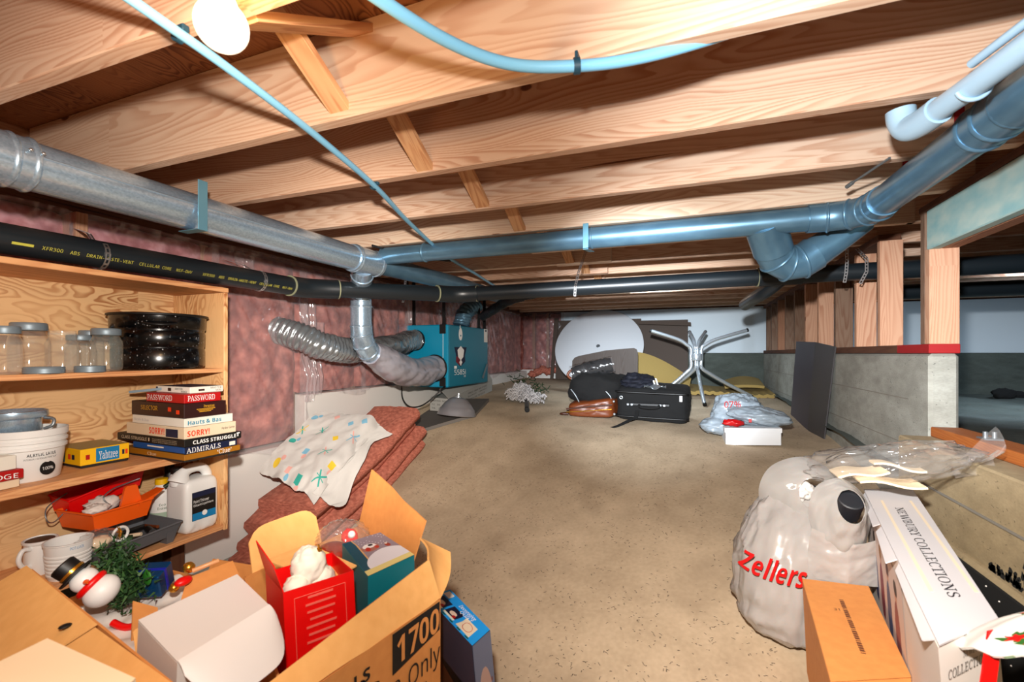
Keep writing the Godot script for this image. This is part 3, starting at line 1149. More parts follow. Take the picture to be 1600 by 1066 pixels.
func build_lamp() -> void:
	var t := thing("light_bulb", "glowing white globe bulb in a bare lampholder between the near joists", "light bulb", V(-0.635, 1.55, 0.49))
	var axis := Vector3(-0.10, 1.0, -0.06)
	var xf := along(axis, V(-0.636, 1.546, 0.488))
	var st := mb()
	var prof := []
	for k in 15:
		var a := PI * k / 18.0
		prof.append(Vector2(0.036 * sin(a), 0.036 - 0.036 * cos(a)))
	prof.append_array([Vector2(0.0215, 0.071), Vector2(0.0175, 0.082), Vector2(0.0155, 0.094), Vector2(0.014, 0.100)])
	lathe(st, prof, 28, xf)
	put(st, "globe", glow_mat(), t)
	st = mb()
	lathe(st, [Vector2(0.0, 0.099), Vector2(0.0145, 0.099), Vector2(0.0145, 0.122), Vector2(0.0, 0.122)], 18, xf)
	put(st, "screw_base", M.brass, t)
	st = mb()
	lathe(st, [Vector2(0.0, 0.108), Vector2(0.026, 0.110), Vector2(0.038, 0.124), Vector2(0.052, 0.138), Vector2(0.052, 0.148), Vector2(0.0, 0.148)], 24, xf)
	put(st, "lampholder", M.white, t)
	st = mb()
	box(st, V(-0.655, 1.716, 0.51), Vector3(0.10, 0.05, 0.10), Basis(), 0.006)
	put(st, "junction_box", M.zinc, t)
	var l := OmniLight3D.new()
	l.name = "bulb_light"
	t.add_child(l)
	l.position = Vector3(0.0, 0.032, 0.0)
	l.light_color = Color(1.0, 0.78, 0.52)
	l.light_energy = 0.13
	l.light_size = 0.03
	l.omni_range = 14.0
	l.omni_attenuation = 2.0
	l.shadow_enabled = true

	# two water tubes
	var a := thing("water_tube", "thin straight blue water tube running diagonally under the joists, past the bulb", "water tube", V(-0.9, 1.69, 1.0))
	st = mb()
	var pts := [V(-0.84, 1.685, 0.30), V(-0.86, 1.684, 0.52), V(-0.875, 1.680, 0.70), V(-0.935, 1.685, 1.00), V(-1.03, 1.687, 1.38), V(-1.165, 1.685, 1.80), V(-1.34, 1.68, 2.47), V(-1.45, 1.686, 3.1), V(-1.56, 1.685, 3.76), V(-1.60, 1.69, 4.2)]
	tube(st, smooth_path(pts), 0.0095, 10)
	put(st, "tube", M.blue_tube, a)
	for p in [[V(-0.872, 1.684, 0.585), 0.60], [V(-1.028, 1.688, 1.36), 1.36], [V(-1.345, 1.683, 2.50), 2.6]]:
		st = mb()
		tube(st, [p[0] - Vector3(0.002, 0, -0.006), p[0] + Vector3(-0.002, 0, -0.006)], 0.0125, 12)
		box(st, p[0] + Vector3(0.010, 0.010, 0), Vector3(0.018, 0.012, 0.014), Basis(), 0.002)
		put(st, "clip", M.clip, a)
	var b := thing("water_tube", "thicker pale blue water tube sagging in an arc below the near joists", "water tube", V(-0.2, 1.67, 0.9))
	st = mb()
	pts = [V(-0.56, 1.70, 0.40), V(-0.48, 1.678, 0.60), V(-0.41, 1.672, 0.755), V(-0.325, 1.672, 0.86), V(-0.205, 1.676, 0.918), V(-0.085, 1.688, 0.955), V(0.05, 1.715, 0.985), V(0.16, 1.75, 1.01), V(0.30, 1.80, 1.06)]
	tube(st, smooth_path(pts), 0.0115, 12)
	put(st, "tube", M.blue_tube, b)
	st = mb()
	tube(st, [V(-0.212, 1.675, 0.915), V(-0.200, 1.676, 0.919)], 0.0155, 12)
	box(st, V(-0.206, 1.692, 0.922), Vector3(0.006, 0.024, 0.022), Basis(), 0.001)
	put(st, "clip", M.clip, b)


# ridge round a duct
func ring(st: SurfaceTool, at: Vector3, dir: Vector3, r: float, w: float) -> void:
	var d := dir.normalized()
	tube(st, [at - d * w, at - d * w * 0.6, at, at + d * w * 0.6, at + d * w], func(t: float, _a: float) -> float: return r + 0.0045 * sin(PI * t), 24)


# elbow of several gores
func gored(st: SurfaceTool, pts: Array, r: float, n := 22) -> void:
	tube(st, pts, r, n)
	for k in range(1, pts.size() - 1):
		ring(st, pts[k], pts[k + 1] - pts[k - 1], r + 0.001, 0.006)


func strap(called: String, pts: Array, side: Vector3, label: String, w := 0.016) -> Node3D:
	var t := thing(called, label, "strap", pts[-1], 0.0, "perforated pipe straps")
	var st := mb()
	for k in pts.size() - 1:
		var d: Vector3 = pts[k + 1] - pts[k]
		var n := int(d.length() / 0.016)
		var x := side.normalized()
		var y := d.normalized()
		x = (x - y * x.dot(y)).normalized()
		var z := x.cross(y)
		for q in max(n, 1):
			# a bead with a hole: two narrow rails and a bridge
			var c: Vector3 = pts[k] + d * ((q + 0.5) / max(n, 1))
			var l: float = d.length() / max(n, 1)
			for s in [-1, 1]:
				box(st, c + x * s * w * 0.36, Vector3(w * 0.28, l * 1.02, 0.0015), Basis(x, y, z), 0.0)
			box(st, c + y * l * 0.36, Vector3(w * 0.5, l * 0.35, 0.0015), Basis(x, y, z), 0.0)
	put(st, "band", M.steel, t)
	return t


func build_ducts() -> void:
	# left run along the wall
	var t := thing("round_duct", "long shiny galvanized duct along the left wall, above the black pipe", "duct", V(-1.64, 1.54, 1.0))
	var st := mb()
	tube(st, [V(-1.64, 1.60, -0.9), V(-1.64, 1.60, 0.70)], 0.069, 32)
	put(st, "duct_section", M.galv, t)
	st = mb()
	tube(st, [V(-1.64, 1.60, 0.68), V(-1.64, 1.602, 2.06)], 0.065, 32)
	put(st, "duct_section", M.galv, t)
	for d in [0.66, 0.70]:
		st = mb()
		ring(st, V(-1.64, 1.60, d), Vector3(0, 0, 1), 0.069, 0.008)
		put(st, "crimp", M.galv, t)
	st = mb()
	tube(st, [V(-1.576, 1.612, 0.70), V(-1.576, 1.612, 2.05)], 0.003, 6)
	put(st, "seam", M.galv, t)
	st = mb()
	tube(st, [V(-1.64, 1.602, 1.98), V(-1.64, 1.602, 2.19)], 0.071, 32)
	ring(st, V(-1.64, 1.602, 2.0), Vector3(0, 0, 1), 0.071, 0.008)
	ring(st, V(-1.64, 1.602, 2.17), Vector3(0, 0, 1), 0.071, 0.008)
	put(st, "tee_joint", M.galv, t)
	st = mb()
	tube(st, [V(-1.64, 1.606, 2.18), V(-1.64, 1.63, 3.2), V(-1.64, 1.63, 4.3)], 0.056, 24)
	put(st, "duct_section", M.galv_blue, t)
	for s in [[V(-1.566, 1.62, 0.705)], [V(-1.566, 1.62, 0.68)]]:
		st = mb()
		blob(st, s[0], 8, 6, func(d: Vector3) -> Vector3: return d * 0.005)
		put(st, "screw", M.steel, t)
	# angle bracket that carries it
	var h := thing("duct_bracket", "pale blue metal bracket hooked under the long duct", "bracket", V(-1.57, 1.53, 1.13))
	st = mb()
	box(st, V(-1.566, 1.612, 1.13), Vector3(0.003, 0.172, 0.034), Basis(), 0.001)
	put(st, "upright", M.bracket, h)
	st = mb()
	box(st, V(-1.615, 1.528, 1.13), Vector3(0.10, 0.003, 0.034), Basis(), 0.001)
	put(st, "foot", M.bracket, h)
	# drop to the ventilator
	var v := thing("drop_duct", "upright galvanized duct with elbow dropping behind the black pipe", "duct", V(-1.82, 1.10, 2.34))
	st = mb()
	gored(st, [V(-1.66, 1.575, 2.10), V(-1.71, 1.545, 2.155), V(-1.80, 1.505, 2.26), V(-1.85, 1.455, 2.325), V(-1.86, 1.39, 2.335)], 0.060, 28)
	put(st, "offset_elbow", M.galv, v)
	st = mb()
	tube(st, [V(-1.86, 1.43, 2.335), V(-1.86, 1.26, 2.335)], 0.063, 28)
	put(st, "duct_section", M.galv, v)
	st = mb()
	gored(st, [V(-1.86, 1.275, 2.335), V(-1.86, 1.215, 2.340), V(-1.862, 1.160, 2.365), V(-1.868, 1.115, 2.415), V(-1.872, 1.085, 2.48)], 0.0655, 28)
	put(st, "elbow", M.galv, v)
	for y in [1.385, 1.265]:
		st = mb()
		ring(st, V(-1.86, y, 2.335), Vector3.UP, 0.064, 0.006)
		put(st, "crimp", M.galv, v)

	st = mb()
	tube(st, smooth_path([V(-1.60, 1.688, 2.10), V(-1.55, 1.682, 2.30), V(-1.46, 1.690, 2.58), V(-1.42, 1.696, 2.66)], 5), 0.006, 8)
	solo(st, "cable", M.hose, "short dark cable running from the duct joint to the next joist", "cable")

	# run across under the joists
	var c := thing("cross_duct", "long slim blue-grey duct crossing below the joists from left to right", "duct", V(-0.5, 1.60, 2.2))
	st = mb()
	tube(st, [V(-1.60, 1.648, 2.2), V(-0.40, 1.648, 2.2)], 0.047, 24)
	put(st, "duct_section", M.galv_blue, c)
	st = mb()
	tube(st, [V(-0.43, 1.648, 2.2), V(0.53, 1.648, 2.2)], 0.049, 24)
	put(st, "duct_section", M.galv_blue, c)
	for x in [-1.33, -0.42]:
		st = mb()
		ring(st, V(x, 1.648, 2.2), Vector3.RIGHT, 0.048, 0.006)
		put(st, "crimp", M.galv_blue, c)
	var hb := thing("duct_bracket", "dark teal bracket strap under the cross duct", "bracket", V(-0.42, 1.60, 2.15))
	st = mb()
	box(st, V(-0.44, 1.648, 2.146), Vector3(0.026, 0.115, 0.003), Basis(), 0.001)
	put(st, "upright", M.bracket, hb)
	st = mb()
	box(st, V(-0.44, 1.595, 2.22), Vector3(0.026, 0.003, 0.15), Basis(Vector3.RIGHT, 0.12), 0.001)
	put(st, "foot", M.bracket, hb)

	# right run towards the camera
	var r := thing("right_duct", "blue galvanized duct on the right running from its elbow towards the camera", "duct", V(0.66, 1.59, 1.7))
	st = mb()
	gored(st, [V(0.46, 1.648, 2.2), V(0.53, 1.648, 2.2), V(0.60, 1.646, 2.175), V(0.643, 1.643, 2.12), V(0.652, 1.64, 2.05), V(0.652, 1.64, 1.99)], 0.056, 26)
	put(st, "elbow", M.galv_blue, r)
	st = mb()
	tube(st, [V(0.652, 1.64, 2.02), V(0.664, 1.64, 1.42)], 0.051, 30)
	put(st, "duct_section", M.galv_blue, r)
	st = mb()
	tube(st, [V(0.664, 1.64, 1.46), V(0.672, 1.642, 1.31)], 0.054, 30)
	ring(st, V(0.664, 1.64, 1.44), Vector3(0, 0, 1), 0.054, 0.007)
	ring(st, V(0.667, 1.641, 1.385), Vector3(0, 0, 1), 0.054, 0.007)
	ring(st, V(0.671, 1.642, 1.32), Vector3(0, 0, 1), 0.054, 0.009)
	put(st, "collar", M.galv_blue, r)
	st = mb()
	tube(st, [V(0.671, 1.642, 1.32), V(0.70, 1.645, 0.3), V(0.70, 1.645, -0.6)], 0.057, 30)
	put(st, "duct_section", M.galv_blue, r)
	# branch that bows under the cross duct
	var b := thing("branch_duct", "fat blue galvanized branch bowing down beneath the cross duct, beside the right duct", "duct", V(0.42, 1.46, 2.33))
	st = mb()
	tube(st, [V(0.305, 1.660, 2.22), V(0.340, 1.590, 2.29), V(0.355, 1.555, 2.32)], 0.080, 28)
	put(st, "saddle", M.galv_blue, b)
	st = mb()
	gored(st, [V(0.348, 1.568, 2.315), V(0.375, 1.525, 2.35), V(0.42, 1.500, 2.375), V(0.475, 1.508, 2.385), V(0.525, 1.542, 2.385)], 0.076, 28)
	put(st, "elbow", M.galv_blue, b)
	st = mb()
	tube(st, [V(0.51, 1.532, 2.385), V(0.61, 1.60, 2.385), V(0.71, 1.67, 2.385)], func(q: float, _a: float) -> float: return 0.072 - 0.022 * q, 28)
	put(st, "taper", M.galv_blue, b)

	# white plastic drain with an upturned elbow
	var p := thing("drain_pipe", "pale blue-white plastic pipe with upturned elbow under the joists at upper right", "pipe", V(0.53, 1.62, 1.2))
	st = mb()
	tube(st, [V(0.520, 1.645, 1.345), V(0.548, 1.645, 1.20), V(0.575, 1.648, 1.05), V(0.66, 1.66, 0.4)], 0.0245, 24)
	put(st, "pipe", M.pvc, p)
	st = mb()
	tube(st, smooth_path([V(0.528, 1.645, 1.31), V(0.515, 1.643, 1.365), V(0.505, 1.650, 1.40), V(0.497, 1.675, 1.412), V(0.494, 1.70, 1.412)], 5), 0.0305, 24)
	put(st, "elbow", M.pvc, p)
	st = mb()
	var hook := []
	for k in 14:
		var a := -2.2 + 3.9 * k / 13.0
		hook.append(V(0.546, 1.645, 1.215) + Vector3(cos(a - 0.6), sin(a - 0.6), 0.0) * 0.0285)
	tube(st, smooth_path(hook, 2), 0.0045, 8)
	put(st, "hook", M.pvc, p)
	# thin conduit and a stub of rod near it
	st = mb()
	tube(st, [V(0.545, 1.692, 1.22), V(0.60, 1.694, 0.95), V(0.70, 1.694, 0.4)], 0.009, 12)
	solo(st, "conduit", M.pvc, "thin pale conduit beside the white plastic pipe at upper right", "conduit")
	st = mb()
	tube(st, [V(0.53, 1.688, 1.93), V(0.575, 1.692, 1.72)], 0.004, 8)
	tube(st, [V(0.527, 1.686, 1.945), V(0.535, 1.689, 1.915)], 0.007, 8)
	solo(st, "wire_stub", M.zinc, "short grey wire stub hanging below a joist near the right duct", "wire")


func build_pipes() -> void:
	var t := thing("black_drain_pipe", "long glossy black drain pipe from the left wall round to the right", "pipe", V(-1.0, 1.43, 2.5))
	var r := 0.047
	var st := mb()
	tube(st, [V(-1.93, 1.440, -1.0), V(-1.93, 1.452, 1.90)], r, 28)
	put(st, "pipe_section", M.black_pipe, t)
	st = mb()
	tube(st, smooth_path([V(-1.93, 1.452, 1.86), V(-1.925, 1.453, 1.95), V(-1.885, 1.456, 2.03), V(-1.83, 1.459, 2.10)], 4), r + 0.006, 28)
	put(st, "elbow", M.black_pipe, t)
	st = mb()
	tube(st, [V(-1.85, 1.458, 2.07), V(-1.46, 1.482, 2.64)], r, 28)
	put(st, "pipe_section", M.black_pipe, t)
	st = mb()
	tube(st, smooth_path([V(-1.48, 1.481, 2.60), V(-1.43, 1.484, 2.68), V(-1.36, 1.487, 2.73), V(-1.27, 1.490, 2.755)], 4), r + 0.006, 28)
	put(st, "elbow", M.black_pipe, t)
	st = mb()
	tube(st, [V(-1.30, 1.489, 2.75), V(0.40, 1.535, 2.985)], r, 28)
	put(st, "pipe_section", M.black_pipe, t)
	st = mb()
	tube(st, [V(0.38, 1.535, 2.98), V(0.60, 1.540, 3.0)], r + 0.006, 28)
	put(st, "wye", M.black_pipe, t)
	st = mb()
	tube(st, [V(0.58, 1.540, 3.0), V(4.8, 1.548, 3.05)], r, 28)
	put(st, "pipe_section", M.black_pipe, t)
	st = mb()
	tube(st, smooth_path([V(0.50, 1.52, 3.0), V(0.44, 1.47, 3.12), V(0.40, 1.45, 3.3), V(0.38, 1.44, 3.6)], 5), 0.040, 22)
	put(st, "branch", M.black_pipe, t)
	# pale glue rings at the joints
	for q in [[V(-1.93, 1.452, 1.855), Vector3(0, 0, -1)], [V(-1.83, 1.459, 2.10), V(0.39, 0.02, 0.57)], [V(-1.485, 1.481, 2.60), V(0.39, 0.02, 0.57)], [V(-1.275, 1.490, 2.755), Vector3(1, 0, -0.14)], [V(0.378, 1.535, 2.982), Vector3(1, 0, -0.14)]]:
		st = mb()
		tube(st, [q[0] - q[1].normalized() * 0.003, q[0] + q[1].normalized() * 0.003], r + 0.0068, 28)
		put(st, "joint_ring", M.pipe_ring, t)
	# yellow print along the wall run, facing out and a little down
	var tilt := deg_to_rad(-27.0)
	var nrm := Vector3(cos(tilt), sin(tilt), 0)
	var up := Vector3(-sin(tilt), cos(tilt), 0)
	for q in [[0.66, "4X6"], [0.845, "XFR300  ABS  DRAIN-WASTE-VENT  CELLULAR CORE  NSF-DWV"], [1.36, "XFR300  ABS  DRAIN-WASTE-VENT  CELLULAR CORE  NSF-DWV"]]:
		words(q[1], V(-1.93, 1.447, q[0]) + nrm * (r + 0.0005), Vector3(0, 0, -1), up, 0.0115, M.pipe_print, t, 0.0 if q[0] < 0.8 else 0.47, mono)
	st = mb()
	box(st, V(-1.93, 1.4475, 0.80) + nrm * (r + 0.0004) + up * 0.006, Vector3(0.0008, 0.008, 0.05), Basis(nrm, up, nrm.cross(up)), 0.0)
	put(st, "print_bar", M.pipe_print, t)
	# second black line further back in the side section
	st = mb()
	tube(st, [V(1.10, 1.52, 3.9), V(4.9, 1.52, 3.95)], 0.05, 24)
	solo(st, "black_drain_pipe", M.black_pipe, "second black pipe, lower and further back, seen behind the post at right", "pipe")

	# perforated straps
	var loop := func(c: Vector3, ax: Vector3, from: float, to: float, rad: float) -> Array:
		var x := Vector3.UP
		var y := ax.cross(x).normalized()
		var out := []
		for k in 11:
			var a := mix(from, to, k / 10.0)
			out.append(c + (x * cos(a) + y * sin(a)) * rad)
		return out
	var s1: Array = [V(-2.225, 1.585, 1.10), V(-2.05, 1.54, 1.05)]
	s1.append_array(loop.call(V(-1.93, 1.4445, 1.02), Vector3(0, 0, -1), -0.5, 3.6, 0.0495))
	strap("pipe_strap", s1, Vector3(0, 0, 1), "perforated steel strap round the black pipe nearest the camera at left")
	var s2: Array = [V(-2.21, 1.58, 1.70), V(-2.05, 1.54, 1.68)]
	s2.append_array(loop.call(V(-1.93, 1.450, 1.67), Vector3(0, 0, -1), -0.5, 3.6, 0.0495))
	strap("pipe_strap", s2, Vector3(0, 0, 1), "perforated steel strap on the black pipe at the end of the bookcase")
	strap("pipe_strap", [V(-1.665, 1.715, 2.605), V(-1.655, 1.55, 2.50), V(-1.635, 1.46, 2.465), V(-1.64, 1.415, 2.45)], Vector3(1, 0, 0), "perforated strap hanging before the black pipe above the teal box")
	strap("pipe_strap", [V(-0.615, 1.80, 3.045), V(-0.625, 1.60, 2.83), V(-0.635, 1.51, 2.79), V(-0.64, 1.45, 2.795)], Vector3(1, 0, 0), "perforated strap on the black pipe in mid crossing")
	strap("pipe_strap", [V(0.80, 1.70, 2.95), V(0.798, 1.58, 2.945), V(0.795, 1.53, 2.945), V(0.79, 1.48, 2.955)], Vector3(1, 0, 0), "left of two perforated straps on the black pipe beside the short wall")
	strap("pipe_strap", [V(0.85, 1.66, 2.97), V(0.885, 1.60, 2.945), V(0.885, 1.53, 2.943), V(0.86, 1.47, 2.955)], Vector3(1, 0, 0), "right of two perforated straps on the black pipe beside the short wall")


func corrugated(pts: Array, r: float, pitch: float, deep: float, sd: float) -> SurfaceTool:
	var st := mb()
	var path := smooth_path(pts, 26)
	var total := 0.0
	for k in path.size() - 1:
		total += (path[k + 1] - path[k]).length()
	tube(st, path, func(t: float, a: float) -> float:
		var s := t * total / pitch
		var kink := n1.get_noise_3d(t * 9.0, cos(a) * 0.9 + sd, sin(a) * 0.9) * deep * 1.4
		return r + deep * (absf(sin(PI * (s + 0.35 * sin(a + sd)))) - 0.5) + kink, 30)
	return st


func build_ventilator() -> void:
	var t := thing("ventilation_unit", "teal sheet-metal air exchanger hung on the left wall with two round ports", "air exchanger", V(-2.03, 0.82, 3.8))
	var st := mb()
	box(st, V(-2.038, 1.08, 3.80), Vector3(0.40, 0.52, 0.815), Basis(), 0.008)
	put(st, "case", M.teal_case, t)
	put(bx(-1.842, -1.834, 0.825, 1.336, 3.41, 4.20, 0.003), "service_door", M.teal_dark, t)
	for y in [0.865, 1.302]:
		put(bx(-1.912, -1.856, y - 0.038, y + 0.038, 3.386, 3.396, 0.002), "corner_cap", M.black, t)
	put(bx(-1.882, -1.879, 0.84, 1.32, 3.390, 3.396, 0), "edge_line", M.white, t)
	# ports
	for p in [[V(-2.138, 1.211, 3.39), 0.082], [V(-1.955, 0.978, 3.39), 0.108]]:
		st = mb()
		lathe(st, [Vector2(p[1] - 0.012, 0.0), Vector2(p[1] + 0.006, 0.0), Vector2(p[1] + 0.006, 0.014), Vector2(p[1] - 0.012, 0.014), Vector2(p[1] - 0.012, 0.0)], 32, along(Vector3(0, 0, 1), p[0]))
		put(st, "port_ring", M.black, t)
	# markings on the long side: white drop, shield with red and blue, model number, notice
	var nx := Vector3.RIGHT
	var face := func(d: float, y: float) -> Vector3: return V(-1.8335, y, d)
	var plate := func(called: String, poly: Array, m: Material, off: float) -> void:
		var pv := PackedVector2Array()
		for q in poly:
			pv.append(Vector2(q[0], q[1]))
		var s := mb()
		prism(s, pv, 0.0008, Transform3D(Basis(Vector3(0, 0, -1), Vector3.UP, Vector3(1, 0, 0)), Vector3(-1.8340 + off, 0, 0)))
		put(s, called, m, t)
	var drop := []
	for k in 20:
		var a := TAU * k / 20
		drop.append([3.617 + 0.034 * sin(a), 1.262 + 0.048 * cos(a) * (1.0 if cos(a) < 0 else 1.25)])
	plate.call("emblem", drop, M.white_print, 0.0)
	plate.call("emblem", [[3.607, 1.262], [3.627, 1.262], [3.627, 1.248], [3.607, 1.248]], M.teal_dark, 0.001)
	plate.call("emblem", [[3.598, 1.322], [3.61, 1.348], [3.616, 1.325], [3.612, 1.318]], M.white_print, 0.0)
	plate.call("shield", [[3.50, 1.155], [3.735, 1.155], [3.70, 1.08], [3.71, 1.03], [3.617, 0.985], [3.53, 1.03], [3.535, 1.08]], mat("navy_print", Color(0.03, 0.05, 0.20), 0.6), 0.0)
	plate.call("shield", [[3.535, 1.075], [3.60, 1.07], [3.60, 0.995], [3.53, 1.03]], mat("wine_print", Color(0.45, 0.03, 0.12), 0.6), 0.0009)
	plate.call("shield", [[3.617, 1.165], [3.68, 1.13], [3.665, 1.07], [3.617, 1.04], [3.57, 1.07], [3.555, 1.13]], M.white_print, 0.0018)
	plate.call("shield", [[3.617, 1.05], [3.645, 1.025], [3.617, 0.992], [3.59, 1.025]], M.white_print, 0.0018)
	plate.call("square_mark", [[3.50, 0.995], [3.545, 0.995], [3.545, 0.972], [3.50, 0.972]], M.white_print, 0.0)
	words("5585i", face.call(3.50, 0.918), Vector3(0, 0, -1), Vector3.UP, 0.045, M.white_print, t, 0.215)
	words("VB", face.call(3.675, 0.893), Vector3(0, 0, -1), Vector3.UP, 0.018, M.white_print, t, 0.04)
	plate.call("notice", [[4.115, 1.21], [4.195, 1.21], [4.195, 1.338], [4.115, 1.338]], M.white_print, 0.0)
	plate.call("notice", [[4.14, 1.31], [4.17, 1.31], [4.17, 1.33], [4.14, 1.33]], M.navy_print, 0.001)
	st = mb()
	board(st, V(-1.832, 0.87, 4.06), V(-1.832, 0.86, 4.085), V(-1.832, 0.99, 4.185), V(-1.832, 1.0, 4.165), 0.006, Vector3.RIGHT)
	put(st, "latch", M.zinc, t)
	# chains of black strap it hangs from
	for q in [[-2.19, 3.44], [-1.90, 3.44], [-1.86, 4.05], [-1.855, 4.17]]:
		st = mb()
		box(st, V(q[0], 1.555, q[1]), Vector3(0.030, 0.42, 0.004), Basis(), 0.001)
		box(st, V(q[0], 1.345, q[1]), Vector3(0.036, 0.014, 0.012), Basis(), 0.002)
		put(st, "hanger_strap", M.black_metal, t)

	# flexible ducts on the ports
	st = corrugated([V(-2.275, 1.235, 2.085), V(-2.20, 1.22, 2.10), V(-2.12, 1.192, 2.14), V(-2.06, 1.148, 2.22), V(-2.05, 1.123, 2.37), V(-2.07, 1.130, 2.70), V(-2.10, 1.170, 3.06), V(-2.138, 1.211, 3.32), V(-2.138, 1.211, 3.40)], 0.078, 0.030, 0.011, 1.0)
	solo(st, "flexible_duct", M.foil, "crinkled silver foil flexible duct from the insulated wall to the upper port", "flexible duct")
	st = mb()
	var path := smooth_path([V(-1.870, 1.105, 2.44), V(-1.873, 1.08, 2.52), V(-1.885, 1.03, 2.65), V(-1.91, 0.975, 2.88), V(-1.935, 0.955, 3.12), V(-1.955, 0.970, 3.32), V(-1.955, 0.978, 3.40)], 14)
	tube(st, path, func(u: float, a: float) -> float:
		var fold := absf(sin(u * 24.0 + 1.4 * sin(a * 2.0) + 0.8 * a)) * 0.006
		return mix(0.072, 0.102, smoothstep(0.0, 0.25, u)) + n1.get_noise_3d(u * 5.0, cos(a), sin(a)) * 0.012 + fold, 30)
	solo(st, "flexible_duct", M.grey_jacket, "grey plastic jacketed flexible duct from the elbow to the lower port", "flexible duct")
	st = corrugated([V(-2.0, 1.36, 3.95), V(-1.99, 1.42, 3.97), V(-1.97, 1.50, 4.0), V(-1.90, 1.58, 4.1)], 0.075, 0.03, 0.006, 4.0)
	solo(st, "flexible_duct", M.galv_blue, "short blue-grey flexible duct rising from the top of the teal box", "flexible duct")
	st = corrugated([V(-1.75, 1.44, 3.9), V(-1.55, 1.50, 3.75), V(-1.35, 1.55, 3.6), V(-1.1, 1.60, 3.6), V(-0.95, 1.63, 3.7)], 0.040, 0.018, 0.006, 6.0)
	solo(st, "flexible_duct", M.hose, "dark ribbed hose high up in the far left corner", "hose")
	# power cord drooping below
	st = mb()
	tube(st, smooth_path([V(-2.22, 0.90, 3.34), V(-2.225, 0.82, 3.31), V(-2.20, 0.72, 3.29), V(-2.12, 0.665, 3.27), V(-2.02, 0.675, 3.28), V(-1.93, 0.74, 3.31), V(-1.87, 0.815, 3.36), V(-1.86, 0.83, 3.42)], 6), 0.006, 8)
	solo(st, "power_cord", M.cord, "black power cord drooping below the teal air exchanger", "cord")


# ---------------------------------------------------------------- things along the left and at the back

# a long soft body of rounded rectangular section along points
func loaf(pts: Array, w: float, h: float, rough: float, sd: float, n := 30, per := 8) -> SurfaceTool:
	var st := mb()
	var path := smooth_path(pts, per)
	tube(st, path, func(t: float, a: float) -> float:
		var c := absf(cos(a)) / (w * 0.5)
		var s := absf(sin(a)) / (h * 0.5)
		var r := pow(pow(c, 5.0) + pow(s, 5.0), -0.2)
		var e := n1.get_noise_3d(t * 7.0 + sd, cos(a) * 1.6, sin(a) * 1.6) * rough + n1.get_noise_3d(t * 26.0 + sd, cos(a) * 5.0, sin(a) * 5.0) * rough * 0.45
		return r + e, n)
	return st


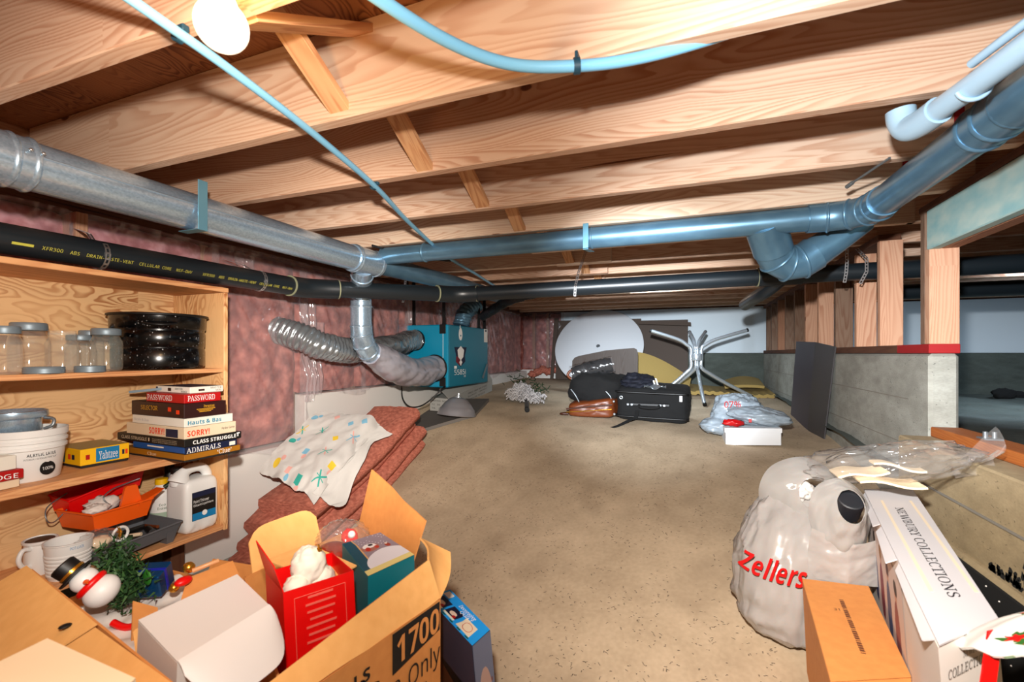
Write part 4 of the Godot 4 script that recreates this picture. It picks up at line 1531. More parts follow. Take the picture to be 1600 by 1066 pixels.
func build_floor_left() -> void:
	# batts of insulation piled along the foot of the wall
	var words_ := ["lowest", "second", "third", "topmost"]
	for k in 4:
		var o: float = [0.0, 0.015, -0.03, 0.02][k]
		var z0: float = [1.72, 1.76, 1.83, 1.87][k]
		var pts := []
		for q in 6:
			var d := mix(z0, 2.98 - 0.02 * k + 0.03 * sin(k * 2.0), q / 5.0)
			var x: float = mix(-1.985, -2.02, q / 5.0) + o
			pts.append(V(x, max(fl(x, d), 0.0) + 0.045 + k * mix(0.072, 0.088, q / 5.0) - (0.03 if q == 0 and k < 3 else 0.0), d))
		var st := loaf(pts, 0.44 - 0.015 * k, 0.094, 0.007, k * 5.0)
		solo(st, "insulation_batt", M.batt, "%s pink fibreglass batt in the pile at the foot of the left wall" % words_[k], "insulation", "pink batts in the pile")
	# patterned cot sheet thrown over the pile
	var im := fill(512, 512, Color(0.80, 0.79, 0.77))
	var r := RandomNumberGenerator.new()
	r.seed = 5
	var tones := [Color(0.20, 0.66, 0.60), Color(0.90, 0.76, 0.20), Color(0.88, 0.66, 0.62), Color(0.48, 0.70, 0.80)]
	for gx in 4:
		for gy in 4:
			var c := Vector2(gx * 128 + r.randf_range(34, 94), gy * 128 + r.randf_range(34, 94))
			var kind := r.randi_range(0, 3)
			var t: Color = tones[r.randi_range(0, 3)]
			var t2: Color = tones[r.randi_range(0, 3)]
			if kind == 0:
				disc(im, c.x, c.y, 23, 23, t)
				disc(im, c.x + 30, c.y + 26, 15, 14, t2)
			elif kind == 1:
				for q in 44:
					var wdt := 46 - absi(q - 22) * 2
					im.fill_rect(Rect2i(int(c.x) - wdt / 2, int(c.y) + q - 22, wdt, 1), t)
			elif kind == 2:
				stroke(im, c + Vector2(-34, -20), c + Vector2(34, 20), 6, t)
				stroke(im, c + Vector2(-28, 24), c + Vector2(28, -24), 6, t2)
				stroke(im, c + Vector2(-2, 26), c + Vector2(4, -26), 4, t)
			else:
				im.fill_rect(Rect2i(int(c.x) - 20, int(c.y) - 20, 36, 38), t)
				disc(im, c.x - 34, c.y + 14, 15, 17, t2)
	var sheet_m := mat("cot_sheet", Color.WHITE, 0.85, 0.0, as_tex(im))
	var cloth := thing("cot_sheet", "white cot sheet printed with pastel shapes, thrown over the pink batts", "sheet", V(-2.0, 0.42, 2.2))
	var A := V(-2.20, 0.70, 2.34)
	var B := V(-1.86, 0.66, 2.52)
	var C := V(-1.775, 0.365, 1.86)
	var D := V(-2.19, 0.45, 1.90)
	var st := mb()
	sheet(st, 36, 36, func(u: float, v: float) -> Vector3:
		var p := D.lerp(A, u).lerp(C.lerp(B, u), v)
		var e := n1.get_noise_2d(u * 2.0, v * 2.0) * 0.02 + absf(n1.get_noise_2d(u * 1.6 + v * 2.0, v * 0.6 + 7.0)) * 0.022
		var droop := 0.05 * smoothstep(0.82, 1.0, v) + 0.03 * smoothstep(0.15, 0.0, u)
		var ragged := n2.get_noise_2d(u * 3.0, v * 3.0 + 30.0) * 0.022 * (smoothstep(0.7, 1.0, v) + smoothstep(0.3, 0.0, u))
		return p + Vector3(ragged, e - droop + 0.03, ragged), 0.003, Vector2.ONE)
	put(st, "print_side", sheet_m, cloth)
	st = mb()
	sheet(st, 26, 18, func(u: float, v: float) -> Vector3:
		var p: Vector3 = C.lerp(B, mix(0.04, 0.98, u)) + Vector3(-0.03, -0.002, 0.0)
		var out := v * (0.085 + 0.03 * sin(u * 6.0 + 0.5) + 0.012 * sin(u * 13.0 + 1.0))
		return p + Vector3(out * 0.95, 0.006 - out * (0.75 + 0.25 * sin(u * 9.0)) + n1.get_noise_2d(u * 3.0, v * 2.0) * 0.014, -0.05 * v), 0.003)
	put(st, "lining", mat("sheet_plain", Color(0.84, 0.83, 0.81), 0.85), cloth)
	# flat grey board, spun metal shade on it
	st = mb()
	var P := [Vector2(-2.12, 3.27), Vector2(-2.05, 3.17), Vector2(-1.98, 3.165), Vector2(-1.80, 3.31), Vector2(-1.62, 3.46), Vector2(-1.70, 3.93), Vector2(-2.10, 3.85)]
	var top := []
	var low := []
	for p in P:
		top.append(V(p.x, fl(p.x, p.y) + 0.032, p.y))
		low.append(V(p.x, fl(p.x, p.y) + 0.006, p.y))
	for k in range(1, P.size() - 1):
		tri(st, top[0], top[k], top[k + 1], Vector3.UP, Vector3.UP, Vector3.UP)
	for k in P.size():
		var q := (k + 1) % P.size()
		quad(st, top[k], top[q], low[q], low[k], V(-1.9, 0.55, 3.5))
	solo(st, "grey_board", mat("felt_board", Color(0.42, 0.40, 0.38), 0.9), "grey offcut of board lying on the floor under the metal lamp shade", "board")
	var ls := thing("lamp_shade", "grey spun metal dome shade standing mouth down on the grey board", "lamp shade", V(-1.77, 0.605, 3.42))
	st = mb()
	var xf := Transform3D(Basis(Vector3(0, 0, 1), -0.06) * Basis(Vector3(1, 0, 0), -0.10), V(-1.77, 0.592, 3.42))
	lathe(st, [Vector2(0.152, 0.0), Vector2(0.163, 0.003), Vector2(0.160, 0.010), Vector2(0.150, 0.030), Vector2(0.141, 0.056), Vector2(0.132, 0.064), Vector2(0.118, 0.085), Vector2(0.100, 0.108), Vector2(0.094, 0.112), Vector2(0.080, 0.128), Vector2(0.060, 0.141), Vector2(0.030, 0.147), Vector2(0.0, 0.148)], 40, xf)
	put(st, "dome", M.spun, ls)
	st = mb()
	lathe(st, [Vector2(0.024, 0.146), Vector2(0.024, 0.154), Vector2(0.012, 0.157), Vector2(0.012, 0.182), Vector2(0.0, 0.182)], 16, xf)
	put(st, "fitter", M.chrome, ls)
	# long white carton under the air exchanger
	var ct := thing("long_carton", "long white printed carton lying under the teal air exchanger", "carton", V(-2.0, 0.63, 4.0))
	st = mb()
	var h := 0.125
	var qx := [[-2.085, 3.53], [-1.895, 3.515], [-1.955, 4.60], [-2.145, 4.60]]
	var corners := []
	for s in [0.012, h]:
		for q in qx:
			corners.append(V(q[0], fl(q[0], q[1]) + s, q[1]))
	hexa(st, corners)
	put(st, "box_body", mat("carton_white", Color(0.62, 0.62, 0.60), 0.7), ct)
	st = mb()
	board(st, corners[5] + Vector3(0, 0.001, 0), corners[6] + Vector3(0, 0.001, 0), corners[6] + Vector3(-0.07, 0.11, 0), corners[5] + Vector3(-0.09, 0.08, 0), 0.003, Vector3.RIGHT)
	put(st, "lid_flap", M.carton_white, ct)
	var along_side: Vector3 = (corners[6] - corners[5]).normalized()
	for row in 3:
		words(["PRINTED  DRAIN  PIPE  FITTINGS", "QUANTITY     CONTENTS", "HANDLE WITH CARE  THIS SIDE UP"][row], corners[1] + along_side * (0.42 if row < 2 else 0.36) + Vector3(0.002, 0.076 - row * 0.03, 0), along_side, Vector3.UP, 0.016, M.ink, ct, 0.5)
	var along_end: Vector3 = (corners[1] - corners[0]).normalized()
	for row in 3:
		words(["CARTON  NO", "12   34   56", "16    2    8"][row], corners[0] + along_end * 0.02 + Vector3(0, 0.082 - row * 0.032, 0.002), along_end, Vector3.UP, 0.014, M.ink, ct, 0.14)


func build_back_things() -> void:
	# grey dust mop and the green garland behind it
	var mop := thing("dust_mop", "dust mop with a shaggy grey chenille head and a dark handle, lying on the floor", "mop", V(-1.38, 0.66, 3.95))
	var st := mb()
	for k in 420:
		var c := Vector3(clampf(rng.randfn(), -1.6, 1.6) * 0.062, 0, clampf(rng.randfn(), -1.6, 1.6) * 0.045)
		var side := 1.0 if k % 5 else 0.0
		var base := V(-1.42, 0.66, 4.0) + c
		if k % 4 == 0:
			base += Vector3(0.13, -0.01, 0.05)
		base.y = fl(base.x, -base.z) + 0.03 + 0.15 * exp(-c.length_squared() * 60.0) * rng.randf() * (0.6 if k % 4 == 0 else 1.0)
		var d := Vector3(rng.randfn(), rng.randf() * 0.6, rng.randfn()).normalized() * 0.045
		tube(st, [base, base + d * 0.6 + Vector3(0, 0.012, 0), base + d + Vector3(0, -0.012 * side, 0)], 0.0075, 5)
	var strands := put(st, "chenille", M.dust_grey, mop)
	strands.set_meta("kind", "stuff")
	st = mb()
	tube(st, [V(-1.38, 0.70, 4.05), V(-1.255, 0.632, 3.70)], 0.019, 14)
	put(st, "handle", mat("handle_grey", Color(0.16, 0.15, 0.14), 0.4), mop)
	st = mb()
	tube(st, [V(-1.257, 0.633, 3.705), V(-1.249, 0.629, 3.685)], 0.0215, 14)
	put(st, "end_cap", M.black, mop)
	var gl := thing("garland", "dark green garland heap behind the grey dust mop", "garland", V(-1.47, 0.72, 4.25))
	st = mb()
	for k in 170:
		var b := V(-1.45 + rng.randfn() * 0.09, 0.70 + absf(rng.randfn()) * 0.09, 4.28 + rng.randfn() * 0.04)
		var d := Vector3(rng.randfn(), rng.randfn() * 0.7, rng.randfn()).normalized() * 0.05
		tube(st, [b, b + d], 0.0035, 4, false)
	var needles := put(st, "needle", M.green, gl)
	needles.set_meta("kind", "stuff")
	# brown panels against the back wall
	for q in [[-1.755, -0.58, 0.735, 1.575, 6.50, "widest brown panel leaning on the back wall, behind the round table top"], [-0.90, 0.016, 0.70, 1.545, 6.455, "brown panel leaning on the back wall to the right of the round table top"]]:
		st = mb()
		board(st, V(q[0], q[2], q[4] - 0.05), V(q[1], q[2], q[4] - 0.05), V(q[1], q[3], q[4] + 0.04), V(q[0], q[3], q[4] + 0.04), 0.014, V(0, 0, 1))
		solo(st, "brown_hardboard", M.brown_panel, q[5], "panel")
	st = mb()
	board(st, V(-1.83, 0.735, 6.42), V(-1.785, 0.735, 6.42), V(-1.725, 1.61, 6.50), V(-1.79, 1.61, 6.50), 0.016, V(0, 0, 1))
	solo(st, "brown_hardboard", M.brown_panel, "narrow brown panel edge standing at the left end of the brown panels", "panel")
	st = mb()
	board(st, V(-0.60, 1.49, 6.44), V(0.055, 1.455, 6.44), V(0.05, 1.50, 6.45), V(-0.62, 1.53, 6.45), 0.02, V(0, 0, -1))
	solo(st, "brown_strip", M.brown_panel, "long thin brown strip lying along the top of the right brown panel", "strip")
	# round white table top, leaning
	var tt := thing("round_table_top", "large round white table top with a centre hole, leaning at the back wall", "table top", V(-1.1, 0.70, 5.95))
	var nrm := Vector3(0, sin(deg_to_rad(30)), cos(deg_to_rad(30)))
	var xf := along(nrm, V(-1.1, 1.20, 6.18))
	st = mb()
	var R := 0.585
	lathe(st, [Vector2(0, -0.026), Vector2(R - 0.003, -0.026), Vector2(R, -0.023), Vector2(R, -0.003), Vector2(R - 0.003, 0.0), Vector2(0.024, 0.0)], 96, xf)
	put(st, "top", M.laminate, tt)
	st = mb()
	lathe(st, [Vector2(R + 0.0005, -0.022), Vector2(R + 0.003, -0.020), Vector2(R + 0.003, -0.006), Vector2(R + 0.0005, -0.004)], 96, xf)
	put(st, "edge_band", M.brown_panel, tt)
	st = mb()
	lathe(st, [Vector2(0.026, 0.0005), Vector2(0.020, 0.003), Vector2(0.017, -0.001), Vector2(0.0, -0.001)], 20, xf)
	put(st, "centre_hole", M.zinc, tt)
	# grey wood-grain table leaf
	st = mb()
	var outline := PackedVector2Array()
	for q in [[-1.16, 0.67], [-0.47, 0.67], [-0.475, 1.11], [-0.487, 1.145], [-0.515, 1.16], [-0.80, 1.135], [-1.09, 1.075], [-1.14, 1.055], [-1.165, 1.02]]:
		outline.append(Vector2(q[0], q[1] - 0.67))
	var tilt := Basis(Vector3.RIGHT, deg_to_rad(-9.0))
	prism(st, outline, 0.02, Transform3D(tilt, V(0, 0.672, 4.93)))
	solo(st, "table_leaf", M.grain_grey, "grey wood-grain table leaf standing behind the black bags", "table leaf")
	# chromed table base of four bent tubes
	var pb := thing("table_pedestal", "chrome table base of bent tubes with splayed arms and feet", "table base", V(0.09, 0.63, 5.05))
	var cx := 0.09
	var cz := 5.05
	var legs := [[-0.44, -0.10, -0.40, -0.06], [0.48, 0.13, 0.55, 0.42], [-0.06, 0.40, -0.30, 0.32], [0.10, 0.42, 0.065, -0.44]]
	for q in legs:
		var ax := Vector2(q[0], q[1]).normalized() * 0.052
		st = mb()
		var floor_y: float = fl(cx + q[2], cz + q[3]) + 0.02
		var pts := [V(cx + q[0], 1.335, cz + q[1]), V(cx + q[0] * 0.4, 1.245, cz + q[1] * 0.4), V(cx + ax.x * 1.8, 1.19, cz + ax.y * 1.8), V(cx + ax.x, 1.15, cz + ax.y), V(cx + ax.x, 1.06, cz + ax.y), V(cx + ax.x, 0.96, cz + ax.y)]
		var f2 := Vector2(q[2], q[3])
		pts.append_array([V(cx + ax.x * 0.9 + f2.x * 0.14, 0.90, cz + ax.y + f2.y * 0.14), V(cx + f2.x * 0.55, mix(0.885, floor_y, 0.42), cz + f2.y * 0.55), V(cx + f2.x, floor_y, cz + f2.y)])
		tube(st, smooth_path(pts, 6), 0.0175, 14)
		put(st, "leg", M.chrome, pb)
		for e in [[pts[0], pts[1]], [pts[-1], pts[-2]]]:
			st = mb()
			tube(st, [e[0] - (e[1] - e[0]).normalized() * 0.004, e[0] + (e[1] - e[0]).normalized() * 0.012], 0.019, 12)
			put(st, "end_cap", M.black, pb)
	st = mb()
	lathe(st, [Vector2(0.0, -0.035), Vector2(0.056, -0.035), Vector2(0.058, -0.03), Vector2(0.058, 0.03), Vector2(0.056, 0.035), Vector2(0.0, 0.035)], 20, Transform3D(Basis(), V(cx, 1.065, cz)))
	put(st, "collar", M.chrome, pb)
	# yellow foam mattress pads
	st = mb()
	sheet(st, 24, 18, func(u: float, v: float) -> Vector3:
		var x := mix(-0.60, 0.02, u)
		var topy := mix(1.10, 0.78, pow(u, 1.7))
		return V(x, mix(0.64, topy, v) , 5.55 + 0.22 * v + 0.03 * sin(u * 4.0)), 0.05, Vector2.ONE, true)
	solo(st, "foam_pad", M.foam, "yellow foam pad leaning up behind the black suitcase", "foam pad")
	st = mb()
	sheet(st, 40, 20, func(u: float, v: float) -> Vector3:
		var x := mix(0.02, 0.86, u)
		var d := mix(5.42, 6.25, v) + 0.10 * u
		return V(x, fl(x, d) + 0.045 + 0.008 * sin(u * 70.0) * (1.0 - v) + 0.012 * sin(u * 6.0 + 2.0 * v), d), 0.035, Vector2.ONE)
	solo(st, "foam_pad", M.foam, "yellow foam pad with a scalloped edge lying flat on the floor behind the table base", "foam pad")
	st = mb()
	sheet(st, 20, 10, func(u: float, v: float) -> Vector3:
		var x := mix(0.40, 0.80, u)
		var d := mix(5.75, 6.2, v)
		return V(x, 0.72 + 0.11 * sin(PI * u * 0.6 + 0.4) * (0.3 + 0.7 * v), d), 0.03)
	solo(st, "foam_pad", M.foam, "small curled yellow foam piece on top of the flat pad", "foam pad")
	build_luggage()


func build_luggage() -> void:
	# tan suitcase at the bottom of the pile
	var t := thing("tan_suitcase", "tan leather suitcase lying flat under the black duffel bag", "suitcase", V(-0.72, 0.585, 3.75))
	var st := mb()
	sheet_box(st, [V(-0.90, 0.590, 3.66), V(-0.545, 0.592, 3.68), V(-0.50, 0.61, 4.02), V(-0.88, 0.62, 4.02)], [0.10, 0.158, 0.165, 0.12], 0.02, 2.0)
	put(st, "case", M.leather, t)
	st = mb()
	tube(st, [V(-0.905, 0.655, 3.652), V(-0.72, 0.680, 3.655), V(-0.545, 0.700, 3.668)], 0.007, 8)
	put(st, "piping", mat("leather_dark", Color(0.26, 0.11, 0.04), 0.5), t)
	st = mb()
	tube(st, [V(-0.905, 0.630, 3.652), V(-0.72, 0.648, 3.655), V(-0.545, 0.665, 3.668)], 0.004, 6)
	put(st, "zip", M.brass, t)
	st = mb()
	tube(st, smooth_path([V(-0.90, 0.61, 3.70), V(-0.95, 0.61, 3.69), V(-0.965, 0.605, 3.73), V(-0.90, 0.61, 3.80)], 4), 0.010, 8)
	put(st, "handle", M.leather_dark, t)
	for q in [[-0.535, 0.725], [-0.53, 0.625]]:
		st = mb()
		blob(st, V(q[0], q[1], 3.69), 8, 6, func(d: Vector3) -> Vector3: return d * 0.010)
		put(st, "stud", M.chrome, t)
	# black duffel bag slumped over it
	var b := thing("duffel_bag", "black cloth duffel bag slumped on the tan suitcase", "bag", V(-0.72, 0.70, 3.85))
	st = mb()
	blob(st, V(-0.71, 0.815, 3.87), 44, 26, func(d: Vector3) -> Vector3:
		var k := pow(pow(absf(d.x), 3.0) + pow(absf(d.y), 3.0) + pow(absf(d.z), 3.0), -0.333)
		var lean := Vector3(0.05 * d.y, -0.04 * d.x, 0)
		return d * Vector3(0.205, 0.135, 0.155) * k * (1.0 + 0.16 * lump(d, 1.4, 2.0) + 0.07 * absf(lump(d, 3.5, 8.0))) + lean)
	put(st, "body", M.black_cloth, b)
	st = mb()
	blob(st, V(-0.52, 0.79, 3.98), 26, 16, func(d: Vector3) -> Vector3:
		return d * Vector3(0.10, 0.135, 0.12) * (1.0 + 0.3 * lump(d, 1.6, 5.0)))
	put(st, "end_pocket", M.black_cloth, b)
	st = mb()
	tube(st, smooth_path([V(-0.88, 0.81, 3.705), V(-0.84, 0.76, 3.70), V(-0.81, 0.70, 3.71)], 5), 0.006, 6)
	put(st, "zip", M.zinc, b)
	st = mb()
	tube(st, smooth_path([V(-0.60, 0.80, 3.715), V(-0.565, 0.76, 3.715), V(-0.555, 0.72, 3.72)], 5), 0.005, 6)
	put(st, "zip", M.zinc, b)
	# dark bundle in clear plastic on the duffel
	var f := thing("wrapped_bundle", "dark fleecy bundle in crinkled clear plastic on top of the duffel bag", "bundle", V(-0.72, 0.92, 3.85))
	st = mb()
	tube(st, smooth_path([V(-0.89, 0.925, 3.82), V(-0.80, 0.955, 3.83), V(-0.68, 0.985, 3.84), V(-0.575, 1.01, 3.86)], 8), func(q: float, a: float) -> float:
		return (0.052 + 0.012 * sin(PI * q)) * (1.0 + 0.35 * n1.get_noise_3d(q * 5.0, cos(a) * 1.5, sin(a) * 1.5)), 20)
	put(st, "fleece", M.black_cloth, f)
	st = mb()
	tube(st, smooth_path([V(-0.905, 0.925, 3.82), V(-0.80, 0.955, 3.83), V(-0.68, 0.985, 3.84), V(-0.56, 1.015, 3.86)], 10), func(q: float, a: float) -> float:
		return 0.068 + 0.012 * n1.get_noise_3d(q * 8.0, cos(a) * 2.5, sin(a) * 2.5), 26, false)
	put(st, "plastic_wrap", M.thin_film, f)
	st = mb()
	tube(st, smooth_path([V(-0.90, 0.89, 3.79), V(-0.925, 0.92, 3.78), V(-0.905, 0.955, 3.79), V(-0.875, 0.95, 3.79)], 5), 0.011, 8)
	solo(st, "tan_loop", M.leather, "small tan strap loop at the left end of the wrapped bundle", "strap")
	# black suitcase
	var s := thing("black_suitcase", "large black soft-sided suitcase lying on its side in mid floor", "suitcase", V(-0.27, 0.56, 3.9))
	st = mb()
	sheet_box(st, [V(-0.525, 0.575, 3.745), V(0.0, 0.553, 3.735), V(0.04, 0.60, 4.08), V(-0.50, 0.61, 4.08)], [0.265, 0.262, 0.255, 0.26], 0.035, 5.0)
	put(st, "case", M.black_cloth, s)
	for y in [0.79, 0.60]:
		st = mb()
		tube(st, smooth_path([V(-0.525, y + 0.015, 3.78), V(-0.50, y + 0.01, 3.735), V(-0.26, y + 0.004, 3.725), V(-0.03, y, 3.728), V(0.012, y, 3.76)], 6), 0.008, 8)
		put(st, "piping", M.black, s)
	st = mb()
	box(st, V(-0.27, 0.705, 3.728), Vector3(0.30, 0.022, 0.016), Basis(), 0.004)
	put(st, "handle_plate", M.black, s)
	st = mb()
	tube(st, smooth_path([V(-0.345, 0.70, 3.72), V(-0.33, 0.69, 3.69), V(-0.27, 0.685, 3.683), V(-0.21, 0.69, 3.69), V(-0.195, 0.70, 3.72)], 5), 0.011, 8)
	put(st, "handle", M.black_cloth, s)
	for x in [-0.43, -0.40, -0.19, -0.16]:
		put(bx(x - 0.008, x + 0.008, 0.695, 0.711, 3.714, 3.722, 0.002), "lock", M.chrome, s)
	st = mb()
	var ringp := []
	for k in 13:
		var a := TAU * k / 12
		ringp.append(V(-0.483 + 0.011 * cos(a), 0.755 + 0.011 * sin(a), 3.728))
	tube(st, ringp, 0.004, 6)
	put(st, "zip_pull", M.chrome, s)
	put(bx(-0.052, -0.030, 0.735, 0.78, 3.722, 3.728, 0.002), "zip_pull", M.dust_grey, s)
	st = mb()
	sheet(st, 20, 3, func(u: float, v: float) -> Vector3:
		var p := V(-0.36, 0.66, 3.722).lerp(V(-0.37, 0.60, 3.70), clampf(u * 2.5, 0, 1))
		if u > 0.4:
			var w := (u - 0.4) / 0.6
			p = V(mix(-0.37, -0.52, w), mix(0.60, 0.548 + 0.004, smoothstep(0, 1, w)), mix(3.70, 3.50, w))
		return p + Vector3(0.03, 0, 0.02) * (v - 0.5), 0.004)
	put(st, "strap", M.black_cloth, s)
	# things on the suitcase
	st = mb()
	blob(st, V(-0.37, 0.875, 3.86), 34, 20, func(d: Vector3) -> Vector3:
		return d * Vector3(0.135, 0.062, 0.12) * (1.0 + 0.45 * lump(d, 1.8, 4.0)))
	solo(st, "navy_cloth", M.navy, "crumpled navy blue cloth on the black suitcase lid", "cloth")
	st = mb()
	for k in 2:
		board(st, V(-0.24 + 0.022 * k, 0.855, 3.80), V(-0.228 + 0.022 * k, 0.855, 3.80), V(-0.245 + 0.022 * k, 0.905, 3.83), V(-0.257 + 0.022 * k, 0.905, 3.83), 0.004, V(0, 0, 1))
	solo(st, "white_buckle", M.white, "pair of small white buckle tabs on the black suitcase lid", "buckle")
	st = mb()
	sheet(st, 14, 6, func(u: float, v: float) -> Vector3:
		return V(mix(-0.31, -0.15, u), 0.838 + 0.014 * sin(u * 9.0 + v * 4.0) + 0.01 * v, mix(3.735, 3.80, v)), 0.002)
	solo(st, "clear_wrapper", M.foil, "shiny crumpled wrapper at the front edge of the black suitcase lid", "wrapper")


# soft case standing on four floor corners with a height over each; edges rounded by e
func sheet_box(st: SurfaceTool, low: Array, high: Array, e: float, sd: float) -> void:
	var c := Vector3.ZERO
	for k in 4:
		c += (low[k] + Vector3(0, high[k] * 0.5, 0)) * 0.25
	blob(st, c, 64, 36, func(d: Vector3) -> Vector3:
		# project the direction on a rounded unit cube, then map it trilinearly to the corners
		var m: float = max(absf(d.x), max(absf(d.y), absf(d.z)))
		var q := d / m
		var soft := pow(pow(absf(q.x), 9.0) + pow(absf(q.y), 9.0) + pow(absf(q.z), 9.0), -1.0 / 9.0)
		q *= soft
		var u := q.x * 0.5 + 0.5
		var w := 0.5 - q.z * 0.5
		var a: Vector3 = low[0].lerp(low[1], u).lerp(low[3].lerp(low[2], u), w)
		var h: float = mix(mix(high[0], high[1], u), mix(high[3], high[2], u), w)
		return a + Vector3(0, h * (q.y * 0.5 + 0.5), 0) - c + d * e * 0.35 * lump(d, 2.0, sd))


# ---------------------------------------------------------------- right side

func build_right_things() -> void:
	# dark panel leaning on the short wall
	var t := thing("dark_hardboard", "tall dark purple-grey panel leaning on the short concrete wall", "panel", V(0.84, 0.5, 4.0))
	var st := mb()
	board(st, V(0.80, 0.50, 4.42), V(0.815, 0.505, 3.90), V(0.890, 1.185, 4.02), V(0.892, 1.205, 4.66), 0.008, Vector3.RIGHT)
	put(st, "leaf", M.purple_panel, t)
	st = mb()
	board(st, V(0.815, 0.505, 3.90), V(0.85, 0.515, 3.62), V(0.895, 1.145, 3.54), V(0.890, 1.185, 4.02), 0.008, Vector3.RIGHT)
	put(st, "leaf", mat("grey_panel", Color(0.26, 0.25, 0.255), 0.5), t)
	# small white box with two shopping bags slumped on it
	var wb := thing("white_box", "low white cardboard box under the grey shopping bags, mid floor at right", "box", V(0.4, 0.505, 3.42))
	st = mb()
	hexa(st, [V(0.238, 0.503, 3.33), V(0.560, 0.518, 3.36), V(0.545, 0.52, 3.60), V(0.225, 0.51, 3.57), V(0.238, 0.610, 3.33), V(0.560, 0.622, 3.36), V(0.545, 0.625, 3.60), V(0.225, 0.614, 3.57)])
	put(st, "tray", M.box_white, wb)
	st = mb()
	hexa(st, [V(0.232, 0.585, 3.325), V(0.565, 0.597, 3.355), V(0.55, 0.60, 3.606), V(0.219, 0.59, 3.576), V(0.232, 0.614, 3.325), V(0.565, 0.626, 3.355), V(0.55, 0.629, 3.606), V(0.219, 0.618, 3.576)])
	put(st, "lid", M.box_white, wb)
	var wrinkle := func(d: Vector3, s: float) -> float: return 0.22 * lump(d, 1.5, s) + 0.10 * absf(lump(d, 4.0, s + 3.0)) + 0.05 * absf(lump(d, 9.0, s + 5.0))
	var b1 := thing("shopping_bag", "grey-blue shopping bag with red lettering, the upper one behind the white box", "shopping bag", V(0.27, 0.53, 3.55))
	st = mb()
	blob(st, V(0.325, 0.715, 3.58), 60, 34, func(d: Vector3) -> Vector3:
		return d * Vector3(0.155, 0.105, 0.12) * (1.0 + wrinkle.call(d, 2.0)) + Vector3(-0.06 * clampf(-d.y, 0, 1), 0, 0))
	put(st, "bag_body", M.bag_blue, b1)
	words("07%", V(0.238, 0.735, 3.452), Vector3(1, 0.06, 0.10), Vector3(0.0, 1, 0.1), 0.042, M.bag_red, b1, 0.10)
	st = mb()
	blob(st, V(0.20, 0.60, 3.52), 40, 24, func(d: Vector3) -> Vector3:
		return d * Vector3(0.11, 0.055, 0.10) * (1.0 + wrinkle.call(d, 7.0)))
	put(st, "bag_end", M.bag_blue, b1)
	var b2 := thing("shopping_bag", "grey-blue shopping bag slumped on the lid of the low white box", "shopping bag", V(0.45, 0.63, 3.45))
	st = mb()
	blob(st, V(0.445, 0.685, 3.47), 64, 34, func(d: Vector3) -> Vector3:
		return d * Vector3(0.155, 0.062, 0.12) * (1.0 + wrinkle.call(d, 12.0)) + Vector3(0.03 * d.x, -0.02 * d.x, 0))
	put(st, "bag_body", M.bag_blue, b2)
	st = mb()
	blob(st, V(0.285, 0.648, 3.36), 22, 12, func(d: Vector3) -> Vector3:
		return d * Vector3(0.062, 0.022, 0.03) * (1.0 + 0.5 * lump(d, 2.0, 1.0)))
	put(st, "red_content", M.bag_red, b2)
	words("▷", V(0.375, 0.655, 3.352), Vector3(1, 0, 0.1), Vector3.UP, 0.022, M.bag_red, b2)
	build_big_bag()
	build_near_boxes()


